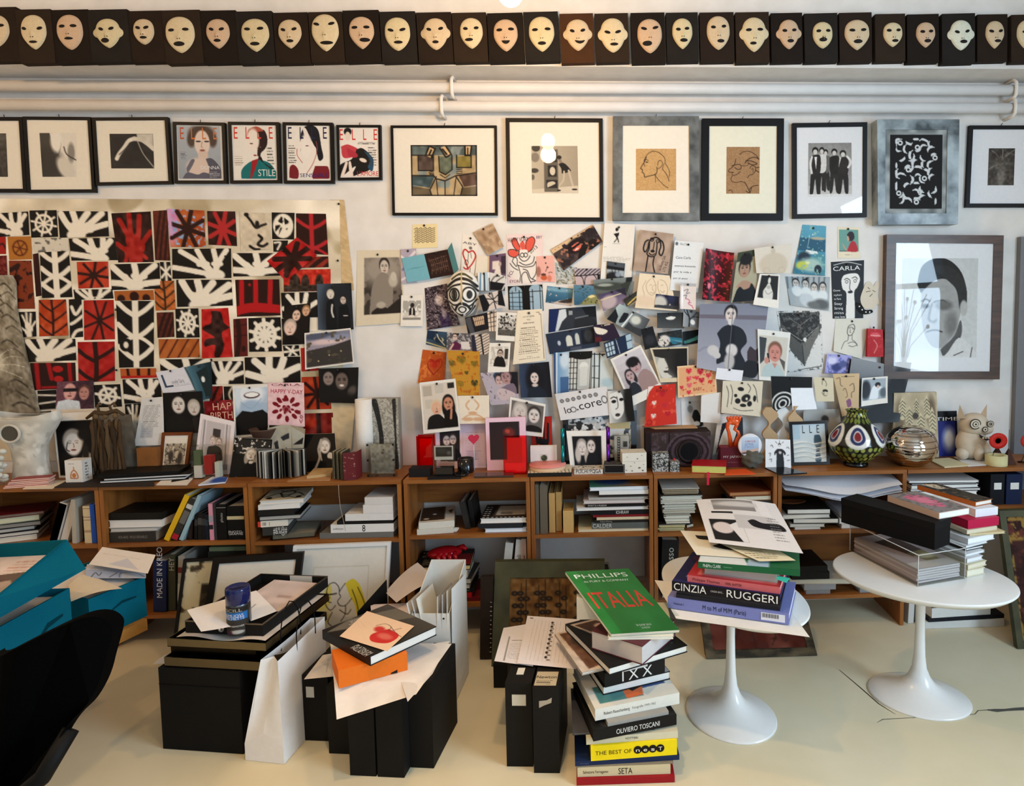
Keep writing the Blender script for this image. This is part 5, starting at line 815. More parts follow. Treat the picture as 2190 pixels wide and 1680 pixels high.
# clear bag with a pink drawing
pin('bag','small clear zip bag holding a pink and black doodle','bag',(1455,604,1489,606,1487,662,1454,660),'B e2d6d0;R b4b4b6 0 0 100 12;C 5a5a60 4 24 30 50 24 40 40 60 36;C 4a4a50 4 20 50 40 46 34 60;C c85a80 5 40 60 60 66 56 80 76 86 84 96;C c85a80 4 50 76 70 74;E f4f0f0 14 50 6 40 60',1.2,curl=.008,hcurl=.006)
pin('photo','dark cave-mouth photo by the zip bag','photo',(1403,628,1452,634,1452,662,1399,657),'G 2a2c4c 20222e;E c8c4bc 20 60 30 50 40;P d8d0c4 56 80 64 60 70 96;P 3a3a40 0 80 100 70 100 100 0 100',1.3)
pin('sheet','black sheet with white concentric rings','paper',(1649,804,1737,806,1736,850,1652,880),'B 141414;'+''.join(f'O d8d8d4 26 86 {r_} {r_*1.25:.0f} 4;' for r_ in(9,18,28)),1.3)
pin('paper','glossy blank white sheet left of the small tan sketch','paper',(1691,829,1739,829,1746,874,1694,876),'B ecf0f4',4,curl=.008,pins=0)
pin('card','wider tan sheet of violet line sketches','drawing',(1781,799,1838,798,1836,880,1800,890),'B d2b48a;C 3a2c24 2 10 12 24 10 22 26 30 30;C 3a2c24 2.4 60 30 76 26 78 44 66 48 64 60;C 3a2c24 2 30 40 40 36 46 54 36 58;Q 8a5a7a 36 66 56 62 60 78 40 82;X 6a5844 30 6 86 10 1;C 8a4a5a 2 56 80 70 92 66 98',1.3,curl=.006)
pin('card','small tan card with a drawn man\'s head','drawing',(1740,806,1782,808,1784,858,1746,858),'B d8ccae;E 1c1a18 54 56 14 7 30;C 2a2624 2.4 36 62 44 74 56 76 66 66;C 2a2624 2 40 30 44 14 56 12 64 26 60 36;E d8ccae 54 66 12 8;C 2a2624 2 48 62 44 68 50 70',1.2)
pin('photo','small photo of a bride in white twisting away','photo',(1843,808,1898,804,1895,860,1839,868),framed('B a4b0b8;E 24262a 14 50 22 44 40;Q e4eaee 30 96 40 50 56 30 76 40 90 44 70 60 66 96;E 1e1e22 66 30 12 12 20;E d0b8ac 68 40 6 8;E 5a646c 90 70 14 24 60',4,6,94,82),1.2,curl=.014,hcurl=.006)
# books and boxes
PGS='d9d0bc'
def cover_parts(r,w,d,t,cover,pages,spine,art,words_,hard=True,topart_res=.004):
 """a closed book lying flat: origin at the middle of its underside, front edge towards -y"""
 c=min(.0028,t*.16);ov=.003 if hard else 0
 hw,hd=w/2,d/2
 m=MB().box(-hw,-hd,0,hw,hd,c,cover).box(-hw,-hd,t-c,hw,hd,t,cover)
 if spine=='f':m.box(-hw,-hd,c,hw,-hd+c,t-c,cover)
 elif spine=='b':m.box(-hw,hd-c,c,hw,hd,t-c,cover)
 elif spine=='l':m.box(-hw,-hd,c,-hw+c,hd,t-c,cover)
 elif spine=='r':m.box(hw-c,-hd,c,hw,hd,t-c,cover)
 if art:
  k=t+.0004;m.sheet((-hw,hd,k),(hw,hd,k),(hw,-hd,k),(-hw,-hd,k),art,topart_res,nrm=(0,0,1))
 for wd in words_ or[]:
  m.word(wd[0],lambda a,b_:(-hw+a,-hd-.0006,b_),wd[1]*w,t*(.5-wd[2]/2),t*wd[2],wd[3],wd[4]*w if len(wd)>4 else 0)
 m.build('cover','card',r)
 o=ov;x0,x1,y0,y1=-hw+o,hw-o,-hd+o,hd-o
 if spine=='f':y0=-hd+c
 if spine=='b':y1=hd-c
 if spine=='l':x0=-hw+c
 if spine=='r':x1=hw-c
 MB().box(x0,y0,c,x1,y1,t-c,pages).build('pages','paper',r)
def book(label,xc,yf,z,w,d,t,cover,pages=PGS,spine='f',rz=0.,art=None,words_=None,group=None,cat='book',name='book',hard=True,res=.004):
 th=math.radians(rz);L=(xc-math.sin(th)*d/2,yf+math.cos(th)*d/2,z)
 r=thing(name,label,cat,L,group,(0,0,th));cover_parts(r,w,d,t,cover,pages,spine,art,words_,hard,res);return r
CU=None
def fit(a,b,d,rz):
 """keep a book between the side panels of the shelf it lies in"""
 if CU:
  o=d*abs(math.sin(math.radians(rz)));a=max(a,U[CU][0]+TH+.003+(o if rz>0 else 0));b=min(b,U[CU][1]-TH-.003-(o if rz<0 else 0))
 return a,b
def pile(Y,z,rows,group):
 """rows from the bottom up: x0 x1 px, height px, depth m, turn, cover, pages, spine, label, extra dict"""
 for x0,x1,hp,d,rz,cov,pg,sp,label,*ex in rows:
  ex=dict(ex[0])if ex else{};yy=ex.pop('Y',Y);t=hp/ppm(yy)
  ym=CAM[2];k=1100
  a,b_=fit(P(x0,k,yy)[0],P(x1,k,yy)[0],d,rz);th=math.radians(rz)
  w=(b_-a)/math.cos(th);book(label,(a+b_)/2,yy,z,w,d,t,cov,pg,sp,rz,group=group,**ex);z+=t+.0006
 return z
def upright(label,x0,x1,yt,Y,z,d,cover,pages=PGS,lean=0.,art=None,txt=None,group=None,cat='book',name='book',bands=None,mat='card'):
 """a book standing on z with its spine to the front; x0, x1 at its foot"""
 a,b_=fit(P(x0,1150,Y)[0],P(x1,1150,Y)[0],0,0);th=math.radians(lean);t=(b_-a)*math.cos(th);top=P(x0,yt,Y)[2];h=(top-z)/max(math.cos(th),.5)
 o=0.0 if lean<=0 else-t
 r=thing(name,label,cat,(a if lean<=0 else b_,Y,z),group,(0,th,0))
 c=min(.0028,t*.2);m=MB().box(o,0,0,o+c,d,h,cover).box(o+t-c,0,0,o+t,d,h,cover).box(o+c,0,0,o+t-c,c,h,cover)
 for f0,f1,col in bands or[]:m.box(o-.0003,-.0008,h*f0,o+t+.0003,0,h*f1,col)
 if txt:
  s,col,f0,k=txt;ch=t*k;m.word(s,lambda p,q:(o+t/2+ch/2-q,-.0012,p),h*f0,0,ch,col)
 m.build('cover',mat,r)
 MB().box(o+c,c,.003,o+t-c,d-.003,h-.004,pages).build('pages','paper',r);return r
G1='books on the upper shelf of the left end bookshelf';zb=lambda u:U[u][2]+.0008
# left end
z=zb(1);CU=1
pile(-.30,z,[(-60,56,11,.2,24,'ddd8d0',PGS,'r','white book at the bottom of the pile above the teal boxes',{'Y':-.27}),(-80,60,9,.18,24,'1a1918','cac4b8','l','black portfolio just above the white book, left end pile',{'Y':-.27}),(-90,52,9,.18,26,'22211f','b8b4ac','l','black album in the middle of the left end pile',{'Y':-.27}),(-90,66,10,.18,22,'161513','8a867e','l','thick black folder under the grey green album',{'Y':-.27}),(-90,62,13,.18,26,'8a9080','cfcbaa','b','grey green album with cream edges in the left end pile',{'Y':-.27}),(-90,74,7,.18,22,'5c1418','7a6a5c','l','dark red cloth folder on top of the left end pile',{'Y':-.27})],G1)
upright('white book with a rust red spine stripe, leaning right',104,120,1078,-.29,z,.2,'ddd2c4',lean=18,bands=[(0,1,'d8d0c4'),(.02,.98,'9a3a28')],group=G1)
upright('pale book with small print leaning beside the red striped one',127,143,1074,-.28,z,.2,'d2c8bc',lean=18,group=G1)
upright('tall pale grey slipcase next to the dark album',154,163,1068,-.30,z,.22,'b0a898',lean=2,group=G1)
upright('brown grey album between the pale slipcase and the leather spine',167,179,1078,-.26,z,.22,'4a4038',lean=0,group=G1)
upright('cream leather book with banded spine and red rings',181,196,1082,-.30,z,.17,'cdb890',lean=0,group=G1,bands=[(.3,.315,'6a2a1c'),(.34,.35,'6a2a1c'),(.62,.63,'6a2a1c'),(.7,.71,'6a2a1c'),(.93,.94,'6a2a1c')])
upright('bright blue slim book against the upright panel',197.5,207,1078,-.30,z,.17,'2250b0',lean=-1,group=G1)
# second bookshelf
G2='books on the upper shelf of the second bookshelf';z=zb(2);CU=2
pile(-.30,z,[(220,330,22,.2,0,'332f2b','8a8070','f','thick dark grey book with pale title, lowest of the pile by the yellow book',{'words_':[('RON ARAD - PAOLO DEGANELLO',.2,.26,'8a8278',.62)]}),(218,334,9,.19,2,'8d8984','c8c4bc','b','flat grey book with white edges below the white book, beside the yellow one'),(231,345,16,.18,0,'e0ddd6','e0ddd6','b','thick white book under the black book, beside the yellow one'),(233,346,15,.18,-1,'151412','1c1b19','f','thick black book on top of the pile by the yellow book')],G2)
upright('leaning yellow book with small print',348,360,1062,-.30,z,.2,'d8a818','e0dccc',lean=27,bands=[(0,1,'e0b020')],group=G2)
upright('leaning black and white photo book with a red foot',363,377,1070,-.30,z,.2,'35322f','d0ccc4',lean=27,bands=[(.02,.14,'b02030'),(.4,.7,'6a6660'),(.76,.86,'c8c4bc')],group=G2)
upright('leaning pale blue book',381,390,1062,-.30,z,.21,'9ab8c0','d8d8d4',lean=25,group=G2)
for k,(a,b_,t_,lb)in enumerate([(403,409,1096,'brown black slim book, leaning behind the pale blue one'),(415,421,1100,'black slim book with lettering, left of the four beside the pink spine'),(423,431,1096,'black slim book with ring marks, second of the four by the pink spine'),(432,440,1098,'black slim book with a dotted spine by the pink one'),(441,447.5,1100,'blue black slim book touching the pink spine')]):
 upright(lb,a,b_,t_,-.29,z,.18,['2a1c18','141312','1c1a19','181617','1a2430'][k],'8a857c',lean=6-k*1.4,group=G2,bands=[(.55,.8,['2e201c','3a3836','4a4846','3c3a38','30404c'][k])])
upright('slim pink and grey spine book between black books',449,457,1077,-.30,z,.19,'d890a0','ccc4b8',group=G2,bands=[(.3,.42,'2a2628'),(.5,.68,'9a9aa0')])
upright('grey black book right of the pink spine',459,465,1076,-.295,z,.19,'3a3836',group=G2)
upright('thick black book with white dashes on its spine',466,486,1078,-.30,z,.2,'121110','a8a298',group=G2,bands=[(.9,.91,'b8b4ac')],txt=('photo','b0aca4',.5,.3))
r=upright('wide black book titled PHOTOGRAPHIE with a cream band',488,524,1082,-.30,z,.2,'100f0e','b8b0a0',group=G2,bands=[(.6,.7,'c2b28a')])
m=MB();hh=.085
for s_,zz in(('PHOTO-',.052),('GRAPHIE',.036)):m.word(s_,lambda a,b_:(a,-.0014,b_),.004,zz*.62,.0105,'c8c4bc',.066)
m.build('title','card',r)
# third bookshelf
G3='books on the upper shelf of the third bookshelf';z=zb(3);CU=3
r=thing('acrylic_tray','low clear acrylic tray under the patterned black and white box','tray',(P(640,1150,-.2)[0],-.2,z),None,(0,0,.2))
MB().box(-.105,-.095,0,.105,.095,.004,'fff').box(-.105,-.095,.004,-.102,.095,.026,'fff').box(.102,-.095,.004,.105,.095,.026,'fff').box(-.105,-.095,.004,.105,-.092,.026,'fff').build('tray','acrylic',r)
MB().box(-.095,-.088,.005,.085,.088,.024,'8a8474').build('papers','paper',r)
pile(-.31,z+.0275,[(524,612,18,.2,11,'34332f','4a4844','f','box patterned in black and white blocks under the 100 book',{'name':'patterned_box','cat':'box','words_':[('#&%@#',.42,.8,'d8d4cc',.55)]}),(526,613,14,.2,9,'e0d8c8','d8d0c0','f','white book with 100 and a red label on its spine, left pile',{'words_':[('100',.06,.5,'1a1816',.14),('2',.3,.45,'1a1816',.04)]}),(530,640,10,.19,8,'191817','a8a49c','l','black album with white corners above the 100 book'),(519,628,13,.2,6,'201e1c','2a2826','f','thick black book second below the line drawing book'),(520,640,11,.2,7,'e4e0d8','e4e0d8','f','white book edged with black dashes, left pile',{'art':'B e0dcd4;'+''.join(f'R 1a1816 {x} 90 {x+6} 97' for x in())or 'B e0dcd4'}),(540,648,9,.2,10,'d6d0c4','d8d4cc','b','pale book with a large line drawing on its cover',{'art':'B cdbf9c;C 1c1a18 4 6 70 30 40 50 80 70 40 94 70;C 1c1a18 4 30 20 50 30 70 16;E 1c1a18 16 80 7 9;E 1c1a18 84 80 7 9;O 1c1a18 50 40 16 20 4;C 1c1a18 3 20 90 50 70 80 92'})],G3)
tagc=thing('label','small red label band on the 100 book in the third bookshelf','label',(P(566,1115,-.316)[0],-.3155,z+.0275+18/ppm(-.31)+.002),None,(0,0,math.radians(9)))
MB().box(-.03,0,0,.03,.001,.0255,'d0402c').build('band','card',tagc)
pile(-.30,z,[(682,840,12,.2,0,'6e6c66','8a8880','f','grey spiral-bound album at the bottom right of the third bookshelf'),(706,841,18,.2,0,'e6e3dc','e6e3dc','f','long white box book with a curled black ornament',{'words_':[('8',.5,.8,'1a1816',.05),('edition',.04,.2,'6a6660',.16)]}),(720,840,7,.2,0,'1d1b1a','2a2826','f','thin black book between white books, right pile of the third bookshelf'),(738,841,15,.19,0,'e2dfd8','e2dfd8','f','white book with black cover lettering, third from the top of the white pile'),(777,841,19,.18,0,'dedad4','dedad4','f','thick white boxed book, second from the top of the white pile'),(781,841,16,.18,0,'d6d2cb','d6d2cb','f','white boxed book topmost of the white pile')],G3)
pa,pb=P(726,1046,-.322),P(740,1134,-.325)
tag(MB().tube([P(724,1036,-.327),P(725,1060,-.326),P(728,1085,-.326),P(733,1106,-.326),P(739,1135,-.326)],.0009,'b8ae9c',6).build('string','matte'),'thin pale string hanging from the shelf top','string')
# fourth bookshelf
G4='books on the upper shelf of the fourth bookshelf';z=zb(4);CU=4
pile(-.31,z,[(866,968,12,.24,8,'cfcabc','e4e0d4','f','lower of the two thick cream albums left in the fourth bookshelf',{'Y':-.30}),(866,970,14,.24,10,'d6d0c2','e6e2d8','f','upper cream album with a dark photo on its cover',{'Y':-.295,'art':'B d2ccbe;P 3a2c22 2 0 72 0 72 88 2 90;E d8d4cc 42 50 6 4;E c8bcac 20 78 8 5;P 2a2420 80 30 96 20 90 50'})],G4)
tag(MB().tube([P(970,1136,-.27)+[0,0,.004],P(992,1134,-.12)+[0,0,.006]],.0145,'c8c0b4',16).build('rolled_magazine','card'),'rolled magazine poking out beside the cream albums','magazine')
for k,(a,b_,t_,ln,lb)in enumerate([(996,1008,1074,-12,'dark leaning book touching the cream albums'),(1000,1009,1070,-7,'black leaning book with white page edges in the fourth bookshelf')]):
 upright(lb,a+k*9,b_+k*9,t_,-.24+.02*k,z,.18,['2c2926','171615'][k],'c8c2b8',lean=ln,group=G4)
pile(-.30,z,[(1036,1126,9,.2,0,'b8c8d8','e2e6ea','b','pale blue folder at the bottom of the round-key book pile'),(1022,1118,11,.2,0,'24272a','3a3c3c','f','dark grey book under the round-key book'),(1027,1127,11,.22,0,'dcd8d2','e8e4de','b','white edged book whose cover shows round black keys',{'art':'B 171615;'+''.join(f'E d8d4cc {6+x*9.5} {94} 3 2.4;' for x in range(10))+''.join(f'E d8d4cc {6+x*8} {y} 3 2.6;' for x in range(2)for y in(20,36,52,66,80))+'P 4a3c30 28 4 100 4 100 84 24 86;P c8bca8 32 10 94 10 94 76 30 78;R 8a7c6a 40 56 66 74;N 4 20'})],G4)
# fifth bookshelf
G5='books on the upper shelf of the fifth bookshelf';z=zb(5);CU=5
upright('tall grey brown binder, left of a twin, under the peach box',1142,1154,1036,-.31,z,.22,'5a5348',group=G5)
upright('tall grey brown binder, right of its twin',1156,1172,1037,-.305,z,.22,'62594c',group=G5)
upright('tan slipcase book, left of the tan pair',1175,1188,1054,-.29,z,.2,'b8925a','9a7a4a',group=G5)
upright('tan slipcase book, right of the tan pair',1190,1202,1052,-.27,z,.2,'b48e56','9a7a4a',group=G5)
upright('small tan box book before the long flat pile',1205,1227,1092,-.30,z,.15,'c8a468','b8945a',group=G5)
pile(-.295,z,[(1236,1394,6,.22,0,'d8c8a0','e4dcc4','b','cream folder at the very bottom of the pile with the CALDER book'),(1265,1392,13,.2,-1,'5c6260','a8a498','f','grey book titled CALDER',{'words_':[('CALDER',.02,.72,'c8ccc8',.34)]}),(1272,1393,6,.2,0,'23211f','3a3834','f','slim dark book lettered Robert Fleming',{'words_':[('Robert Fleming',.1,.5,'a8a49c',.22)]}),(1276,1393,6,.2,0,'d8c8a8','d8ccb4','f','slim cream book in the middle of the CALDER pile'),(1268,1388,5,.2,0,'7a1a20','9a8a80','f','slim dark red book below the WARHOL book'),(1263,1388,10,.2,0,'17161a','2a2826','f','black book with upside down WARHOL title',{'words_':[('IOHRAW',.44,.7,'d8d4d0',.22)]}),(1233,1388,7,.22,1,'d8d6d2','e6e4e0','b','thin white magazine jutting out left above the WARHOL book'),(1252,1384,7,.2,0,'1a1718','4a4440','f','slim black book with white title, above the jutting magazine',{'words_':[('WHAT IS A MUSEUM',.04,.5,'c8c4c0',.3)]}),(1248,1380,8,.2,0,'b8a8a8','d4ccc4','b','mauve paperback in the upper part of the CALDER pile'),(1258,1388,6,.2,0,'9a9690','b8b4ac','b','grey spiral notebook, fourth from the top of the CALDER pile'),(1280,1388,5,.2,0,'2a2624','4a4642','f','thin dark booklet, third from the top of the CALDER pile'),(1282,1392,9,.2,0,'e6e4e0','e8e6e2','f','white book second from the top of the CALDER pile'),(1262,1394,8,.21,1,'d0d8dc','e8e8e6','b','book with a rainbow edge topmost of the CALDER pile',{'art':'H 4aa080 e07050;E 4060a0 40 40 30 40 60;E e0a040 90 30 20 60 60'})],G5)
# sixth bookshelf: ragged bundles
G6='ragged paper bundles in the sixth bookshelf';z=zb(6);CU=6
def bundle(label,x0,x1,hp,z,Y,d,cols,seed,cover=None):
 rs=random.Random(seed);a,b_=P(x0,1100,Y)[0],P(x1,1100,Y)[0];h=hp/ppm(Y);r=thing('paper_bundle',label,'papers',((a+b_)/2,Y+d/2,z),G6);w=(b_-a)/2
 m=MB();n=9
 for k in range(n):
  o=rs.uniform(-.008,.008);m.box(-w+rs.uniform(0,.012),-d/2+rs.uniform(0,.014),h*k/n,w-rs.uniform(0,.012),d/2,h*(k+.9)/n,cols[k%len(cols)])
 m.build('sheets','paper',r)
 if cover:MB().box(-w,-d/2,h,w,d/2,h+.002,cover).build('cover','card',r);h+=.002
 return z+h+.0006
z2=bundle('cream bundle at the bottom of the ragged pile',1407,1466,15,z,-.30,.18,['c8bc88','b0a478','d8d0b0'],1,'2a2620')
z2=bundle('white bundle with curled edges second from the bottom of the ragged pile',1420,1476,21,z2,-.29,.18,['d4d0c0','a8a494','e0dccc'],2,'8a7a5a')
z2=bundle('grey white bundle in the middle of the ragged pile',1417,1490,22,z2,-.29,.2,['d0ccbe','b0ac9c','e0dccc','9a9686'],3,'24221e')
z2=bundle('wide white bundle second from the top of the ragged pile',1413,1503,18,z2,-.30,.2,['dcd8cc','b8b4a4'],4,'302c28')
z2=bundle('tan grey bundle topmost of the ragged pile',1416,1496,13,z2,-.295,.19,['a8967a','8a7a60','c8bca0'],5,'d8d4c8')
pile(-.30,z,[(1545,1652,28,.22,0,'1a1614','2a2622','f','thick black box file low in the sixth bookshelf'),(1560,1652,24,.22,0,'151312','2a2622','f','black box file above another in the sixth bookshelf'),(1566,1652,12,.2,0,'2a2824','4a4640','f','dark book with white capitals under the brown folder',{'words_':[('OJETTI',.1,.5,'a8a498',.5)]}),(1572,1650,11,.2,2,'7a5636','d0c4ac','b','brown folder under the rust folder in the sixth bookshelf'),(1560,1650,9,.22,3,'7a3a1c','a8744a','b','rust brown folder topmost on the right of the sixth bookshelf')],'folders in the sixth bookshelf')
upright('tilted white bundle with black stripes behind the tulip table pile',1470,1484,1104,-.25,z,.15,'cfc4b0',lean=-14,bands=[(.2,.9,'2a2420')],group=G6)
# seventh
G7='black albums in the seventh bookshelf';z=zb(7);CU=7
z3=pile(-.30,z,[(1700,1756,5,.2,0,'e0e0de','e6e6e4','b','thin white folder under the black albums'),(1690,1764,7,.2,-2,'b8b8b4','d8d8d4','b','grey folder under the black albums'),(1697,1793,12,.22,-3,'161514','e0dcd4','l','lowest of the three black albums in the seventh bookshelf'),(1672,1776,9,.22,2,'c8c4bc','e4e0d8','b','white book between black albums in the seventh bookshelf'),(1684,1776,12,.22,-2,'141312','e0dcd4','l','topmost black album in the seventh bookshelf, below a brown oval dish')],G7)
r=thing('dish','brown oval wooden dish on the top black album','dish',(P(1697,1075,-.24)[0],-.2,z3),None,(0,0,0))
MB().lathe([(0,0),(.045,0),(.07,.008),(.074,.012),(.06,.009),(0,.006)],'6a3e22',30,1.,.55).build('bowl','rough',r)
pile(-.30,z,[(1800,1930,10,.22,0,'c8c4c0','d8d4d0','b','grey paper folder at the bottom right of the seventh bookshelf'),(1796,1925,12,.22,-2,'d4d2d0','dcdad8','b','white paper stack behind the black box'),(1800,1920,13,.22,2,'9a98a0','c8c8cc','b','lilac grey folder behind the black box')],'papers in the seventh bookshelf')
a=[P(1673,1030,-.33),P(1940,1024,-.30)]
def droop(u,v):
 x=U[7][0]+.03+(U[7][1]-U[7][0]-.06)*u
 return[x,-.05-.29*v,.738-.052*v**2*(1-(2*u-1.1)**2*.75)-.008*np.sin(u*9+v*3)*v-.012*v]
m=MB().surf(droop,40,20,'dfe0e4');m.surf(lambda u,v:[q-(.012 if k==2 else 0)-(.012*v if k==2 else.0)for k,q in enumerate(droop(u,v))],40,20,'cfd0d8')
m.surf(lambda u,v:[q-(.026 if k==2 else 0)-(.01*v*u if k==2 else.0)for k,q in enumerate(droop(u,v))],40,20,'d8dade')
tag(m.build('paper_sheets','paper'),'large loose white sheets drooping from under the shelf top','papers')
# eighth: loose papers and binders
a0=P(1944,1100,-.28)[0]
G8='flat folders stacked under the right end of the shelf top'
z8=U[8][2]+.001;CU=8
pile(-.295,z8,[(1950,2100,13,.22,0,'4a2430','b8b0a8','b','thick plum edged album at the bottom of the right end folders'),(1946,2090,11,.22,1,'d8d0c0','e0dacd','b','cream folder above the plum album'),(1944,2088,9,.22,-1,'e2dfda','e6e4e0','b','white folder in the right end stack'),(1946,2096,7,.22,0,'1e1c1c','cfccc8','b','black folder in the right end stack'),(1945,2092,7,.22,2,'dcdad6','e4e2de','b','white folder second from the top of the right end stack'),(1948,2086,5,.22,0,'2a2828','8a8884','b','thin black folder near the top of the right end stack'),(1944,2090,4,.22,-2,'e6e4e0','e8e6e2','b','thin white folder topmost of the right end stack')],G8)
for k,(x0,x1,col,lb)in enumerate([(2118,2148,'16171c','black binder with a white label at the right end'),(2152,2186,'1a2440','dark blue binder with a white label at the right edge')]):
 a,b_=P(x0,1050,-.29)[0],P(x1,1050,-.29)[0];zt=P(x0,1014,-.29)[2]
 r=thing('binder',lb,'binder',((a+b_)/2,-.17,z8));w=(b_-a)/2;MB().box(-w,-.12,0,w,.12,zt-z8,col).build('spine_case','matte',r)
 MB().box(-w*.5,-.1215,(zt-z8)*.5,w*.55,-.1202,(zt-z8)*.72,'dcdad4').build('label','paper',r)
 # lower compartments
zl=lambda u:U[u][3]+.0008
GL='books on the lower shelf of the second bookshelf';z=zl(2);CU=2
upright('navy book titled MADE IN KREO, standing low behind the teal boxes',318,346,1200,-.29,z,.2,'141e40','c8c4b8',lean=3,txt=('MADE IN KREO','c8c8c8',.28,.42),group=GL)
upright('olive book titled HEY on the lower shelf',350,366,1186,-.28,z,.2,'3a3a2a',lean=3,txt=('HEY','a8a494',.72,.7),group=GL)
upright('grey white striped book beside the black picture frame',370,384,1190,-.29,z,.2,'9a948a',lean=4,bands=[(.2,.5,'b8b2a6'),(.7,.8,'6a2a24')],group=GL)
pile(-.25,zl(2),[(440,520,60,.2,0,'3a3a34','2a2824','f','dark box on the lower shelf behind the black picture frame',{'name':'archive_box','cat':'box'}),(440,520,62,.2,0,'2c2a24','201e1a','f','upper dark box behind the black picture frame',{'name':'archive_box','cat':'box'}),(443,522,9,.2,0,'7a8460','b0b090','f','olive green flat book above the black picture frame')],'boxes on the lower shelf of the second bookshelf')
z=zl(4);CU=4;GL4='books on the lower shelf of the fourth bookshelf'
z4=pile(-.29,z,[(905,1022,8,.2,0,'6a1a20','8a3a3a','f','dark red flat board at the bottom of the UNDERGROUND book pile'),(900,1004,10,.19,0,'b01c24','c83a3a','f','bright red book low in the UNDERGROUND pile'),(900,1010,10,.2,3,'181616','3a3632','f','black book with small white title in the UNDERGROUND pile',{'words_':[('ROMA  NAPOLI',.5,.35,'a8a49c',.4)]}),(896,1000,10,.19,0,'d8d0c0','d8d2c4','f','white book under the black scribbled one'),(896,1004,13,.2,-3,'2a2824','c8c0b0','l','black scribbled book in the UNDERGROUND pile'),(894,996,16,.19,0,'d2cab8','d8d2c4','f','cream book right below the UNDERGROUND book'),(884,1002,11,.22,4,'161412','d8b878','b','black paperback titled underground with yellowed edges',{'art':'B 151311;T c8b078 4 20 12 50 0 under;T c8b078 4 40 12 60 0 ground;X c8b078 10 50 60 90 6;R 8a1c1c 60 30 100 96'})],GL4)
# red glossy hand sculpture
r=thing('sculpture','glossy red hand-shaped sculpture lying on the underground paperback','sculpture',(P(950,1170,-.2)[0],-.19,z4),None,(0,0,.3))
m=MB().ball((0,0,.03),.085,.05,.03,'b4141c',24,12)
for k in range(4):m.tube([(-.03+.024*k,-.02,.035),(-.035+.026*k,-.05,.03),(-.035+.027*k,-.07,.014)],[.014,.012,.007],'b4141c',10)
m.tube([(.06,0,.04),(.09,-.01,.05),(.1,-.03,.044)],[.016,.014,.008],'b4141c',10)
m.build('hand','gloss',r)
upright('white ring binder with a small label, leaning right on the lower shelf',1066,1083,1162,-.27,z,.2,'d8d2c8',lean=7,bands=[(.62,.68,'6a7050')],group=GL4)
upright('white ring binder with a script label, leaning right',1090,1108,1155,-.28,z,.2,'d6cec4',lean=6,txt=('Dali','5a5450',.6,.5),group=GL4)
upright('pink beige book lettered Salvador Dali by the upright',1115,1125,1152,-.29,z,.2,'c0a090',lean=0,txt=('Salvador Dali','5a4038',.45,.5),group=GL4)
z=zl(7);CU=7;GL7='boxes on the lower shelf of the seventh bookshelf'
pile(-.30,z,[(1726,1778,9,.2,0,'8a8c90','c0c2c8','f','grey white book at the bottom, lower shelf of the seventh bookshelf'),(1722,1790,13,.2,0,'9a9ca2','c8cacf','f','thick silver grey book on the lower shelf'),(1690,1826,11,.24,-3,'c4c2b4','d0cec0','b','wide pale board on the lower shelf of the seventh bookshelf'),(1695,1776,16,.22,0,'171615','2a2826','f','black album under another on the lower shelf of the seventh bookshelf'),(1692,1772,14,.22,2,'141312','2c2a28','f','black album topmost on the lower shelf of the seventh bookshelf')],GL7)
pile(-.30,z,[(1842,1926,13,.2,0,'8c9096','b8bcc4','f','silver book at the bottom beside the right shelf panel'),(1843,1926,11,.2,0,'a0a4aa','c4c8d0','f','silver book second from the bottom beside the right shelf panel'),(1843,1924,12,.2,0,'101010','24221f','f','black box on the silver books beside the right shelf panel')],GL7)
z=zl(6);CU=6
upright('black sketchbook with white scribbles beside the tulip table',1412,1448,1155,-.27,z,.16,'141312',lean=2,txt=('osso','a8a498',.55,.4),group='books on the lower shelf of the sixth bookshelf')
bundle('crumpled white papers on the lower shelf beside the tulip table',1414,1466,20,z,-.29,.015,['d4d0c8','b8b4ac'],9)
# white books on the floor under the right end
CU=None;GF='books on the floor under the right end of the shelf'
pile(-.36,.0012,[(1985,2156,17,.2,0,'d6d6d2','e0e0dc','f','white book with black marks at the bottom of the floor pile on the right'),(1990,2158,9,.2,3,'1c1f26','2a2c30','f','blue black flat book in the floor pile on the right'),(1996,2128,23,.22,4,'dcdcd8','e0e0dc','f','thick white book with a dark cover photo, floor pile on the right',{'art':'B 1c1c1c;R c8c8c0 30 30 80 90'}),(1990,2078,18,.16,4,'d8d4c4','dcd8c8','f','cream book with 100 on its spine topmost of the floor pile on the right',{'words_':[('100',.1,.45,'1a1816',.14),('photo',.72,.3,'6a6658',.18)],'art':'B d4cfbe;R 1e2a48 40 20 84 90','Y':-.34})],GF)
upright('white book with a dark spine band on the floor under the right shelf end',1946,1958,1268,-.30,.001,.2,'cfcdc8',lean=2,group=GF)
upright('grey book standing on the floor under the right shelf end',1961,1971,1280,-.29,.001,.2,'8a8a86',lean=1,group=GF)
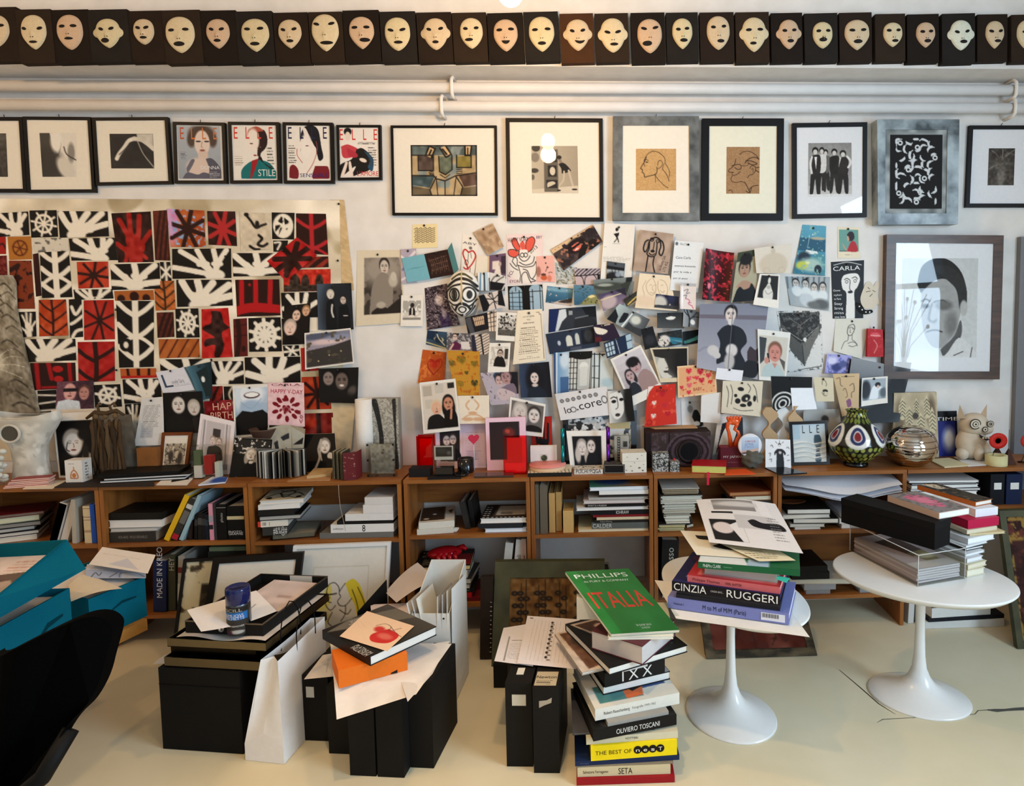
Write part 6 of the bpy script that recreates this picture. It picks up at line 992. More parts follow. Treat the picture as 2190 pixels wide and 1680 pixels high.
# things standing on the shelf top
ZT=ST+.0006
def board(name,label,cat,c,Yb,Yt,art,th=.003,m='photo',res=1.3,z=ZT,edge='d8d4cc',group=None):
 """a stiff picture standing on the shelf top, leaning back from Yb (foot) to Yt (head)"""
 c=corners(c);TL,TR=P(c[0],c[1],Yt),P(c[2],c[3],Yt);BR,BL=P(c[4],c[5],Yb),P(c[6],c[7],Yb)
 BR[2]=BL[2]=z+.0005;L=np.array([(BL[0]+BR[0])/2,Yb,z]);n=np.array([0,.0+th,0])
 F=[q-L for q in(TL,TR,BR,BL)];m_=MB().hexa([F[3],F[2],F[2]+n,F[3]+n],[F[0],F[1],F[1]+n,F[0]+n],edge)
 m_.sheet(*F,art,PXM*res,off=.0005)
 o=m_.build(name,m,None,(0,0,0));o.location=L;return tag(o,label,cat,group)
def cuboid(name,label,cat,x0,y0,x1,Yf,d,col,front=None,top=None,side=None,z=ZT,rz=0.,m='card',y1=None,group=None,part='box_body'):
 """a box on the shelf top: x0..x1 and top y0 in pixels at its front plane"""
 a,b_=P(x0,1000,Yf)[0],P(x1,1000,Yf)[0];h=P((x0+x1)/2,y0,Yf)[2]-z;th=math.radians(rz)
 r=thing(name,label,cat,((a+b_)/2-math.sin(th)*d/2,Yf+math.cos(th)*d/2,z),group,(0,0,th));w=(b_-a)/2;q=d/2
 k=MB().box(-w,-q,0,w,q,h,col)
 if front:k.sheet((-w,-q,h),(w,-q,h),(w,-q,0),(-w,-q,0),front,PXM*1.1,off=.0005)
 if top:k.sheet((-w,q,h),(w,q,h),(w,-q,h),(-w,-q,h),top,PXM*1.2,off=.0005,nrm=(0,0,1))
 if side:k.sheet((w,-q,h),(w,q,h),(w,q,0),(w,-q,0),side,PXM*1.4,off=.0005,nrm=(1,0,0))
 k.build(part,m,r);return r,w,q,h
 # white ceramic stand with a hole
Lx=P(70,1010,-.185)[0];r=thing('ceramic_vase','big white crackled ceramic stand flaring like a bone, with an oval hole','vase',(Lx,-.185,ZT))
hpx=P(70,884,-.2)[2]-ZT;m=MB()
prof=[(0,.086,.055),(.05,.08,.055),(.3,.07,.05),(.5,.076,.052),(.66,.1,.058),(.8,.132,.064),(.92,.156,.066),(1,.15,.062)]
def vs(u,v):
 q=u*2*PI;t=1-v;a=np.interp(t,[p[0]for p in prof],[p[1]for p in prof]);b_=np.interp(t,[p[0]for p in prof],[p[2]for p in prof])
 ca,sa=np.cos(q),np.sin(q);e=.85
 x=a*np.sign(ca)*np.abs(ca)**e;y=b_*np.sign(sa)*np.abs(sa)**e
 return[x-.012*t,y,hpx*t+.012*np.cos(q*2)*(t>.95)]
m.surf(vs,64,40,art='B cbc8bc;N 10 14;D b8b4a6 20 20;D dcd8cc 9 18',asp=.6);m.build('body','clay',r)
m=MB();hx,hz_=-.034,hpx*.74
for k,rr in enumerate((.0,.7,1)):pass
V=[(hx+.044*math.cos(q),-.0655+.0*math.cos(q),hz_+.040*math.sin(q))for q in np.linspace(0,2*PI,28,endpoint=False)]
m.add([(x,y-.003,z_)for x,y,z_ in V],[tuple(range(28))],'4a463c')
m.tube([(x*1.0,y-.004,z_)for x,y,z_ in V+V[:2]],.006,'c8c4b8',8,caps=False);m.build('hole','clay',r)
# far left lace ceramic
r=thing('ceramic_coral','white frilled ceramic cut off by the left edge','ceramic',(P(-14,1010,-.27)[0],-.275,ZT));m=MB()
rs=random.Random(4)
for k in range(26):a=rs.uniform(0,6.28);m.ball((.045*math.cos(a),.03*math.sin(a),.02+k*.0055),.017,.014,.013,'d4d4c8',10,7)
m.build('body','clay',r)
# booklets and papers at the left
GB='booklets piled on the shelf top at the left'
zz=ZT
for k,(w,rz,col,lb)in enumerate([(.165,14,'c07870','pink red booklet at the bottom of the little pile by the ceramic stand'),(.16,17,'b86058','dusty red booklet second in the little pile'),(.155,12,'cf9088','pink booklet in the middle of the little pile'),(.15,18,'a85048','brick red booklet near the top of the little pile'),(.145,15,'94403c','dark red booklet topmost of the little pile')]):
 book(lb,P(58,1030,-.30)[0]+.004*k,-.312+.003*k,zz,w,.062,.007,col,'d8b8a8','b',rz,group=GB,hard=False,name='booklet',cat='booklet');zz+=.0076
def slip(name,label,x0,y0,x1,y1,x2,y2,x3,y3,col,z=ZT,t=.002,cat='paper',art=None,m='paper',z_each=None):
 q=[PZ(x,y,z+t)for x,y in((x0,y0),(x1,y1),(x2,y2),(x3,y3))];L=sum(q)/4;L[2]=z
 b_=[np.array([p[0],p[1],z])-L for p in q];t_=[p-L for p in q]
 k=MB().hexa([b_[3],b_[2],b_[1],b_[0]],[t_[3],t_[2],t_[1],t_[0]],col)
 if art:k.sheet(t_[0],t_[1],t_[2],t_[3],art,PXM*1.4,off=.0005,nrm=(0,0,1))
 o=k.build(name,m,None,(0,0,0));o.location=L;return tag(o,label,cat)
slip('paper','cream paper lying on the shelf front by the pink booklets',78,1028,146,1026,112,1044,48,1045,'e0d6c2')
slip('folder','flat dark brown folder on the shelf front under the black album',150,1024,330,1020,330,1038,116,1041,'2c2420',t=.004,cat='folder')
pz=ZT+.0048
book('white book with black corner under the black album on the shelf top',P(300,1030,-.28)[0],-.262,pz,.36,.16,.011,'1a1816','e8e4dc','l',8,name='book');pz+=.0118
book('second white book below the black album on the shelf top',P(310,1025,-.27)[0],-.255,pz,.36,.15,.010,'24211e','e4e0d8','b',10);pz+=.0108
book('black album lying topmost on the white books',P(290,1010,-.26)[0],-.245,pz,.345,.15,.013,'14120f','1c1a17','l',9);pz+=.014
slip('envelope','tan card lying on the black album',272,976,316,967,314,984,268,993,'b8925a',z=pz,t=.002,cat='envelope')
board('photo_print','white bordered profile portrait of a woman with swept hair, leaning on the shelf top','photo',(112,884,196,880,200,1012,126,1016),-.14,-.10,framed('B 141211;'+fc(46,42,24,'e2dcd4','a89c8e',1.6)+'E 1a1716 76 26 16 10 50;C 2a2624 3 30 40 26 52 34 56;Q 15120f 10 100 26 76 50 66 80 70 100 60 100 100;E d8d0c6 84 68 14 10 40;E 2a2622 80 60 10 16 60',4,12,99,97),.004)
board('display_board','grey mount board holding a bark-like bronze figure group','board',(182,886,280,886,296,1006,196,1006),-.09,-.05,'B 6a6256;N 5 8',.004,edge='5a5248')
# bronze figures
r=thing('bronze_figures','dark bronze group of slender figures under a branch, standing before the grey board','sculpture',(P(232,1000,-.16)[0],-.155,ZT));m=MB();H_=P(232,862,-.16)[2]-ZT
rs=random.Random(8)
for k in range(10):
 x=-.064+.014*k;pts=[(x+rs.uniform(-.006,.006),rs.uniform(-.016,.012),H_*t)for t in(0,.15,.3,.45,.6,.7,.78)]
 m.tube(pts,[rs.uniform(.006,.012)for _ in range(6)]+[.004],['4a3826','3c2e20','5a4832'][k%3],9)
for k in range(3):m.ball((-.045+.045*k,0,H_*.83),.012,.012,.016,'6a5438',12,8)
m.tube([(-.09,0,H_*.8),(-.05,0,H_*.88),(0,0,H_*.86),(.05,0,H_*.9),(.085,0,H_*.84)],[.006,.01,.012,.01,.006],'4a3a28',10)
m.tube([(-.03,0,H_*.88),(-.035,0,H_*.97),(-.02,0,H_)],.006,'5a4630',8);m.tube([(.03,0,H_*.89),(.02,0,H_*.96),(.04,0,H_),(.05,0,H_*.95)],.006,'5a4630',8)
m.build('figures','rough',r);MB().box(-.085,-.03,0,.085,.03,.012,'3a2e22').build('base','rough',r)
cuboid('small_box','small white box printed with an orange house mark','box',139,984,176,-.25,.06,'e0dcd4','B e4e0d8;C b8642c 6 30 78 34 56 50 44 66 56 70 78 30 78;E c87a40 50 66 12 10;L b8642c 5 50 44 50 30;X 6a6660 20 12 60 20 1',side='B dcd8d0;X 4a4642 30 10 70 90 6')
cuboid('wood_block','small piece of pale brown wood behind the tan card','block',294,958,338,-.10,.03,'8a5a30',m='rough',part='block')
# wooden photo frame
def stand_frame(label,c,Yb,Yt,bar,fc_,art,m='rough',mat=None,name='picture_stand',th=.014):
 c=corners(c);TL,TR=P(c[0],c[1],Yt),P(c[2],c[3],Yt);BR,BL=P(c[4],c[5],Yb),P(c[6],c[7],Yb);BR[2]=BL[2]=ZT+.001
 L=np.array([(BL[0]+BR[0])/2,Yb,ZT]);O=[q-L for q in(TL,TR,BR,BL)];n=np.array([0,th,0]);w=bar*PXM
 I=[]
 for i in range(4):
  e1=O[(i+1)%4]-O[i];e2=O[(i-1)%4]-O[i];I.append(O[i]+w*(e1/np.linalg.norm(e1)+e2/np.linalg.norm(e2)))
 r=thing(name,label,'photo frame',L);k=MB();dd=np.array([0,.004,0])
 for i in range(4):
  j=(i+1)%4;k.quad(O[i],I[i],I[j],O[j],fc_).quad(O[i],O[j],O[j]+n,O[i]+n,fc_).quad(I[j],I[i],I[i]+dd,I[j]+dd,fc_)
 k.quad(*[q+n for q in O][::-1],fc_);k.build('frame',m,r)
 MB().sheet(*[q+dd for q in I],art,PXM*1.2).build('print','paper',r);MB().quad(*[q+dd*.4 for q in I],'fff').build('glass','glass',r);return r
stand_frame('brown wooden frame with a sepia group photo on the shelf top',(346,925,410,924,398,1000,338,1000),-.088,-.055,6,'6e3c1e',framed('B a89880;D 4a3e30 9 6;D e0d4bc 14 16;E 3a2e22 30 50 12 20 60;E d8c8ac 60 44 10 14 50;E 3a3024 76 60 12 26 60',6,24,94,96,'ece4d4'))
board('photo_print','large white bordered photo of a couple before pale curtains, tilted on the shelf top','photo',(429,884,503,902,492,1001,411,985),-.14,-.05,framed('B bcb4b4;'+''.join(f'L d8d0d0 3 {x} 0 {x+3} 100;' for x in(4,14,80,90))+'L 8a8484 4 8 0 12 100;L 7a7474 3 86 0 92 100;R 3a3434 40 14 66 32;'+fc(42,40,8,'d8c8c0','a08a74',1.3)+fc(64,42,8,'d8c8c0','8a7460',1.3)+'Q 1c1818 26 84 28 56 40 50 64 50 78 62 76 86;E d8ccc4 44 74 8 4;P 9a9494 0 100 0 92 100 88 100 100',8,8,90,92,'e2d8d8'),.004)
r,w,q,h=cuboid('acrylic_block','clear acrylic block with red and green bits, before the wooden frame','ornament',410,954,474,-.22,.05,'fff',m='acrylic')
MB().box(-w*.2,-.02,.02,w*.3,.015,h*.7,'a81c1c').box(w*.5,-.02,.004,w*.8,.01,h*.5,'d8d8c8').box(-w*.9,-.02,.004,-w*.4,.01,h*.4,'e0dcd0').box(-w*.95,-.01,.004,-w*.5,.015,h*.85,'5a6a4a').build('inclusions','card',r)
slip('booklet','white booklet with a blue cover at the shelf front',456,1018,487,1020,482,1030,424,1036,'d0d4dc',t=.006,cat='booklet',art='H e0e2e6 2a4a9a;E 2a50a8 60 50 30 40 60')
slip('paper','white printed leaflets on the shelf by the blue booklet',362,1012,420,1014,400,1036,334,1036,'e2ddd4',t=.003,art='B e4dfd6;P 1c1a18 30 40 80 20 90 50 40 80')
board('photo_print','dark photo of a couple in black outside a lit window, on the shelf top','photo',(503,935,583,939,576,1030,490,1026),-.20,-.165,'B 161411;R 2a2724 8 4 96 40;D d8d0c0 14 26;R 161411 0 40 100 100;'+fc(48,42,12,'e4dcd0','a89a8a',1.2,1)+fc(70,50,10,'c8bcb0','2a2420',1.2)+'Q 120f0d 24 100 34 70 50 62 76 68 90 100;E e8e0d4 50 62 6 4',.003)
# pottery
r=thing('bowl','ribbed rust brown pottery bowl on the shelf top','bowl',(P(562,950,-.09)[0],-.075,ZT));hb=P(562,914,-.06)[2]-ZT
MB().lathe([(.025,0),(.03,hb*.6),(.042,hb*.75),(.062,hb*.96),(.066,hb),(.06,hb*.98),(.04,hb*.8),(0,hb*.76)],'4a3428',40).build('body','clay',r)
r=thing('pottery_piece','folded pottery slab with black glyph shapes','pottery',(P(622,955,-.05)[0],-.05,ZT));hb=P(616,912,-.06)[2]-ZT;k=MB()
k.surf(lambda u,v:[(-.09+.18*u)*(1-.25*v),-.03*np.abs(2*u-1.1)-.01,hb-(hb-.02)*v+.01*np.sin(u*4)],70,60,art='B b0a690;N 6 8;P 1a1816 10 40 20 36 22 84 14 84;P 1a1816 28 30 50 20 50 34 34 40;P 1a1816 34 84 40 56 56 86;P c8ccc0 56 4 100 14 96 100 60 80;P 1a1816 60 50 96 22 94 40;P 1a1816 62 70 92 56 90 86',asp=.9)
k.box(-.06,-.03,0,.06,.012,.022,'8a806c');k.build('body','clay',r)
# fanned booklet
r=thing('fanned_booklet','booklet standing open with its many black and white leaves fanned','booklet',(P(596,1028,-.22)[0],-.2,ZT));hb=P(596,962,-.22)[2]-ZT
rs=random.Random(2);cols=['d8d4c8','2a2826','b8b4a8','e4e0d4','6a665e','1a1816']
for k in range(26):
 a=PI*(1.04+.92*k/25);c0,s0=math.cos(a),math.sin(a);L1=.118 if k not in(0,25)else.12
 MB().add([(0,.03,.002),(c0*L1,.03+s0*L1*.75,.002),(c0*L1,.03+s0*L1*.75,hb*(.97+.03*rs.random())),(0,.03,hb*.97)],[(0,1,2,3)],cols[k%6]).build('leaf','paper',r)
board('photo_print','black portrait poster of a woman resting her chin on her hand','photo',(652,928,716,926,722,1008,644,1010),-.12,-.05,'B 0d0c0c;'+fc(66,34,15,'dcd4ca','8a8074',1.15)+'C b0a698 6 54 16 46 40 50 64 40 90;E d8cec4 82 60 9 10 30;E 100e0e 74 80 24 14 30;C b8aea0 4 58 20 52 44 56 70',.003)
slip('envelope','flat brown envelope at the shelf front by the red album',668,1012,712,1008,706,1026,614,1028,'b08458',t=.004,cat='envelope')
slip('envelope','folded tan packet on the brown envelope',672,1000,714,996,708,1012,656,1018,'c0a070',z=ZT+.0046,t=.012,cat='envelope')
# red accordion album
r=thing('album','half open concertina album with speckled dark red covers','album',(P(742,1034,-.27)[0],-.26,ZT));hb=P(742,962,-.27)[2]-ZT;k=MB()
k.add([(.0,-.05,0),(.056,-.03,0),(.06,.03,0),(.06,.03,hb*.97),(.056,-.03,hb*.97),(0,-.05,hb*.96)],[(0,1,4,5),(1,2,3,4)],'5c1a1c',True);k.sheet((0,-.0508,hb*.9),(.05,-.0335,hb*.9),(.05,-.0335,hb*.1),(0,-.0508,hb*.1),'B 601c1e;D a07870 22 34',.004);k.build('cover','card',r)
k=MB()
for j in range(9):k.add([(-.06+.007*j,-.02-.003*j,.002),(-.057+.007*j,.05,.002),(-.057+.007*j,.05,hb*.98),(-.06+.007*j,-.02-.003*j,hb*.98)],[(0,1,2,3)],['8a7c5c','c8bc9c','3a3426'][j%3])
k.build('leaves','paper',r)
# tube, stone slab, acrylic stand
r=thing('paper_tube','tall white paper roll standing on the shelf','tube',(P(781,1000,-.13)[0],-.12,ZT));hb=P(781,853,-.12)[2]-ZT
MB().lathe([(.039,0),(.039,hb),(.034,hb),(.034,.01)],'e6e2da',36).build('roll','paper',r)
r,w,q,h=cuboid('stone_slab','tall grey carved slab with a black wave line','sculpture',797,852,856,-.10,.05,'8a8478','B a09a8c;N 12 20;D c0baac 16 22;Q 1c1a17 2 2 24 2 40 40 44 62 30 84 6 98 18 80 28 60 22 34;Q 1c1a17 78 2 92 2 90 50 96 98 82 98 84 60;D 5a554a 26 36',m='clay',part='slab')
def acryl_stand(label,x0,y0,x1,Yf,art,d=.03,z=ZT,tint='acrylic'):
 a,b_=P(x0,1000,Yf)[0],P(x1,1000,Yf)[0];h=P((x0+x1)/2,y0,Yf)[2]-z;w=(b_-a)/2
 r=thing('acrylic_stand',label,'photo frame',((a+b_)/2,Yf+d/2,z));q=d/2
 MB().box(-w,-q,0,w,-q+.004,h,'fff').build('front_plate',tint,r);MB().box(-w,q-.004,0,w,q,h,'fff').build('back_plate',tint,r)
 MB().box(-w,-q+.0045,0,w,q-.0045,.004,'fff').build('foot',tint,r)
 if art:MB().sheet((-w*.8,q-.006,h*.94),(w*.8,q-.006,h*.94),(w*.8,q-.006,.01),(-w*.8,q-.006,.01),art,PXM*1.3).build('picture','photo',r)
 return r,w,q,h
r,w,q,h=acryl_stand('clear acrylic frame with corner studs and a blurred grey print',784,947,846,-.25,'G b0aa9c 8a8478;N 10 9;E 6a5c50 52 30 6 4 50;E 5a4e44 56 20 4 3 50',.03)
for sx in(-1,1):
 for sz in(.05,.5,.95):MB().ball((sx*w*.88,-q-.002,h*sz),.0055,.004,.0055,'2a2826',10,6).build('stud','metal',r)
 # fourth bookshelf top
cuboid('small_box','small black box at the left of the fourth bookshelf top','box',874,1002,919,-.27,.07,'1c1a1b',m='matte')
r,w,q,h=acryl_stand('red tinted acrylic frame left of the pink card',892,932,928,-.15,None,.04,tint='redacrylic');MB().box(-w*.7,-.004,.006,w*.7,.004,h*.9,'d81c14').build('insert','gloss',r)
board('card_folder','wide pale pink folder card with a photo of two women and a typed page','card',(930,901,1042,897,1040,986,934,990),-.11,-.05,'B e4ccd4;R d8bcc6 50 8 100 96;X b89aa4 10 8 40 14 1;'+mini('B 2a2424;'+fc(34,36,17,'d8c0b8','3a2c28',1.5,1)+fc(66,34,16,'d8c4bc','4a3a34',1.5)+'Q 171416 0 100 20 62 60 58 96 70 100 100',8,16,47,84)+';X b8a0a8 58 24 90 84 14',.004)
r=thing('lollipop','pink red heart lollipop on a stick before the pale pink card','lollipop',(P(1014,990,-.16)[0],-.155,ZT));hb=P(1014,947,-.16)[2]-ZT
MB().tube([(0,0,0),(0,0,hb)],.0018,'ccc',8).build('stick','paint',r)
hp=[(.026*math.sin(t)**3,.0021*(13*math.cos(t)-5*math.cos(2*t)-2*math.cos(3*t)-math.cos(4*t))*.8)for t in np.linspace(0,2*PI,36,endpoint=False)]
MB().prism(hp,-.009,.009,'c8284a',lambda x,y,d:(x,d,hb+.02+y)).build('heart','gloss',r)
r,w,q,h=acryl_stand('clear acrylic holder with a dark instant photo, in front of the pink card',926,953,971,-.24,None,.03)
MB().sheet((-w*.9,0,h*.98),(w*.9,0,h*.98),(w*.9,0,h*.5),(-w*.9,0,h*.5),framed('B 1c1a1a;E 6a6664 80 60 14 20 60;E 3a3636 40 40 30 30 60',6,8,94,78),PXM*1.2).build('instant_photo','photo',r)
cuboid('small_box','black leather cube box in front of the acrylic holder','box',930,1000,968,-.285,.04,'141213',m='gloss')
r=thing('candle','black glass candle with pale wax','candle',(P(996,1005,-.19)[0],-.19,ZT));hb=P(996,979,-.19)[2]-ZT
MB().lathe([(.038,0),(.039,.003),(.039,hb),(.036,hb),(.036,hb-.01)],'141213',32).build('jar','gloss',r);MB().lathe([(.0358,hb-.011),(0,hb-.009)],'ddd8d0',28).build('wax','paper',r)
r=thing('ashtray','shiny black round dish before the candle','dish',(P(986,1012,-.27)[0],-.262,ZT));MB().lathe([(.02,0),(.034,.006),(.036,.014),(.03,.012),(.012,.007),(0,.007)],'121112',32).build('dish','gloss',r)
stand=board('pink_stand','big pale pink acrylic instant-photo frame with a dark red picture','photo frame',(1038,894,1124,891,1126,1012,1042,1006),-.17,-.12,framed('G 1c0c10 2a0c12;E 6a1c1c 64 30 20 14 60;E b04030 60 26 8 6 60;E 2a0c14 40 60 30 30 60',9,8,84,80,'e8c4d4'),.012,'gloss',edge='e890b0')
r,w,q,h=acryl_stand('pink tinted acrylic holder with a red sheet, at the front of the pink frame',1077,934,1126,-.255,None,.035,tint='pinkacrylic');MB().box(-w*.7,-.003,h*.3,w*.6,.003,h*.96,'c8241c').build('insert','gloss',r);MB().box(-w*.9,-.003,.005,w*.9,.003,h*.29,'f0c0d4').build('lower_insert','gloss',r)
tag(MB().box(-.001,-.001,0,.001,.001,.001,'222').build('pin_dot','matte'),'x','x')if False else None
slip('pen','dark wooden pen case lying at the shelf front under the pink frame',1016,1010,1098,1009,1098,1016,1014,1018,'3a2620',t=.009,cat='pen case',m='gloss')
slip('notebook','black spiral notebook lying at the shelf front',916,1014,986,1012,986,1021,914,1023,'191718',t=.006,cat='notebook')
for k in(0,):
 x=P(1030,1004,-.25)[0];pts=[(x+.03*math.cos(t)*(1+.3*math.sin(3*t)),-.25+.018*math.sin(t),ZT+.003)for t in np.linspace(0,6.3,24)]
 tag(MB().tube(pts,.0018,'2a1e1a',6).build('spectacles','metal'),'thin wire loop lying before the pink frame','wire')
 # fifth bookshelf top
board('card','red card with a black and orange fork-like fist','card',(1137,891,1180,890,1181,952,1138,954),-.08,-.05,'B b02414;P 14100f 10 14 22 12 30 44 72 46 76 12 86 14 86 50 78 62 76 84 60 84 60 98 24 98 28 70 20 52;L 14100f 8 38 12 42 48;L 14100f 8 58 12 60 48;P d85a1c 26 56 62 60 58 70 44 72 46 98 26 98;L b02414 2 30 14 34 46;L b02414 2 50 14 51 46;L b02414 2 68 14 68 46',.004,edge='8a1c10')
r,w,q,h=cuboid('box_picture','small square white frame with a dark green stone in its middle','photo frame',1135,953,1191,-.16,.022,'e8e4dc','B e6e1d8;R cfc8bc 36 36 66 66;R e0dace 39 39 66 66;E 3c4630 52 52 12 13 30;E 566044 46 48 6 5 40',z=ZT,part='frame')
book('black and white edged book under the round peach box',P(1176,1018,-.29)[0],-.31,ZT,.205,.17,.018,'1c1a18','e0d8c4','f',0,art='B d8ceb8;'+''.join(f'L 2a2622 1.6 {x} 60 {x+4} 100;' for x in range(2,100,9)))
r=thing('round_box','flat round peach box with a printed pink lid','box',(P(1171,1008,-.24)[0],-.225,ZT+.0186));MB().lathe([(.085,0),(.086,.002),(.086,.018),(.0855,.0185)],'e0b890',48).build('box_body','card',r)
k=MB().lathe([(.088,.0188),(.0885,.021),(.088,.0235),(0,.0237)],'e08a80',48);k.word('mostra',lambda a,b_:(a,b_,.0243),-.03,-.02,.012,'c05a58');k.build('lid','card',r)
stand_frame('wide black frame of crowded party photos at the back of the shelf top',(1203,879,1362,878,1361,1000,1205,1000),-.07,-.04,12,'121012','B c8c4be;R 2a2826 0 20 34 52;D 1c1a1a 12 8;D e8e6e2 16 18;R c8a860 64 0 98 30;R d8d6d2 0 56 56 70;R 1a1818 0 70 60 100;E e0dcd8 80 60 16 14 30;E 24221f 76 52 12 6 30;R dcdad4 76 84 94 98','gloss')
board('instant_photo','white instant photo of a pair of curly and dark haired women, cheek to cheek','photo',(1211,921,1296,920,1297,990,1220,991),-.17,-.13,framed('B 171517;'+fc(32,40,15,'dcd0c8','a89c90',.85,1)+fc(64,34,14,'d8ccc4','2a2624',.85)+'E c8bcb0 16 64 10 26 50;E b8aca0 46 70 8 24 50;Q 121012 40 100 52 62 76 58 96 70 100 100',12,14,88,92),.003)
for x0,y0,col,lb in((1204,916,'1c8a98','teal metallic pen standing upright by the instant photo'),(1301,913,'6a2a9a','violet metallic pen standing upright by the instant photo')):
 hb=P(x0,y0,-.2)[2]-ZT;r=thing('pen',lb,'pen',(P(x0,990,-.2)[0],-.2,ZT));MB().tube([(0,0,0),(0,0,hb*.62)],.0085,col,14).build('barrel','metal',r);MB().tube([(0,0,hb*.62),(0,0,hb)],.0096,col,14).build('cap','metal',r)
r,w,q,h=cuboid('small_box','white flat box with ornate black lettering at the shelf front','box',1228,1004,1289,-.28,.09,'d4cec2','B d8d2c6;T 1a1816 6 76 14 88 0 POCHI POGA;D 4a4640 16 30','B cfc8ba;O 2a2622 50 50 20 18 4;D 2a2622 12 26;E d8d2c6 50 50 14 10')
cuboid('small_box','small black box with a cream outline label','box',1291,993,1336,-.275,.08,'141213','B 141213;L c8bca8 2 4 8 96 8 96 92 4 92 4 8','B 1a1817;C a89c8a 3 10 30 30 60 50 30 70 60 90 30;C a89c8a 3 10 60 40 90 80 60',rz=-4)
cuboid('small_box','cream cube box sprinkled with small dark marks','box',1331,968,1383,-.27,.09,'ddd6c4','B e0d9c8;'+''.join(f'E 2a2622 {x} {y} {a} {a*.7} 20;' for x,y,a in[(20,20,2),(62,30,3),(80,14,2),(34,66,3),(70,76,5),(16,86,3),(50,50,2),(88,60,2),(40,90,3),(84,90,4)])+'L b8b09c 1 0 42 100 44','B d8d1be;E 2a2622 30 40 3 2;E 2a2622 70 60 3 2',rz=4)
r,w,q,h=acryl_stand('clear acrylic stand with striped film pieces beside the violet pen',1311,930,1350,-.16,'B c8c4be;R 1a1816 20 4 40 96;'+''.join(f'R d8d4ce 24 {y} 36 {y+4};' for y in range(8,92,9))+'R 2a2826 60 20 90 40;R 3a3836 60 50 90 60',.04)
# dark carved block with a round hole and the envelope on it
a,b_=P(1382,1000,-.18)[0],P(1520,1000,-.18)[0];hb=P(1450,924,-.18)[2]-ZT
r=thing('carved_block','dark carved wood block with ringed round opening','sculpture',((a+b_)/2,-.115,ZT));w=(b_-a)/2;k=MB()
k.box(-w,-.0635,0,w,.065,hb,'2a201e');V=[]
k.sheet((-w,-.064,hb),(w,-.064,hb),(w,-.064,0),(-w,-.064,0),'B 3a2e2c;D 54444a 26 20;R 241a1a 0 0 8 100;L 1a1212 2 36 0 34 100;L 4a3a3a 2 18 0 16 100;'+''.join(f'O {c_} 66 55 {r_} {r_*1.55:.0f} 2.4;' for r_,c_ in((33,'54424a'),(29,'241a1c'),(25,'4c3c42'),(21,'20181a'))),PXM*1.3,off=.0006)
k.build('block','rough',r)
k=MB().lathe([(.043,-.002),(.052,.004),(.058,.0),(.04,-.001)],'2a2020',36);cx_=w*.33;k.v=[np.stack([v[:,0]+cx_,-.067-v[:,2]*1.0,v[:,1]+hb*.45],1)for v in k.v];k.build('ring','rough',r)
k=MB().add([(cx_+.043*math.cos(t),-.0672,hb*.45+.043*math.sin(t))for t in np.linspace(0,2*PI,32,endpoint=False)],[tuple(range(32))[::-1]],'040304');k.build('opening','matte',r)
slip('envelope','tan envelope with blue stripes lying on the carved block',1466,893,1492,914,1400,916,1374,910,'cf9e6e',z=ZT+hb+.0006,t=.003,cat='envelope',art='B d0a274;X 9a7a54 20 40 80 70 4')
for x0,x1,y0,Yf,lb in((1396,1430,969,-.26,'larger black and white marbled box at the shelf front'),(1433,1453,987,-.27,'smaller black and white marbled box with a red pin')):
 r,w,q,h=cuboid('marbled_box',lb,'box',x0,y0,x1,Yf,.05,'6a6a66','B b8b8b2;D 2a2a28 16 0;D 3a3a38 26 14;O 2a2a28 50 50 24 22 5','B a8a8a2;D 2a2a28 12 6')
 if x1==1453:MB().ball((0,0,h+.006),.006,.006,.006,'c01c1c',12,8).build('red_pin','gloss',r)
 # sixth bookshelf top
book('thick red cloth book with a yellow green paper edge',P(1514,1016,-.29)[0],-.315,ZT,.165,.13,.038,'a81820','c8c46a','l',-12)
tag(MB().sheet((P(1512,1012,-.33)[0],-.334,ZT+.012),(P(1517,1012,-.33)[0],-.334,ZT+.012),(P(1516,1040,-.33)[0],-.336,ZT-.05),(P(1511,1040,-.33)[0],-.336,ZT-.05),'B c8203a',.01).build('ribbon','card'),'red page ribbon hanging over the shelf edge','ribbon')
slip('booklet','flat bright orange booklet beside the red book',1552,1004,1594,1002,1616,1012,1550,1014,'d8501c',t=.005,cat='booklet')
board('photo_print','bent postcard of a person in a dark red coat behind the orange hand','photo',(1536,886,1588,878,1592,1000,1522,1004),-.11,-.06,'B dedad4;P 1c1a22 20 20 100 12 100 100 6 100;Q 5a1820 40 26 60 24 66 60 60 80 44 78 34 60;E c8b0a0 54 20 8 5;E c8b0a0 60 84 5 4;P 8a9098 0 84 30 70 26 100 0 100',.003)
r,w,q,h=cuboid('small_box','dark red box lettered MY JAPAN','box',1541,957,1591,-.20,.07,'5c1420','B 54121e;T b8a8a0 12 52 10 76 0 MY JAPAN;X 8a5a5a 30 72 86 80 1','B 7a2030')
r2=thing('hand_sculpture','orange foot-shaped hand sculpture standing on the MY JAPAN box','sculpture',(P(1566,957,-.18)[0]+.008,-.165,ZT+h+.0006));hb=P(1566,890,-.17)[2]-ZT-h
k=MB();c_='d8541c'
k.tube([(-.012,0,0),(-.016,0,hb*.25),(-.022,0,hb*.45),(-.03,0,hb*.62),(-.026,0,hb*.76),(-.004,0,hb*.82)],[.012,.010,.0085,.009,.010,.012],c_,12)
k.tube([(.012,0,0),(.018,0,hb*.2),(.03,0,hb*.34),(.024,0,hb*.48),(.006,0,hb*.56),(.016,0,hb*.68),(.018,0,hb*.8)],[.012,.010,.009,.0085,.008,.010,.013],c_,12)
k.ball((.004,0,hb*.82),.03,.012,.018,c_)
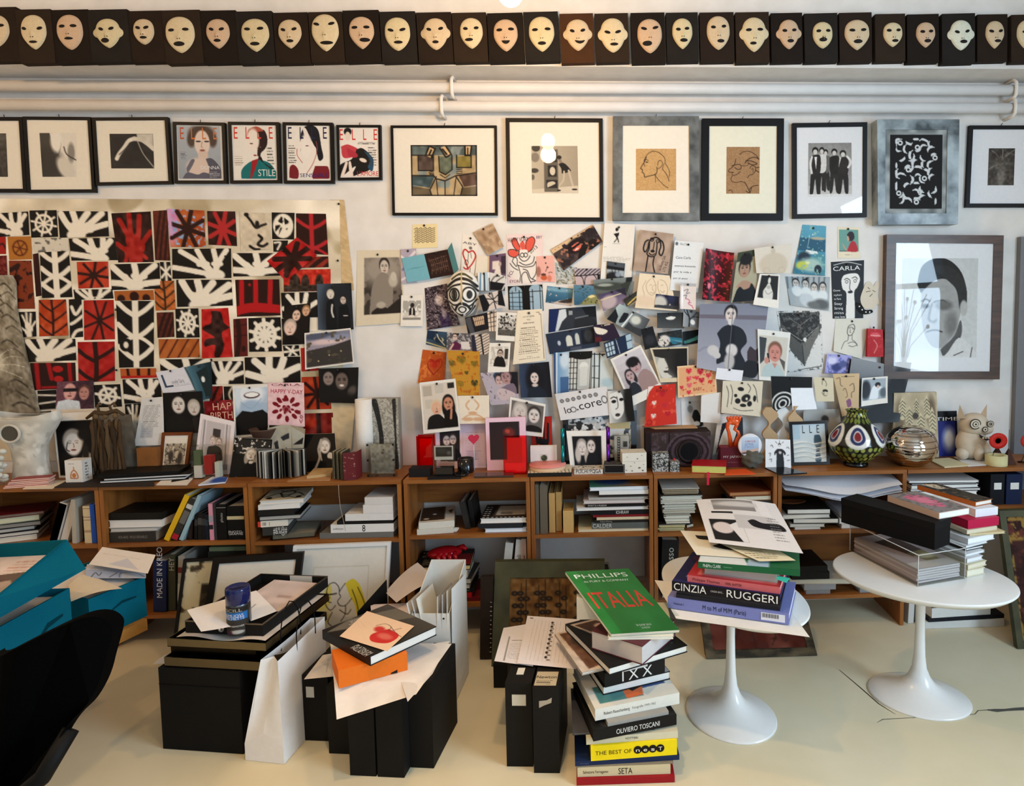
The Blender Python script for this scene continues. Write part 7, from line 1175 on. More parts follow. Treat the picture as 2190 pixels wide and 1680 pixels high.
for j in range(5):k.tube([(-.022+.013*j,0,hb*.84),(-.028+.015*j,0,hb*.93),(-.03+.0165*j,-.003,hb*(1.0 if j else.97))],[.008,.0075,.0065],c_,10)
k.build('figure','gloss',r2)
r=thing('round_tin','round white tin lid with a seaside picture, leaning on the MY JAPAN box','tin',(P(1604,952,-.23)[0],-.225,P(1604,952,-.23)[2]));rd=26/ppm(-.23)
k=MB().lathe([(rd,0),(rd,.01),(rd*.9,.012),(0,.012)],'dcdce0',48);k.v=[np.stack([v[:,0],.004-v[:,2],v[:,1]],1)for v in k.v];k.build('lid','paint',r)
k=MB().sheet((-rd*.72,-.0088,rd*.72),(rd*.72,-.0088,rd*.72),(rd*.72,-.0088,-rd*.72),(-rd*.72,-.0088,-rd*.72),'G c8d4e0 8aa0c0;T c04a4a 20 30 10 60 0 CIRCUS;X 6a7aa0 16 36 84 60 3;P c8a898 0 80 100 66 100 100 0 100;P 5a4a48 0 90 100 84 100 100 0 100',.003);k.build('picture','photo',r)
r['note']='';del r['note']
r=thing('rock','rough grey green rock on the shelf front under the round tin','rock',(P(1612,1008,-.26)[0],-.215,ZT));k=MB().ball((0,0,.048),.054,.04,.048,'5c5a50',30,18);rs_=np.random.RandomState(3);v=k.v[0];n_=v-np.array([0,0,.048]);nn=n_/np.linalg.norm(n_,axis=1,keepdims=True)
k.v[0]=v+nn*(np.sin(v[:,:1]*160+v[:,1:2]*90)*.004+np.sin(v[:,2:3]*190+v[:,:1]*70)*.004);k.build('stone','rough',r)
# wavy plywood pieces
def wavy(label,xc,y0,y1,Yf,w,amp,n,col,ph):
 A,B=P(xc,y0,Yf),P(xc,y1,Yf);z0,z1=max(B[2],ZT),A[2];zs=np.linspace(z0,z1,60);r=thing('wavy_vase',label,'vase',(A[0],Yf,ZT))
 pr=[(w+amp*math.sin(n*2*PI*(z-z0)/(z1-z0)+ph),z-ZT)for z in zs];pl=[(-w+amp*.8*math.sin(n*2*PI*(z-z0)/(z1-z0)+ph+2.4),z-ZT)for z in zs]
 k=MB();P_=pr+pl[::-1];th=.012
 for i in range(59):
  k.add([(pl[i][0],-th,pl[i][1]),(pr[i][0],-th,pr[i][1]),(pr[i+1][0],-th,pr[i+1][1]),(pl[i+1][0],-th,pl[i+1][1])],[(0,1,2,3)],col)
  k.add([(pr[i][0],-th,pr[i][1]),(pr[i][0],th,pr[i][1]),(pr[i+1][0],th,pr[i+1][1]),(pr[i+1][0],-th,pr[i+1][1])],[(0,1,2,3)],col)
  k.add([(pl[i][0],th,pl[i][1]),(pl[i][0],-th,pl[i][1]),(pl[i+1][0],-th,pl[i+1][1]),(pl[i+1][0],th,pl[i+1][1])],[(0,1,2,3)],col)
  k.add([(pr[i][0],th,pr[i][1]),(pl[i][0],th,pl[i][1]),(pl[i+1][0],th,pl[i+1][1]),(pr[i+1][0],th,pr[i+1][1])],[(0,1,2,3)],col)
 k.quad((pl[-1][0],-th,pl[-1][1]),(pr[-1][0],-th,pr[-1][1]),(pr[-1][0],th,pr[-1][1]),(pl[-1][0],th,pl[-1][1]),col).build('wave_panel','card',r)
wavy('white wavy-sided panel vase behind the tan ones',1676,842,998,-.075,.022,.02,3,'e4e4e0',1.4)
wavy('tan wavy-sided panel vase on the left of the white one',1646,870,998,-.105,.022,.02,2.6,'b89a74',.2)
wavy('tan wavy-sided panel vase in front, right of the white one',1700,868,998,-.108,.02,.02,2.6,'c0a27c',2.2)
board('card','white card with a figure of a man in black and flying birds','card',(1637,938,1690,940,1692,1008,1637,1004),-.24,-.20,'B e4e4e4;E 2a2826 56 18 6 5;E d8ccc4 56 22 5 5;Q 1a1a1c 34 46 46 34 66 34 80 46 76 56 70 48 72 100 44 100 44 50 36 56;E c8b8b0 58 46 6 5;C 2a2826 2 20 24 26 20 30 28;C 2a2826 2 84 30 90 26 94 32;C 2a2826 2 14 50 20 48 18 58;C 2a2826 2 16 70 24 68 22 78;C 2a2826 2 86 56 92 54;C 2a2826 2 86 74 94 72;L 2a2826 1.6 56 12 56 4;L 2a2826 1.6 46 14 40 8;L 2a2826 1.6 66 14 72 8',.003)
slip('tablet','thin dark reflective slab lying before the white card',1636,999,1672,996,1726,1010,1668,1014,'1c2024',t=.006,cat='slab',m='gloss')
# seventh bookshelf top
stand_frame('black framed cover with wavy reflections and ELLE letters',(1688,902,1770,899,1775,998,1693,1000),-.19,-.13,6,'141416','G c4d4dc d8d8d0;R b0c8d4 0 0 22 40;T 3a3c40 30 24 24 8 0 L;T 3a3c40 52 24 24 8 0 L;T 3a3c40 74 24 24 8 0 E;T b8c4cc 4 24 24 8 0 E;Q 3a5060 66 30 82 30 88 50 80 70 84 98 66 98 70 66 64 50;'+''.join(f'C ece8dc 4 0 {y} 30 {y-4} 60 {y+3} 100 {y-2};C a8aca4 2 0 {y+4} 40 {y} 70 {y+7} 100 {y+2};' for y in(50,62,74,86)),'gloss')
board('card','large pale grey board behind the black framed cover','board',(1718,876,1796,874,1803,988,1720,990),-.062,-.045,'G c0bcb4 b4b0a8;E 4a4642 58 20 10 8 50;E 4a3a34 72 64 7 6 40',.003)
# murrine vase
def vase(label,xc,yb,Yc,prof,fn_art,asp,mat,foot=None,name='vase'):
 r=thing(name,label,'vase',(P(xc,yb,Yc)[0],Yc,ZT));s_=1/ppm(Yc);k=MB()
 rr=[p[0]*s_ for p in prof];zz=[p[1]*s_ for p in prof];zz0=zz[0]
 def f(u,v):
  t=(1-v)*(len(rr)-1);R_=np.interp(t,range(len(rr)),rr);Z_=np.interp(t,range(len(rr)),zz);q=u*2*PI+PI/2
  return[-R_*np.cos(q)*1.0,R_*np.sin(q),Z_]
 k.surf(lambda u,v:f(u,v),220,110,art=fn_art,asp=asp);k.build('body',mat,r)
 if foot:MB().lathe([(p[0]*s_,p[1]*s_)for p in foot],'0c0c0c',40).build('foot','gloss',r)
 return r
rs=random.Random(11)
cells='B 0e0f0a;'
for j,(y,n,h_)in enumerate([(4,16,3.4),(12,15,4.5),(21,17,5),(31,20,5),(80,26,3.6),(88,24,3.4),(95,20,2.6),(72,28,3.4)]):
 for k in range(n):
  x=100*(k+.5*(j%2)+rs.uniform(-.15,.15))/n;cells+=f"E {rs.choice(['6a7a2c', '8a9440', '54642a', 'a0a050', '70803a'])} {x:.1f} {y+rs.uniform(-1, 1):.1f} {100/n*.36:.1f} {h_:.1f} 20;"
for x in(2,22,36.5,55,72,90):cells+=f'E e4e2d8 {x} 54 7.6 17 10;E 26305c {x} 53 4.6 11.5 12;E d8d4d0 {x} 53 2.7 7.2 12;E 7a1c24 {x} 53 2.1 5.6 20;'
vase('round glass vase with big red, blue and white eye rings and green cells',1830,995,-.205,[(24,8),(40,20),(56,36),(60.5,52),(56,68),(42,86),(28,100),(21,112),(20,118),(24,123)],cells,.45,'gloss',[(26,0),(27,4),(24,9),(10,12)])
# silver globe vase with rings
pr=[(58*math.sin(t),48-48*math.cos(t))for t in np.linspace(.35,PI-.28,14)];s_=1/ppm(-.215)
r=thing('globe_vase','silver mirrored globe vase with ring grooves on its belly','vase',(P(1947,990,-.215)[0],-.215,ZT));k=MB()
pts=[]
for t in np.linspace(.42,PI-.3,60):
 z_=46-46*math.cos(t);g=sum(math.exp(-((z_-y)/.9)**2)for y in(14,26,38,50,62,74,83));pts.append(((56*math.sin(t)-.9*g)*s_,(z_-4)*s_,g))
k.lathe([(p[0],p[1])for p in pts],'',64,cols=['7a6a5c' if p[2]>.5 else 'd8ccc0' for p in pts]);k.build('body','chrome',r)
MB().lathe([(22*s_,0),(23*s_,.004),(10*s_,.006)],'8a7a6a',40).build('foot','chrome',r)
# leaf hand plaque
board('ceramic_plaque','cream ceramic plaque with striped leaf-like hands, at the back','plaque',(1912,840,2003,838,2008,985,1908,985),-.075,-.055,'B b8a888;N 6 8;E 7a6648 14 40 12 30 70;E 6a5840 86 30 10 24 70;'+''.join(f'Q cdbf98 {x} {y} {x-w*.6} {y+h*.45} {x-w*.3} {y+h} {x+w*.4} {y+h} {x+w*.6} {y+h*.5};'+''.join(f'L 2a241a 1.3 {x-w*.45} {y+h*q+3} {x} {y+h*q-2};L 2a241a 1.3 {x} {y+h*q-2} {x+w*.5} {y+h*q+3};' for q in(.25,.4,.55,.7,.85))for x,y,w,h in[(20,6,14,34),(36,20,14,34),(52,8,10,30),(76,4,12,34),(62,30,16,36),(88,22,14,40),(84,54,16,34)])+'E 3a3020 50 36 7 5 50',.016,'clay',edge='a8987a')
board('magazine','blue and black magazine headed TIME','magazine',(1999,879,2046,878,2049,976,2000,977),-.06,-.045,'G 1a2060 2a3488;R 0a0a10 0 0 100 22;T d8d8d8 4 21 15 100 0 TIME;E c8ccd8 62 62 26 24 90;E e4e6ea 62 60 14 14 90;R 0c0c14 92 0 100 100',.003)
# grinning cat sculpture
Lc=P(2076,985,-.13);r=thing('cat_sculpture','grinning cream ceramic cat figure with ringed eyes','sculpture',(Lc[0],-.13,ZT));s_=1/ppm(-.15)
q_=lambda*a:tuple(v*s_ for v in a);cl='cbbba4'
k=MB().ball(q_(0,0,37.5),34*s_,26*s_,37*s_,cl,28,18);k.ball(q_(4,-2,78),32*s_,26*s_,27*s_,cl,28,18);k.ball(q_(22,-10,70),20*s_,17*s_,13*s_,cl,20,12)
k.ball(q_(-24,-8,15),14*s_,14*s_,14*s_,cl);k.ball(q_(24,-16,21),11*s_,11*s_,20*s_,cl);k.ball(q_(4,-22,21),11*s_,11*s_,20*s_,cl)
for x,t in((-22,-8),(26,6)):k.add([q_(x-10,4,92),q_(x+10,4,92),q_(x,-12,94),q_(x+t,-2,124)],[(0,2,3),(2,1,3),(1,0,3),(0,1,2)],cl)
k.build('body','clay',r)
k=MB()
def ringf(cx_,cz,R_,col,y):k.add([q_(cx_+R_*math.cos(t),y,cz+R_*math.sin(t)*.9)for t in np.linspace(0,2*PI,24,endpoint=False)],[tuple(range(24))],col)
for cx_ in(-8,26):
 for R_,col,y in((13 if cx_<0 else 8,'1c1812',-27.6),(10.5 if cx_<0 else 6.3,'d0c2a8',-28.2),(7 if cx_<0 else 4.4,'1c1812',-28.8),(5.4 if cx_<0 else 3.2,'d8ccb4',-29.4),(2.4,'1c1812',-30)):ringf(cx_,84,R_,col,y)
ringf(14,72,7,'1c1812',-28.4);ringf(14,72,5,'cbbba4',-29);ringf(14,72,2,'1c1812',-29.6)
k.add([q_(0,-27,62),q_(16,-28.5,54),q_(40,-23,58),q_(40,-23,52),q_(18,-28.5,47),q_(4,-27.5,54)],[(0,1,4,5),(1,2,3,4)],'16120e')
for j in range(5):k.box(*q_(8+6*j,-29.4 if j<4 else-27,51.5),*q_(12+6*j,-28.6,55.5),'e0d8c4')
k.v=[v+np.array([0,.0,0])for v in k.v];k.build('painted_face','clay',r)
# papers, tape roll, flower rings at the right end
slip('paper','cream booklet lying flat under the TIME magazine',1986,982,2030,978,2076,994,2020,998,'d8cca4',t=.005)
slip('paper','white printed leaflet lying flat before the cat',2040,976,2090,980,2128,992,2070,996,'dcdcdc',t=.003)
r=thing('tape_roll','pale yellow paper roll standing before the cat','roll',(P(2127,996,-.25)[0],-.262,ZT));hb=P(2121,970,-.24)[2]-ZT
MB().lathe([(.049,0),(.05,.002),(.05,hb),(.03,hb),(.03,hb*.6)],'ccc494',40).build('roll','paper',r)
for px_,py_,lb in((2114,936,'red flat ring flower on a stem before the cat'),(2180,936,'red flat ring flower on a stem at the right edge')):
 r=thing('ring_flower',lb,'ornament',(P(px_,990,-.2)[0],-.215,ZT));z_=P(px_,py_,-.2)[2]-ZT;ro,ri=20*s_,7*s_
 k=MB().lathe([(ri,0),(ro,0),(ro,.004),(ri,.004),(ri,0)],'b8261e',40);k.v=[np.stack([v[:,0],.002-v[:,2]-.06,v[:,1]*.85+z_],1)for v in k.v];k.build('ring','card',r)
 MB().tube([(0,-.0595,z_-ro*.6),(0,-.03,z_*.5),(0,0,.002)],.0016,'3a2a24',6).build('stem','metal',r)
 MB().lathe([(.018,0),(.018,.004),(.003,.008)],'3a2a24',20).build('base','metal',r)
for x0,x1,y0,Yf,lb in((2122,2142,952,-.1,'small dark wooden pyramid behind the paper roll'),(2144,2168,957,-.24,'small dark wooden pyramid right of the paper roll')):
 r=thing('pyramid',lb,'ornament',(P((x0+x1)/2,990,Yf)[0],Yf,ZT));w=(x1-x0)/2/ppm(Yf);h=P(x0,y0,Yf)[2]-ZT
 MB().add([(-w,-w,0),(w,-w,0),(w,w,0),(-w,w,0),(0,0,h)],[(3,2,1,0),(0,1,4),(1,2,4),(2,3,4),(3,0,4)],'4a3028').build('cone','rough',r)
 if x1==2168:MB().tube([(0,0,h),(0,0,h+.09),],.001,'3a3a3a',6).build('wire','metal',r);
 # things on the floor and on the tables
def frame3(bl,br,z):
 A,B=PZ(*bl,z),PZ(*br,z);w=np.linalg.norm(B-A);e1=(B-A)/w;return A,B,w,e1,math.degrees(math.atan2(e1[1],e1[0]))
def bq(label,z,bl,br,d,t,cover,pages=PGS,spine='f',group=None,dx=0,**kw):
 """a flat book whose lower front edge runs between two pixels at height z; returns the height of its top"""
 A,B,w,e1,rz=frame3(bl,br,z);m_=(A+B)/2
 book(label,m_[0],m_[1],z,w,d,t,cover,pages,spine,rz,group=group,**kw);return z+t+.0006
def crate(name,label,cat,bl,br,z,h,d,cover,mat='matte',group=None,part='box_body',rz=None):
 A,B,w,e1,q_=frame3(bl,br,z)
 if rz is None:rz=q_
 e1=np.array([math.cos(math.radians(rz)),math.sin(math.radians(rz)),0]);B=A+e1*w;e2=np.array([-e1[1],e1[0],0]);C=(A+B)/2+e2*d/2
 r=thing(name,label,cat,(C[0],C[1],z),group,(0,0,math.radians(rz)))
 if cover:MB().box(-w/2,-d/2,0,w/2,d/2,h,cover).build(part,mat,r)
 return r,w/2,d/2,h
def tray(name,label,bl,br,z,h,d,wt,col,mat='metal',cat='tray',floor_='1a1816',part='tray_body',wf=None):
 r,w,q,_=crate(name,label,cat,bl,br,z,h,d,None,rz=-9)
 m=MB().box(-w,-q,0,w,q,.003,floor_).box(-w,-q,.003,w,-q+wt,h,wf or col).box(-w,q-wt,.003,w,q,h,col).box(-w,-q+wt,.003,-w+wt,q-wt,h,col).box(w-wt,-q+wt,.003,w,q-wt,h,col)
 m.build(part,mat,r);return r,w,q,h
def loose(name,label,cat,pts,z,art,bend=None,m='paper',res=1.5,th=0.):
 """a loose sheet over four pixels (clockwise from the far left); z one height or four"""
 zs=z if hasattr(z,'__len__')else[z]*4
 q=[PZ(pts[2*i],pts[2*i+1],zs[i])for i in range(4)];L=sum(q)/4;q=[p-L for p in q]
 o=MB().sheet(*q,art,PXM*res*.8,bend,nrm=(0,0,1)).build(name,m,None,(0,0,0));o.location=L;return tag(o,label,cat)
 # big black archive box with metal drawers
BH=.304
r,w,q,h=crate('archive_box','big black archive box on the floor under the metal trays','box',(349,1600),(521,1612),0.001,BH,.43,'0f0e0d')
MB().box(-w-.002,-q-.002,BH-.0605,w+.002,-q+.0,BH-.06,'070707').build('lid_seam','matte',r)
z=BH+.002
loose('paper','white sheets sticking out from under the lowest metal tray','paper',(352,1400,420,1390,400,1420,328,1418),z+.0002,'B d8d2cc')
tray('metal_tray','lowest grey brown metal drawer tray on the black archive box',(352,1424),(524,1468),z+.001,.034,.40,.004,'6a6250')
tray('metal_tray','dark metal drawer tray second from the bottom on the archive box',(366,1396),(508,1432),z+.036,.026,.38,.004,'24211d')
r,w,q,h=tray('metal_tray','grey brown metal drawer tray third from the bottom, paper under its rim',(358,1382),(522,1424),z+.063,.030,.42,.004,'7a725c')
MB().sheet((-w*.9,q*.96,.026),(w*.92,q*.96,.026),(w*.92,-q*.9,.026),(-w*.9,-q*.9,.026),'B d0c8c0;N 6 6',.01,lambda u,v:.006*np.sin(u*9)*v,nrm=(0,0,1)).build('paper','paper',r)
r,w,q,h=tray('metal_tray','topmost black metal drawer tray with a round lock and white papers',(397,1352),(509,1392),z+.0945,.042,.44,.004,'1a1816',mat='matte')
k=MB().box(-w-.001,-q-.001,h,w+.001,-q+.005,h+.003,'8a8274').box(w-.005,-q+.005,h,w+.001,q+.001,h+.003,'a09888').box(-w-.001,-q+.005,h,-w+.005,q+.001,h+.003,'8a8274').box(-w+.005,q-.005,h,w-.005,q+.001,h+.003,'6a6458');k.build('rim','metal',r)
k=MB().lathe([(.006,0),(.0115,0),(.0115,.003),(.006,.003),(.006,0)],'d8d4cc',24);k.v=[np.stack([v[:,0]-.01,-q-v[:,2],v[:,1]+h*.5],1)for v in k.v];k.build('lock_ring','metal',r)
MB().box(-w*.1,q-.0065,h*.35,w*.55,q-.0045,h+.002,'cfc6b8').build('label','paper',r)
MB().sheet((-w*.5,q*.9,.030),(w*.9,q*.86,.026),(w*.9,-q*.3,.018),(-w*.6,-q*.2,.02),'B d8c8c4;R b8a098 50 50 80 58;N 5 5',.01,nrm=(0,0,1)).build('paper','paper',r)
zt=z+.0945
A=PZ(403,1305,zt+.075);
loose('paper','large white sheet leaning over the spray can tray','paper',(400,1304,548,1262,592,1306,430,1350),[zt+.08,zt+.085,zt+.05,zt+.056],'B e4dfda;L 2a2624 .9 60 60 78 42;L 2a2624 .9 68 66 84 50',lambda u,v:-.012*np.sin(u*3.1)*v)
# spray can
c=PZ(513,1349,zt+.005);sc=1462.3/np.dot(c-CAM,_F);hcan=P(512,1252,c[1])[2]-zt-.004
r=thing('spray_can','spray can with dark blue cap and silver blue label standing in the black tray','spray can',(c[0],c[1],zt+.0035));R_=23.5/sc
k=MB().lathe([(R_*.9,0),(R_,.004),(R_,hcan*.64),(R_*.98,hcan*.66),(R_*.93,hcan*.675)],'6a727a',40);k.build('can','metal',r)
k=MB().lathe([(R_*1.0,hcan*.655),(R_*1.02,hcan*.66),(R_*1.02,hcan*.95),(R_*.98,hcan*.985),(R_*.86,hcan),(R_*.8,hcan*.985),(0,hcan*.975)],'141f52',40);k.build('cap','gloss',r)
k=MB();lh=hcan*.6
def cyl(a,b_,e=.0012):t=-PI/2+a/R_;return((R_+e)*math.cos(t),(R_+e)*math.sin(t),b_)
k.surf(lambda u,v:[(R_+.0006)*np.cos(-PI/2+(u-.5)*2.6),(R_+.0006)*np.sin(-PI/2+(u-.5)*2.6),lh*(1-v)+.004],50,60,art='B 6a6e70;R 1c1a18 0 2 100 20;H 5a6064 8a8e90;R 2a2c2e 0 0 100 18;R 2a62a8 6 20 94 46;G 3a4448 23272a;R 2a6ab0 4 19 96 45;R 24211f 0 0 100 17;R 34302c 0 48 100 100;E b0aca4 60 88 24 7 50;E 5a3040 30 90 14 8 40',asp=1.6)
for s_,zz,ch,col,wd in(('SCILL',.88,.011,'b8b4a8',1.0),('RIMUOVI',.70,.010,'dcdce0',1.1),('ETICHETTE',.60,.010,'dcdce0',1.25),('LABEL REMOVER',.34,.006,'d8d4cc',1.2)):k.word(s_,cyl,-R_*wd/1.0*.72,lh*zz,ch,col,R_*wd*1.44)
k.build('label','card',r)
# white paper bag
A,B=PZ(525,1625,0),PZ(608,1634,0);A[2]=B[2]=.001;e1=(B-A);wb=np.linalg.norm(e1);e1/=wb;e2=np.array([.14,.99,0]);db=.30;L=(A+B)/2+e2*db/2
r=thing('paper_bag','tall white paper carrier bag with black cord handles on the floor','bag',L)
hb=P(590,1412,A[1])[2];up=np.array([0,0,1.])
a0,b0,c0,d0=[p-L for p in(A,B,B+e2*db,A+e2*db)]
tl,tr=a0+up*hb+e1*.065+e2*.02,b0+up*hb-e1*.02+e2*.02;tb_l,tb_r=d0+up*(hb+.02)+e1*.09,c0+up*(hb+.03)+e1*.0
mid=(a0+b0)/2
k=MB();cw='e6e2dd'
def pane(p,q_,s_,t_,bend=None,nrm=(0,0,0)):k.surf(lambda u,v:[p[i]*(1-u)*(1-v)+q_[i]*u*(1-v)+s_[i]*u*v+t_[i]*(1-u)*v+(bend(u,v)*nrm[i]if bend else 0)for i in range(3)],14,16,cw)
ft=(tl+tr)/2+e2*.10
kn=mid+up*hb*.30+e2*.0;
pane(tl,(tl+tr)/2+e2*.03,kn+up*.0,a0+up*.06,lambda u,v:.008*np.sin(PI*u)*np.sin(PI*v),e2)
pane((tl+tr)/2+e2*.03,tr,b0+up*.06,kn,lambda u,v:-.006*np.sin(PI*u)*np.sin(PI*v),e2)
k.add([a0+up*.06,kn,b0+up*.06,b0,a0],[(0,1,2,3,4)],cw)
pane(tr,tb_r,c0,b0,lambda u,v:.006*np.sin(PI*2*u)*np.sin(PI*v),e1);k.add([b0+up*.06,tr,b0],[(0,1,2)],cw)
pane(tb_l,tl,a0,d0,lambda u,v:.006*np.sin(PI*u),e1);pane(tb_r,tb_l,d0,c0);k.add([a0,b0,c0,d0],[(0,1,2,3)],cw)
k.build('bag_body','paper',r)
for o_,s0,lb in((tl,tb_l,0),(tr,tb_r,1)):
 p0=o_*.62+s0*.38;p1=o_*.22+s0*.78;mm=(p0+p1)/2+up*.12
 pts=smooth([p0-up*.03,p0+up*.05,p0*.75+p1*.25+up*.115,mm,p0*.25+p1*.75+up*.115,p1+up*.05,p1-up*.03],6)if False else[tuple(q_)for q_ in np.array([p0-up*.03,p0+up*.03,p0*.9+p1*.1+up*.08,p0*.7+p1*.3+up*.115,mm+up*.008,p0*.3+p1*.7+up*.115,p0*.1+p1*.9+up*.08,p1+up*.03,p1-up*.03])]
 MB().tube(pts,.0022,'0f0e0d',8).build('handle','matte',r)
 # five black file boxes
GB5='black file boxes standing side by side on the floor'
for bl,br,h_,lb,lab in(((652,1582),(703,1588),.25,'black file box with a small white label, beside the paper bag',1),((704,1610),(745,1637),.25,'black file box between the labelled one and the front two',0),((749,1657),(803,1661),.276,'black file box, left of the frontmost pair',0),((808,1660),(866,1660),.28,'black file box, right of the frontmost pair',0),((878,1640),(928,1642),.312,'tallest black file box, at the right end of the five',0)):
 if bl[0]==704:br=(745,1616)
 r,w,q,h=crate('file_box',lb,'file box',bl,br,.001,h_,.26,'151311',group=GB5,part='case',rz=-7)
 if lab:MB().box(-w*.72,-q-.0012,h*.66,-w*.1,-q,h*.82,'c8c4bc').build('label','paper',r)
zf=.315
loose('paper','big white tracing sheet draped over the black file boxes','paper',(706,1372,966,1376,890,1484,720,1538),[zf,zf+.001,zf,zf-.055],'B e2ddd6;N 3 6',lambda u,v:.055*(1-u)*(v-np.clip((v-.72)/.28,0,1)))
loose('paper','white sheets fanned under the tracing sheet, right side','paper',(836,1390,962,1370,925,1440,872,1500),[zf-.0012]*4,'B d8d2ca',None)
loose('envelope','white card with a slit lying on the labelled file box','card',(690,1400,740,1392,712,1446,650,1452),[.262]*4,'B d8d0c8;L 8a847c 1.4 50 40 66 80')
loose('paper','white sheet on the far end of the black file boxes','paper',(792,1292,906,1288,912,1350,800,1360),[.33]*4,'B dccfcf')
zo=bq('bright orange box with a black ribbon under the dark picture book',.316,(725,1472),(872,1432),.16,.062,'e0701e','e0701e','b',cat='box',name='gift_box',hard=False)
rb=PZ(843,1440,.316);
tag(loose('ribbon','x','x',(836,1398,850,1394,850,1438,836,1441),[.379,.379,.318,.318],'B 17120f'),'black ribbon across the orange box front','ribbon')
zd=bq('dark photo book lettered GEORGE on the orange box',zo,(690,1366),(792,1424),.27,.034,'1c1916','e6e2da','f',art='B 2c2824;G 4a453e 1c1916;P 6a6458 20 0 60 0 10 100 0 60;T c8c4bc 6 40 5 22 -90 GEORGE;T c8c4bc 12 40 5 26 -90 HOYNINGEN;T c8c4bc 18 40 5 22 -90 HUENE;T c8c4bc 66 98 5 30 0 PLATINUM;T c8c4bc 66 104 5 30 0 PALLADIUM')
loose('booklet','peach booklet with a red watercolour figure on the dark book','booklet',(785,1306,886,1338,828,1392,726,1360),[zd+.004]*4,'B e8c8a8;E c83a34 52 44 10 10 60;Q c8302c 66 34 92 44 88 76 60 86 48 66;E d86a5c 72 60 14 10 70;C 5a3a34 1 40 36 52 22 66 26 70 40 84 20;C 5a3a34 1 66 26 84 40 98 46;T a08a78 10 40 3 20 -30 ....',res=1.2)
# white box file with papers, behind
A,B=P(884,1310,-.90),P(966,1310,-.90);w=(B[0]-A[0])/2
r=thing('box_file','tall white box file stuffed with papers, behind the black file boxes','box file',((A[0]+B[0])/2,-.76,.001),None,(0,0,-.06))
hf=P(925,1312,-.90)[2];hk=P(966,1196,-.62)[2]
k=MB().box(-w,-.14,0,w,-.137,hf,'dedbd2').box(-w,.137,0,w,.14,hk,'dedbd2');t_=.003
for s_ in(-1,1):
 x0,x1=(w-t_,w)if s_>0 else(-w,-w+t_)
 k.hexa([(x0,-.137,0),(x1,-.137,0),(x1,.137,0),(x0,.137,0)],[(x0,-.137,hf),(x1,-.137,hf),(x1,.137,hk),(x0,.137,hk)],'dedbd2')
k.box(-w,-.137,0,w,.137,.003,'dedbd2');k.build('file_body','card',r)
k=MB()
for x,z_ in((-.3,.9),(.7,.95),(.75,.5)):k.ball((w*x,-.1412,hf*z_),.004,.002,.004,'3a3834',10,6)
k.build('rivet','metal',r)
k=MB();rs=random.Random(6)
for j in range(7):
 x=-w*.8+w*1.55*j/6;hh=hk*(.86+.12*j/6+.02*rs.random());k.surf(lambda u,v:[x+(.02-.05*(1-v)**1.5*(1 if j<3 else-.25))*1.0+u*0,-.12+.22*u-.03*(1-v),hh*(1-v)+.05*v-.03*u*(1-v)],8,10,['e8e4dc','d0ccc8','e6e2d4'][j%3])
k.build('papers','paper',r)
loose('paper','pale curled sheet spilling out of the white box file','paper',(893,1202,936,1240,848,1288,824,1266),[.40,.40,.36,.36],'B d0c6c2',lambda u,v:.012*np.sin(PI*v))
a,b_=P(764,1308,-.70),P(826,1239,-.60);L=np.array([(a[0]+b_[0])/2,-.65,.001]);n_=np.array([.004,-.006,0]);q4=[np.array([a[0],a[1],.001])-L,np.array([b_[0],b_[1],.001])-L,b_-L,a-L]
o=MB().hexa([q+n_ for q in(q4[0],q4[1])]+[q4[1],q4[0]],[q4[3]+n_,q4[2]+n_,q4[2],q4[3]],'100f0e').build('portfolio','matte',None,(0,0,0));o.location=L;tag(o,'black portfolio standing upright between the drawing and the white box file','portfolio')
# pictures leaning on the shelves
def leaner(label,TL,TR,Yt,Yb,bar,fcol,art,m='paint',th=.03,name='leaning_picture',res=2.,glass=True,zb_=.003,xl=None,xr=None,thick_bar=None):
 a,b_=P(*TL,Yt),P(*TR,Yt);c_=np.array([b_[0]if xr is None else xr,Yb,zb_]);d_=np.array([a[0]if xl is None else xl,Yb,zb_]);L=(c_+d_)/2;L[2]=0
 O=[q_-L for q_ in(a,b_,c_,d_)];n=np.array([0,th,0]);w=bar*PXM*.9;I=[]
 for i in range(4):
  e1=O[(i+1)%4]-O[i];e2=O[(i-1)%4]-O[i];I.append(O[i]+w*(e1/np.linalg.norm(e1)+e2/np.linalg.norm(e2)))
 r=thing(name,label,'framed picture',L);k=MB();dd=np.array([0,.008,-.0])
 for i in range(4):
  j=(i+1)%4;k.quad(O[i],I[i],I[j],O[j],fcol).quad(O[i],O[j],O[j]+n,O[i]+n,fcol).quad(I[j],I[i],I[i]+dd,I[j]+dd,fcol)
 k.quad(*[q_+n for q_ in O][::-1],fcol);k.build('frame',m,r)
 MB().sheet(*[q_+dd for q_ in I],art,PXM*res).build('picture','paper',r)
 if glass:MB().quad(*[q_+dd*.4 for q_ in I],'fff').build('glass','glass',r)
 return r
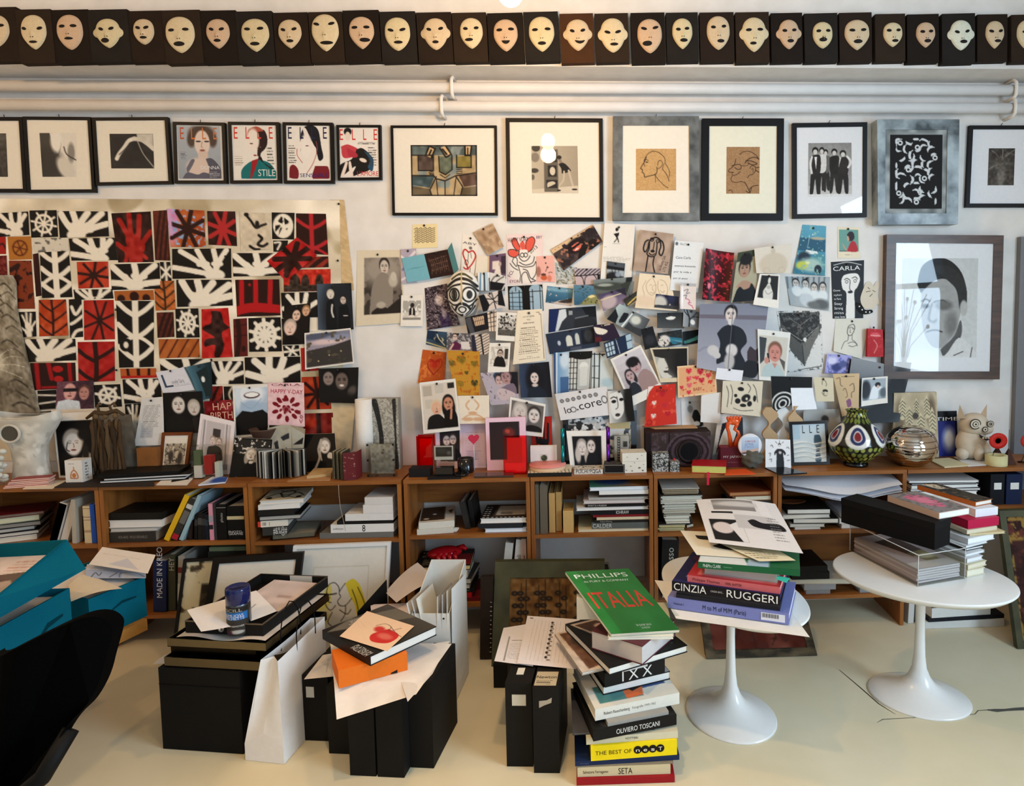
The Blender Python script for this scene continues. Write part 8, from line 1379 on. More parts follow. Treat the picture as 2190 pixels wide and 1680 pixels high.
leaner('white framed drawing of a yellow haired couple leaning on the shelf',(627,1167),(835,1159),-.343,-.50,7,'dcdcda',th=.018,art='B e4e0d4;R cfc8b4 20 18 81 100;R e6e2d8 20.8 18.8 80.2 100;Q e4d23c 56 34 64 30 72 36 78 48 84 60 80 74 72 66 68 54 62 46;Q e8dc78 34 40 40 34 42 48 36 60 32 70 28 60;E e8dca0 36 64 6 8 60;C 2a2622 .8 36 42 38 35 44 33 49 37 50 42;C 2a2622 .8 37 42 35 48 37 54 42 58 47 54;L 2a2622 1.4 38 44 47 43;C 2a2622 .8 40 46 39 50 42 51;C 2a2622 .8 56 34 50 42 52 46 49 50 52 54 58 54 64 48;C 2a2622 .8 58 54 58 62 54 68;C 2a2622 .8 64 40 70 52 74 66;C 2a2622 .8 70 38 78 52 80 66;C 2a2622 .8 44 60 40 68 44 72;C 2a2622 .8 52 58 60 62 64 58;T 2a2622 76 76 3 8 0 Gr;X 4a4642 44 82 82 92 3',res=1.5)
leaner('black framed picture with wide blank mount, leaning in front of the dark framed one',(456,1192),(648,1181),-.388,-.59,13,'0e0d0c',th=.02,art='B e6e1d4;G 6a6660 4a4640;B e6e1d4;R 6a645c 36 52 70 100;E a8a298 50 62 12 8 60',res=2)
leaner('black framed picture with a dark print, half hidden at the left',(392,1196),(560,1186),-.336,-.48,6,'121010',th=.012,art='B d8cfae;R 2a241c 24 24 90 92;D 4a3f30 10 20',res=3)
m_olive=solid('olive_frame',.6,'34341f','48472e',9,bump=.2)
leaner('big olive framed relief of dark seed-head stems, leaning on the fifth bookshelf',(1059,1201),(1293,1199),-.39,-.58,33,'444','B 6e4c24;D 5a3c1a 6 6;N 8 20;'+''.join(f'L 2a1c10 1.2 {x} {y0} {x+1} 100;' for x,y0 in((14,10),(20,4),(36,12),(44,4),(62,8),(70,16),(84,6),(90,14)))+''.join(f'E 1f160e {x+dx_} {y} 4.4 3.6 40;E 4a3820 {x+dx_} {y} 1.6 1.4 40;' for x in(10,17,38,45,64,88)for y,dx_ in((24,-4),(32,4),(42,-3),(52,3),(62,-4),(72,4),(82,-2),(92,3))),m=m_olive,th=.033,res=1.3,glass=False)
m_worn=solid('worn_frame',.6,'2a261c','6a5c44',11,(1,1,4),bump=.4,lo=.4,hi=.75)
leaner('worn dark framed red brown panel behind the left white table',(1497,1308),(1722,1302),-.40,-.58,17,'443','B 5a2a20;N 10 8;D 4a2018 8 10;C 2a1814 1 20 10 30 40 22 90;C 2a1814 1 60 10 70 50 64 90;L 2a1814 1 44 0 46 100',m=m_worn,th=.05,res=2,glass=False)
leaner('dark framed panel with a thin light edge behind the olive framed relief',(1262,1202),(1302,1203),-.337,-.49,3,'5a564c',th=.012,art='B 1c1815;E 3a3028 60 30 20 10 60',res=3,glass=False,xl=P(1240,1300,-.45)[0],xr=P(1345,1300,-.45)[0])
leaner('dark framed tan panel leaning at the right edge',(2137,1092),(2330,1086),-.40,-.58,14,'4a4a40','B 8a6a30;R 3a1c18 4 20 100 100;D 2a120f 12 16;D 5a2a20 16 26',m=m_olive,th=.03,res=2.4,glass=False,xl=PZ(2176,1388,0)[0])
# spiral album
a=P(1030,1226,-.40);r=thing('spiral_album','dark spiral-bound album standing left of the olive framed relief','album',(PZ(1042,1415,0)[0]-.005,-.50,.001),None,(-.2,0,0))
ha=a[2]/math.cos(.2);MB().box(-.03,-.02,0,.026,.03,ha,'2a2018').build('cover','rough',r)
k=MB()
for j in range(12):zz=ha*(.08+.6*j/11);k.tube([(.012,-.0225,zz),(.018,-.027,zz+.003),(.025,-.0225,zz)],.0018,'d8d4cc',6)
k.build('spiral','metal',r)
# two black file boxes with labels
GB2='black file boxes under the printed sheets'
r,w,q,h=crate('file_box','black file box with a stained square label, left of the labelled pair','file box',(1084,1638),(1140,1640),.001,.30,.27,'181613',group=GB2,part='case',rz=-4)
MB().box(-w*.5,-q-.0012,h*.73,w*.55,-q,h*.86,'c8c2b0').build('label','paper',r);MB().box(-w*.35,-q*.62,h,w*.2,-q*.3,h+.0012,'d8d2c2').build('top_label','paper',r)
r,w,q,h=crate('file_box','black file box with a torn paper label, right of the labelled pair','file box',(1142,1652),(1197,1652),.001,.304,.27,'181613',group=GB2,part='case',rz=-4)
MB().add([(-w*.5,-q-.0012,h*.84),(-w*.5,-q-.0012,h*.76),(-w*.1,-q-.0012,h*.79),(w*.45,-q-.0012,h*.82),(w*.5,-q-.0012,h*.88),(w*.1,-q-.0012,h*.85)],[(0,1,2,3,4,5)],'a89c88').build('label','paper',r)
MB().sheet((-w*.9,-q*.3,h+.0012),(w*.8,-q*.3,h+.0012),(w*.8,-q*.95,h+.0012),(-w*.9,-q*.95,h+.0012),'B b8a888;T 1c1a18 4 50 24 92 0 Newton;X 3a342c 6 58 94 96 3',.003,nrm=(0,0,1)).build('top_label','paper',r)
crate('file_box','black file box set back behind the labelled pair','file box',(1057,1447),(1104,1447),.001,.03,.1,None)[0]
bpy.data.objects.remove(bpy.data.objects['file_box.007'])if 'file_box.007' in bpy.data.objects else None
r,w,q,h=crate('file_box','lower black file box set back behind the labelled pair','file box',(1056,1470),(1086,1470),.001,.10,.1,'171512',group=GB2,part='case')
loose('paper','printed chart sheet on the black file boxes, lower one','paper',(1077,1342,1150,1330,1140,1424,1057,1413),[.309]*4,'B ddd6d4;R 8a8480 22 30 26 96;L 3a3634 2 34 42 62 43;X b0a8a6 30 48 84 90 10',res=1.3)
loose('paper','printed table sheet with a column of black symbols, on the black file boxes','paper',(1128,1316,1240,1324,1232,1430,1106,1418),[.315,.315,.313,.313],'B e0d8d6;'+''.join(f'E 1c1a18 {50+k_*-.4} {12+k_*9} 2.6 2.4 20;R 8a8078 48 {15+k_*9} 54 {18+k_*9};' for k_ in range(9))+''.join(f'L b8b0ae .5 {x} 8 {x-3} 92;' for x in range(16,96,7))+'R 3a3634 6 4 12 6',res=1.2)
# the tall book pile
GP='books in the tall pile on the floor'
z=.001
z=bq('dark red book at the very bottom of the tall floor pile',z,(1233,1679),(1443,1672),.26,.022,'96181f','b0808a','f',GP)
z=bq('floral book titled SETA near the bottom of the tall floor pile',z,(1235,1661),(1434,1654),.24,.033,'cfc09a','d8ccb0','f',GP,words_=[('Salvatore Ferragamo',.06,.3,'2a2622',.27),('SETA',.44,.62,'1c1a18',.15)])
z=bq('thin grey brown book in the tall floor pile',z,(1233,1640),(1440,1632),.24,.006,'8a7c66','b8a888','f',GP)
z=bq('navy blue book under the yellow NEST book',z,(1230,1638),(1453,1624),.27,.017,'18284a','c8c0b0','f',GP,words_=[('Design',.05,.3,'4a5a80',.08)])
A,B,w,e1,rz=frame3((1264,1627),(1448,1613),z);m_=(A+B)/2
r=book('yellow book titled THE BEST OF NEST in the tall floor pile',m_[0],m_[1],z,w,.22,.052,'f0d414','e6dcc0','f',rz,group=GP,words_=[('THE BEST OF',.05,.26,'4a3c14',.42)])
k=MB()
for j,ch in enumerate('nesT'):
 cx_=w*(.54+.088*j)-w/2;k.add([(cx_+.0135*math.cos(t),-.1112,.028+.0135*math.sin(t))for t in np.linspace(0,2*PI,28,endpoint=False)],[tuple(range(28))],'14110c')
 k.word(ch,lambda a,b_:(a,-.1122,b_),cx_-.0062,.0215,.0125,'f4ead0',.0124)
k.build('title','card',r);z+=.0526
z=bq('cream book above the yellow NEST book',z,(1254,1592),(1450,1577),.25,.024,'d0c8ac','d8d0bc','f',GP,words_=[('VOTTERI',.42,.3,'3a362c',.14)])
zq=z
z=bq('grey blue magazine jutting left under the TOSCANI book',z,(1225,1572),(1400,1560),.27,.006,'4a4a50','b0a8a0','b',GP)
z=bq('black book titled OLIVIERO TOSCANI in the tall floor pile',z,(1269,1585),(1447,1549),.30,.036,'121110','1c1a19','f',GP,words_=[('OLIVIERO TOSCANI',.27,.46,'e0dcd6',.52)],art='B 161514;T 3a3836 14 30 9 60 -90 OLIVIERO;E 2c2a28 20 90 10 8')
z=bq('grey rolled newspaper between the TOSCANI and the white books',z,(1300,1553),(1430,1527),.2,.012,'9a968e','c8c4bc','f',GP)
z=bq('white book with a blue and orange cover photo, Rauschenberg on its spine',z,(1273,1541),(1453,1504),.30,.040,'ddd9cc','d8d2c4','f',GP,words_=[('Robert Rauschenberg',.1,.26,'2a2824',.3),('Fotografie 1949-1962',.43,.22,'8a867c',.28)],art='B dedacc;R 4a8080 8 58 60 92;P 3a5080 40 40 92 40 92 76 60 78;P d86a38 40 76 66 66 60 90 40 92;P 14141a 46 72 80 58 82 64 50 80;P c8ccd0 70 44 92 42 92 72',res=.003)
z=bq('black and white book with thick white page edges in the tall floor pile',z,(1290,1486),(1433,1452),.28,.030,'1a1918','e2ded6','b',GP,art='B 1c1b1a;P c8c4bc 40 100 100 60 100 100')
z=bq('thick black book with white IXX letters on its spine',z,(1294,1470),(1422,1438),.24,.050,'151412','2a2826','f',GP,words_=[('I X X',.28,.72,'dedad2',.5)])
z=bq('small white book on the IXX book',z,(1335,1436),(1385,1424),.12,.008,'c8c4c0','d0ccc8','f',GP)
zs=z
z=bq('grey sheaf of photo sheets jutting left beneath the starry book',z,(1245,1444),(1330,1424),.30,.010,'b0a294','d8d0c4','b',GP,art='B c8b8a8;P 6a4a38 10 4 60 4 70 90 20 96;E 3a2c24 40 30 16 14 60;N 6 6')
z=bq('large black book speckled like a starry sky',z,(1303,1444),(1470,1394),.36,.026,'131211','e4e0d6','b',GP,art='B 171614;'+''.join(f'E a8a498 {random.Random(k_).uniform(4, 96):.0f} {random.Random(k_+99).uniform(4, 96):.0f} .6 .5;' for k_ in range(26))+'P b8a898 4 4 40 4 60 34 20 40;P 4a3428 8 8 36 8 52 30 22 34;E c8a898 34 20 6 5 60',res=.003)
z=bq('thick plum covered book with wide pale page block',z,(1264,1386),(1374,1422),.23,.066,'5a2a30','c8c0bc','b',GP)
z=bq('white notebook under the green catalogue',z,(1300,1368),(1440,1366),.26,.012,'e2dcc8','e6e0d0','b',GP)
# green catalogue, propped up at the back
BL,BR=PZ(1307,1361,z),PZ(1452,1352,z)
def on_ray(px,py,C,dist):
 d=ray(px,py);b_=np.dot(d,CAM-C);a_=np.dot(d,d);c_=np.dot(CAM-C,CAM-C)-dist**2;D=max(b_*b_-a_*c_,0);return CAM+d*((-b_+math.sqrt(D))/a_),CAM+d*((-b_-math.sqrt(D))/a_)
lw=np.linalg.norm(BR-BL)*1.28;TL=on_ray(1211,1233,BL,lw);TL=TL[0]if TL[0][1]>BL[1]else TL[1];TR=on_ray(1343,1216,BR,lw);TR=TR[0]if TR[0][1]>BR[1]else TR[1]
TL=(TL+(TR-(BR-BL)))/2;TR=TL+(BR-BL)
n=np.cross(BR-BL,TL-BL);n/=np.linalg.norm(n);L=BL.copy();r=thing('book','green catalogue titled ITALIA on top of the tall floor pile','book',L,GP)
F=[q_-L for q_ in(BL,BR,TR,TL)];t_=.016
MB().hexa([q_+n*.0008 for q_ in F],[q_+n*(t_-.001)for q_ in F],'e4dfd0').build('pages','paper',r)
k=MB().hexa([q_-n*.0008 for q_ in F],[q_+n*.0008 for q_ in F],'1c6a2c').hexa([q_+n*(t_-.001)for q_ in F],[q_+n*(t_+.0004)for q_ in F],'1c6a2c')
k.sheet(*[F[i]+n*(t_+.0006)for i in(3,2,1,0)],'B 1f7030;N 3 5;T e4e4dc 8 13 8.6 82 0 PHILLIPS;T dce0d8 16 20 3.8 70 0 de PURY & COMPANY;T d8382a 8 62 33 84 0 ITALIA;T d8dcd4 44 91 3.4 22 0 30 JUNE 2010;T d8dcd4 49 95 3 12 0 LONDON',.006,nrm=n);k.build('cover','card',r)
k=MB().quad(*[F[i]+n*(t_+.003)+(F[1]-F[0])*.16 for i in(0,1,2,3)],'fff');k.build('film_wrap','film',r)
# a support under its raised back
pm=(TL*.65+BL*.35);bq_h=pm[2]-z
r=thing('notebook','rolled white notebook propping the back of the green catalogue','notebook',(TL*.7+BL*.3+(BR-BL)*.4)*np.array([1,1,0])+np.array([0,0,z-.001]),GP)
hh=(TL*.7+BL*.3)[2]-z-.016
MB().box(-.10,-.02,0,.10,.02,hh,'e0d8c6').build('pages','paper',r)
# tulip tables
def tulip(label,cx_,cy_,a,b_,th,zt_):
 r=thing('tulip_table',label,'table',(cx_,cy_,0),None,(0,0,th))
 MB().lathe([(.93,zt_-.026),(.985,zt_-.012),(1,zt_-.006),(.997,zt_-.001),(.985,zt_),(0,zt_)],'e6e4de',96,a,b_).build('table_top','lacquer',r)
 pr=[(1.0,0),(1.0,.004),(.97,.008),(.80,.018),(.55,.036),(.36,.058),(.24,.085),(.16,.12),(.125,.17),(.108,.24),(.1,.31),(.105,.38),(.125,.43),(.17,zt_-.04),(.26,zt_-.026),(.26,zt_-.02)]
 MB().lathe([(p[0]*.17*(1.09 if p[0]>.5 else 1),p[1])for p in pr],'e2e0dc',64,1.05,.88).build('pedestal','lacquer',r);return r
TZ=.503
tulip('left white oval pedestal table under the CINZIA RUGGERI book pile',.53,-.985,.36,.22,2.0,TZ)
tulip('right white oval pedestal table under the clear box and black case',1.31,-.91,.34,.26,2.6,TZ)
# left table pile
GL_='books on the left white table';z=TZ+.0012
loose('paper','large white sheet in a plastic sleeve under the book pile on the left table','paper',(1400,1240,1660,1262,1732,1362,1446,1322),[z]*4,'B e8e4da;N 2 6')
z+=.003
z=bq('thick lilac book titled M to M of M/M on the left table',z,(1428,1299),(1687,1336),.27,.040,'7a80b8','c8c6d4','f',GL_,words_=[('Volume I',.05,.22,'1c1a2a',.09),('M to M of M/M (Paris)',.3,.4,'14121c',.36)])
rb=[o for o in bpy.data.objects if o.get('label','').startswith('thick lilac')][0]
wl=np.linalg.norm(PZ(1687,1336,TZ+.0042)-PZ(1428,1299,TZ+.0042));k=MB().box(wl*.28,-.1362,.006,wl*.47,-.135,.032,'dcdce4')
for j in range(18):k.box(wl*(.29+.0075*j),-.1368,.016,wl*(.29+.0075*j+[.002,.004,.003][j%3]),-.1362,.030,'1c1a20')
k.build('barcode_label','paper',rb)
z=bq('lower black spiral-bound book under the CINZIA RUGGERI book',z,(1446,1277),(1668,1306),.24,.014,'232228','b0aeb0','f',GL_)
z=bq('upper black spiral-bound book under the CINZIA RUGGERI book',z,(1448,1268),(1668,1298),.24,.012,'2c2a30','d0ceca','f',GL_)
z=bq('black and navy book titled CINZIA RUGGERI in large white capitals',z,(1437,1262),(1668,1294),.30,.034,'121017','2a2850','f',GL_,words_=[('CINZIA',.02,.78,'e6e4e0',.31),('CINZIA SAYS...',.37,.18,'c8c4c0',.12),('RUGGERI',.52,.78,'e6e4e0',.46)],art='B 1c2050;E 5a2a50 12 20 8 8 50;E 8a90b0 16 80 6 5 50')
z=bq('pink and red illustrated book with a yellow sticker on the CINZIA RUGGERI book',z,(1470,1243),(1668,1270),.26,.024,'c86468','d8b0a8','f',GL_,words_=[('Philippe Thomas',.06,.36,'3a1c20',.3),('100B, 8x9TER',.42,.36,'3a1c20',.18)],art='B b03038;R d87070 10 8 96 94;P 5a7a68 40 10 80 12 84 60 44 66;P 8a3a34 14 16 30 14 30 60 14 70;E d8c0a0 20 40 8 10 50')
z=bq('grey white block of pages under the green CLARK book',z,(1505,1226),(1662,1246),.2,.034,'b0aaa4','c0bab2','b',GL_)
z=bq('green book titled Mr and Mrs CLARK',z,(1493,1214),(1711,1232),.22,.022,'1c5a34','d8d4c8','f',GL_,words_=[('Mr&Mrs CLARK',.05,.52,'d8e0d8',.18),('Fashion',.26,.2,'8ab098',.08)],art='B 24603a;P d8dcd8 0 40 40 44 50 100 0 100;P a0b8c8 50 60 70 56 70 100 48 100')
loose('tag','turquoise paper markers poking out beside the green CLARK book','paper',(1662,1230,1690,1236,1682,1246,1660,1238),[z-.03]*4,'B 3ab8a8')
loose('paper','cream print with a bold black shape lying on the green CLARK book','paper',(1455,1134,1600,1140,1640,1196,1490,1186),[z+.006,z+.006,z+.003,z+.003],'B e6dec8;Q 1c1a18 18 18 56 22 60 30 64 52 76 62 66 72 46 70 34 60 44 50 42 38 20 34')
loose('letter','cream letter with handwriting lying on the green CLARK book','letter',(1540,1162,1668,1178,1702,1198,1624,1200),[z+.012,z+.012,z+.009,z+.009],'B e4d8b4;X 4a4234 10 20 80 86 5')
r=thing('paper_bundle','thick sheaf of pages under the tilted photo print pages','papers',(0,0,0));c1=[PZ(x,y,z+.013)for x,y in((1500,1096),(1640,1100),(1672,1168),(1528,1154))];L=sum(c1)/4;r.location=L
hb=[.05,.05,.012,.012];MB().hexa([c1[3]-L,c1[2]-L,c1[1]-L,c1[0]-L],[c1[3]-L+[0,0,hb[3]],c1[2]-L+[0,0,hb[2]],c1[1]-L+[0,0,hb[1]],c1[0]-L+[0,0,hb[0]]],'d0ccc4').build('pages','paper',r)
loose('paper','topmost white page of grey portraits and a black arm on the left table pile','paper',(1489,1068,1658,1077,1718,1183,1517,1159),[z+.07,z+.07,z+.03,z+.03],'B e2dedb;R 8a8682 18 2 70 26;E cfcbc6 50 12 30 6 60;R e8e4e0 74 2 86 34;R 1a1818 8 48 46 92;E d8ccc8 22 66 12 12 20;P e2dedb 46 48 46 92 40 92 30 60;R c8c4c2 40 36 84 64;Q 17151a 54 48 62 44 72 50 90 48 94 62 70 62 58 58;X 8a8682 78 36 92 84 9;R 1c1a1a 14 30 40 34',lambda u,v:.012*np.sin(PI*u)*(1-v),res=1.2)
# right table: clear box, black case, books
z=TZ+.0012
Fc_,Lc_,Rc_=PZ(1963,1254,z),PZ(1781,1184,z),PZ(2063,1237,z);e1=Rc_-Fc_;wl=np.linalg.norm(e1);e1/=wl;ln=np.linalg.norm(Lc_-Fc_);e2=np.array([-e1[1],e1[0],0])
hA=P(1963,1187,Fc_[1])[2]-z;C=Fc_+e1*wl/2+e2*ln/2;rzA=math.atan2(e1[1],e1[0])
r=thing('acrylic_box','long open clear acrylic box filled with magazines on the right white table','box',(C[0],C[1],z),None,(0,0,rzA));w,q=wl/2,ln/2;t_=.004
for nm,bx in(('wall',(-w,-q,0,w,-q+t_,hA)),('wall',(-w,q-t_,0,w,q,hA)),('wall',(-w,-q+t_,0,-w+t_,q-t_,hA)),('wall',(w-t_,-q+t_,0,w,q-t_,hA)),('floor',(-w+t_,-q+t_,0,w-t_,q-t_,t_))):MB().box(*bx,'fff').build('side_plate' if nm=='wall' else 'bottom_plate','acrylic',r)
k=MB();e_=.0015
for a_,b_ in(((-w,-q),(w,-q)),((w,-q),(w,q)),((w,q),(-w,q)),((-w,q),(-w,-q))):k.tube([(a_[0],a_[1],hA),(b_[0],b_[1],hA)],e_,'d8d8d4',6)
for a_ in((-w,-q),(w,-q),(w,q),(-w,q)):k.tube([(a_[0],a_[1],0),(a_[0],a_[1],hA)],e_,'d0d0cc',6)
k.build('rim','gloss',r)
GM='magazines in the clear acrylic box';zz=t_+.0006
for j in range(6):
 art_='B b8a8a8;P 4a3a34 20 20 80 14 84 60 40 70;P 8a8058 40 60 84 56 80 90 50 92;E d8d0b0 66 72 20 6 60;R d8d4d0 0 84 100 100' if j==5 else None
 p=C+np.array([0,0,zz]);th=rzA+math.radians([1,-1,.5,-.5,1,0][j])
 rr=thing('magazine',['magazine at the bottom of the clear box','mauve magazine second from the bottom in the clear box','white magazine third from the bottom in the clear box','pale mauve magazine third from the top in the clear box','white magazine second from the top in the clear box','magazine with a brown figure cover, topmost in the clear box'][j],'magazine',p,GM,(0,0,th));cover_parts(rr,wl-.022,ln-.03,.0088,['b09ca0','c8b4b8','d8d0cc','c0aab0','d4c8c8','b0a4a4'][j],'e4e2e4','l',art_,None,False,.004);zz+=.0094
zc=z+hA+.003
bl_,br_=PZ(1998,1176,zc),PZ(2048,1169,zc);lf=PZ(1799,1116,zc);e1=br_-bl_;wc=np.linalg.norm(e1);ln=np.linalg.norm(lf-bl_)
dirl=(lf-bl_)/ln;e1=np.array([dirl[1],-dirl[0],0]);e1=e1 if e1[0]>0 else-e1;e2=dirl
hC=P(1998,1118,bl_[1])[2]-zc;C=bl_+e1*wc/2+e2*ln/2
r=thing('case','long black lidded case lying across the clear acrylic box','case',(C[0],C[1],zc),None,(0,0,math.atan2(e1[1],e1[0])));w,q=wc/2,ln/2
MB().box(-w,-q,0,w,q,hC*.72,'0d0c0d').build('case_body','matte',r);MB().box(-w-.0015,-q-.0015,hC*.73,w+.0015,q+.0015,hC,'111011').build('lid','matte',r)
zk=zc+hC+.001;GR='books on the right white table'
bq('white book with a pink splashed cover on the long black case',zk,(2008,1110),(2072,1099),.27,.026,'c8b0a0','ece8e4','l',GR,art='B 8a8280;Q d86a88 20 20 60 12 80 40 60 80 30 70;D 6a605c 10 10;E e08098 50 46 20 18 60',hard=False)
z=TZ+.0012;TB=[((2068,1234),(2106,1226),.026,'d8ceb4','e0d8c0','cream book at the bottom of the right table pile'),((2070,1219),(2110,1208),.020,'d4c8a8','dcd2b8','cream book second from the bottom of the right table pile'),((2068,1204),(2102,1196),.017,'d8d8d8','e4e4e2','white book with a navy cover, third from the bottom of the right table pile'),((2066,1190),(2106,1180),.009,'e0e0e0','e6e6e4','thin white book in the lower half of the right table pile'),((2066,1178),(2104,1170),.011,'2a2826','dcdcd8','black covered book in the middle of the right table pile'),((2066,1172),(2112,1160),.009,'d8d8d4','e2e2de','thin white book in the middle of the right table pile'),((2070,1164),(2127,1152),.024,'e2e2e2','ebebe9','thick white book under the tan board in the right table pile'),((2074,1146),(2150,1140),.009,'d0bc90','d8c8a0','tan board jutting right in the right table pile'),((2068,1142),(2132,1132),.016,'d8ccb0','e0d8c0','cream book under the crimson box'),((2070,1131),(2136,1122),.036,'b81c44','b81c44','crimson box book in the right table pile'),((2086,1106),(2134,1100),.034,'e6e6ea','ececee','thick white box book above the crimson one')]
for bl,br,t_,cv,pg,lb in TB:
 bq(lb,z,(bl[0],PZ and bl[1]),br,.15,t_,cv,pg,'l' if 'box' not in lb else 'f',GR);z+=t_+.0006
bq('long book with a painted red and ochre cover topmost of the right table pile',z,(2086,1083),(2122,1076),.30,.020,'b8642c','ece8dc','l',GR,art='B 2a2826;P d8ccb4 20 0 80 4 70 36 30 30;D 6a5a40 8 14;R 3a342c 40 60 96 90')
# teal boxes on a wooden bench at the left, black chair in front
ZB_=.36
A,B=PZ(214,1396,ZB_-.045),PZ(316,1346,ZB_-.045);e1=(B-A)/np.linalg.norm(B-A);e2=np.array([-e1[1],e1[0],0]);L0=B-e1*.95
r=thing('bench','low pale wooden bench under the teal boxes','bench',(L0[0],L0[1],0),None,(0,0,math.atan2(e1[1],e1[0])))
MB().box(0,0,ZB_-.045,.95,.38,ZB_,'b07c3c').build('bench_top','rough',r)
for x in(.06,.62):
 for y in(.24,.32):MB().box(x,y,0,x+.05,y+.05,ZB_-.0455,'7a5228').build('leg','rough',r)
TEAL='0c5f74'
def teal(label,corners_b,corners_t,wt=.006,slot=None,extra=None):
 """open box between four lower and four upper corners (turning left seen from above)"""
 L=sum(corners_b)/4;b_=[p-L for p in corners_b];t_=[p-L for p in corners_t];r=thing('archive_tray',label,'box',L);k=MB();cb,ct=sum(b_)/4,sum(t_)/4
 ib=[p+(cb-p)*wt/np.linalg.norm(cb-p)*1.5 for p in b_];it=[p+(ct-p)*wt/np.linalg.norm(ct-p)*1.5 for p in t_]
 for i in range(4):
  j=(i+1)%4;k.hexa([b_[i],b_[j],ib[j],ib[i]],[t_[i],t_[j],it[j],it[i]],TEAL)
 k.add(ib,[(0,1,2,3)],TEAL);k.build('tray_body','cloth',r)
 if slot:
  i,u0,u1,v0,v1=slot;j=(i+1)%4;f=lambda u,v:b_[i]*(1-u)*(1-v)+b_[j]*u*(1-v)+t_[j]*u*v+t_[i]*(1-u)*v
  nn=np.cross(b_[j]-b_[i],t_[i]-b_[i]);nn/=np.linalg.norm(nn);o=nn*.0012
  MB().add([f(u0,v0)+o,f(u0+.03,v0-.02)+o,f((u0+u1)/2,(v0+v1)/2+.03)+o,f(u1,v1-.04)+o,f(u1,v1)+o,f((u0+u1)/2,(v0+v1)/2+.1)+o],[(0,1,2,3,4,5)],'083844').build('slot','cloth',r)
 return r,b_,t_,ib,it
up=np.array([0,0,1.])
A,B=PZ(216,1362,ZB_+.001),PZ(315,1316,ZB_+.001);e1=(B-A)/np.linalg.norm(B-A);e2=np.array([-e1[1],e1[0],0]);h3=P(315,1233,B[1])[2]-ZB_;S_=[B-e1*q_ for q_ in np.linspace(.1,.6,101)]
def col_of(p):q_=p-CAM;return SX+F_PX*np.dot(q_,_R)/np.dot(q_,_F)
A=min(S_,key=lambda p:abs(col_of(p+[0,0,h3])-187))
cb=[A,B,B+e2*.30,A+e2*.30];r3,b_,t_,ib,it=teal('teal box full of papers and drawings at the right end of the bench',cb,[p+up*(h3 if i in(0,1)else h3+.03)for i,p in enumerate(cb)],slot=(0,.3,.82,.5,.62))
k=MB()
for j in range(6):zz=h3*(.3+.1*j);k.add([ib[0]+e1*.01+up*zz,ib[1]-e1*.01+up*(zz+.02),ib[2]-e1*.01+up*(zz+.05),ib[3]+e1*.01+up*(zz+.03)],[(0,1,2,3)],['dcd2bc','e6dfd0','d8d0c8'][j%3])
k.build('papers','paper',r3)
loose('paper','blue grey printed drawing on the papers in the right teal box','paper',(186,1206,312,1208,312,1236,182,1236),[ZB_+h3+.03,ZB_+h3+.03,ZB_+h3+.012,ZB_+h3+.012],'B c8ccd4;R a8b4cc 0 40 60 100;R 1c1a1c 68 2 90 32;C 2a2a34 1.4 10 90 16 60 22 80 26 60;L 2a2a34 1.4 40 92 52 60;C 3a3c44 1 56 92 60 60 84 62 98 90')
loose('paper','white sheet with a faint house sketch standing up in the right teal box','paper',(219,1169,333,1186,316,1226,190,1206),[ZB_+h3+.08,ZB_+h3+.08,ZB_+h3+.045,ZB_+h3+.045],'B e6dfd6;P c8c8d0 30 84 56 40 84 90;X c8bfb0 10 30 80 36 1')
loose('paper','cream curved sheets spilling at the left of the right teal box','paper',(146,1252,186,1226,262,1258,152,1286),[ZB_+h3+.01]*4,'B ded2ba',lambda u,v:.01*np.sin(PI*u))
# middle box
Y0=-1.10
R_,Rb=P(149,1257,Y0),P(153,1334,Y0);dirf=P(-20,1334,-1.42)-R_;dirf[2]=0;dirf/=np.linalg.norm(dirf);n2=np.array([-dirf[1],dirf[0],0]);n2=n2 if n2[0]<0 else-n2
zlo=ZB_+.0012;hT2=R_[2]-zlo
cb=[R_+dirf*.40,R_*1.0,R_-dirf*.0+n2*.28,R_+dirf*.40+n2*.28];cb=[np.array([p[0],p[1],zlo])for p in cb]
r2,b_,t_,ib,it=teal('teal box under the tilted teal tray at the left edge',cb,[p+up*hT2 for p in cb],slot=(0,.56,.9,.5,.72))
MB().add([p+up*hT2*.9 for p in(ib[0],ib[1],ib[2],ib[3])],[(0,1,2,3)],'d8d0c8').build('papers','paper',r2)
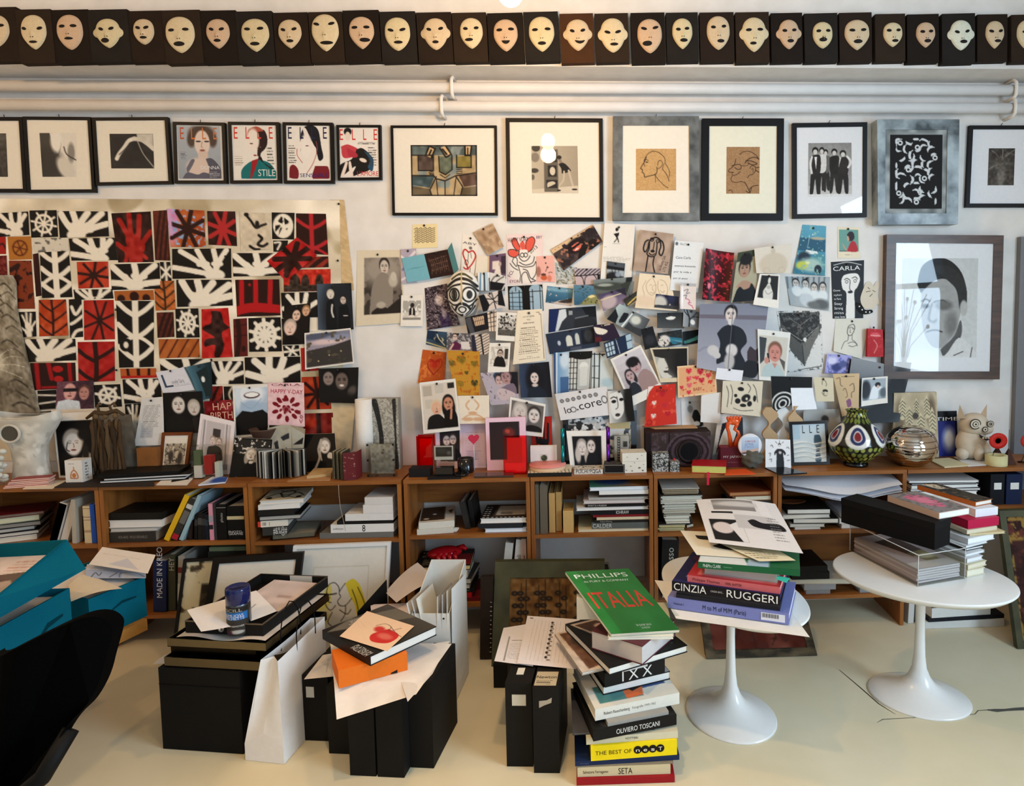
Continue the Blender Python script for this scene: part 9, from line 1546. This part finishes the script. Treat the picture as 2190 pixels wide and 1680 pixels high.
# tilted tray on top
Rt,Rb=P(143,1153,Y0-.06),P(184,1216,Y0-.12);Ft,Fb=P(-20,1285,-1.56),P(-20,1332,-1.54);Bt=P(-20,1164,-.98);vb=Rb-Rt;vf=Ft-Rt;vk=Bt-Rt
ct=[Rt+vf,Rt,Rt+vk,Rt+vf+vk];cb=[Fb,Rb,Rb+vk,Fb+vk];zmin=min(p[2]for p in cb);lift=max(0,zlo+hT2+.002-zmin)if zmin<zlo+hT2 else 0
cb=[p+up*0 for p in cb];r1,b_,t_,ib,it=teal('tilted open teal tray of printed sheets, topmost at the left edge',cb,ct)
k=MB();k.sheet(*[p+(q_-p)*.55 for p,q_ in((ib[2],it[2]),(ib[1],it[1]),(ib[0],it[0]),(ib[3],it[3]))],'B ddd2d2;X c89890 40 10 96 34 4;P 5a4a44 0 46 100 30 100 100 0 100;P a89890 30 60 70 50 96 70 60 92;P d8c8c4 40 80 70 70 60 96;N 6 8',.006,nrm=(0,0,1));k.build('papers','paper',r1)
# black chair
YC=-1.95
out=[(-70,1432),(0,1402),(60,1370),(110,1345),(150,1328),(178,1322),(199,1330),(212,1350),(214,1372),(206,1420),(197,1470),(180,1512),(156,1540),(134,1582),(100,1660),(70,1725),(-70,1790)]
pts=smooth(out[:-2],4);pts=[tuple(p)for p in pts]+[out[-1]]
Lc=P(40,1560,YC);r=thing('chair','black fabric chair turned away in the left foreground','chair',(Lc[0],Lc[1],0))
def chair_fn(x,y,d):
 p=P(x,y,YC)-np.array([Lc[0],Lc[1],0]);return(p[0],p[1]+d+.10*((x-80)/150)**2-.02,p[2])
k=MB();k.prism(pts,-.02,.02,'040404',chair_fn);k.build('backrest','cloth',r)
zs_=P(40,1790,YC)[2]
MB().box(-.36,-.30,.40,.0,.03,.47,'070707').build('seat','cloth',r)
k=MB();a_=np.array(chair_fn(150,1560,.0));k.tube([tuple(a_),(a_[0]-.03,a_[1]-.05,.55),(-.04,-.05,.45)],.018,'0a0a0a',10);k.build('back_support','matte',r)
for x,y in((-.33,-.27),(-.03,-.27),(-.33,-.0),(-.03,-.0)):MB().tube([(x,y,.40),(x,y,0)],.014,'0c0c0c',10).build('leg','metal',r)
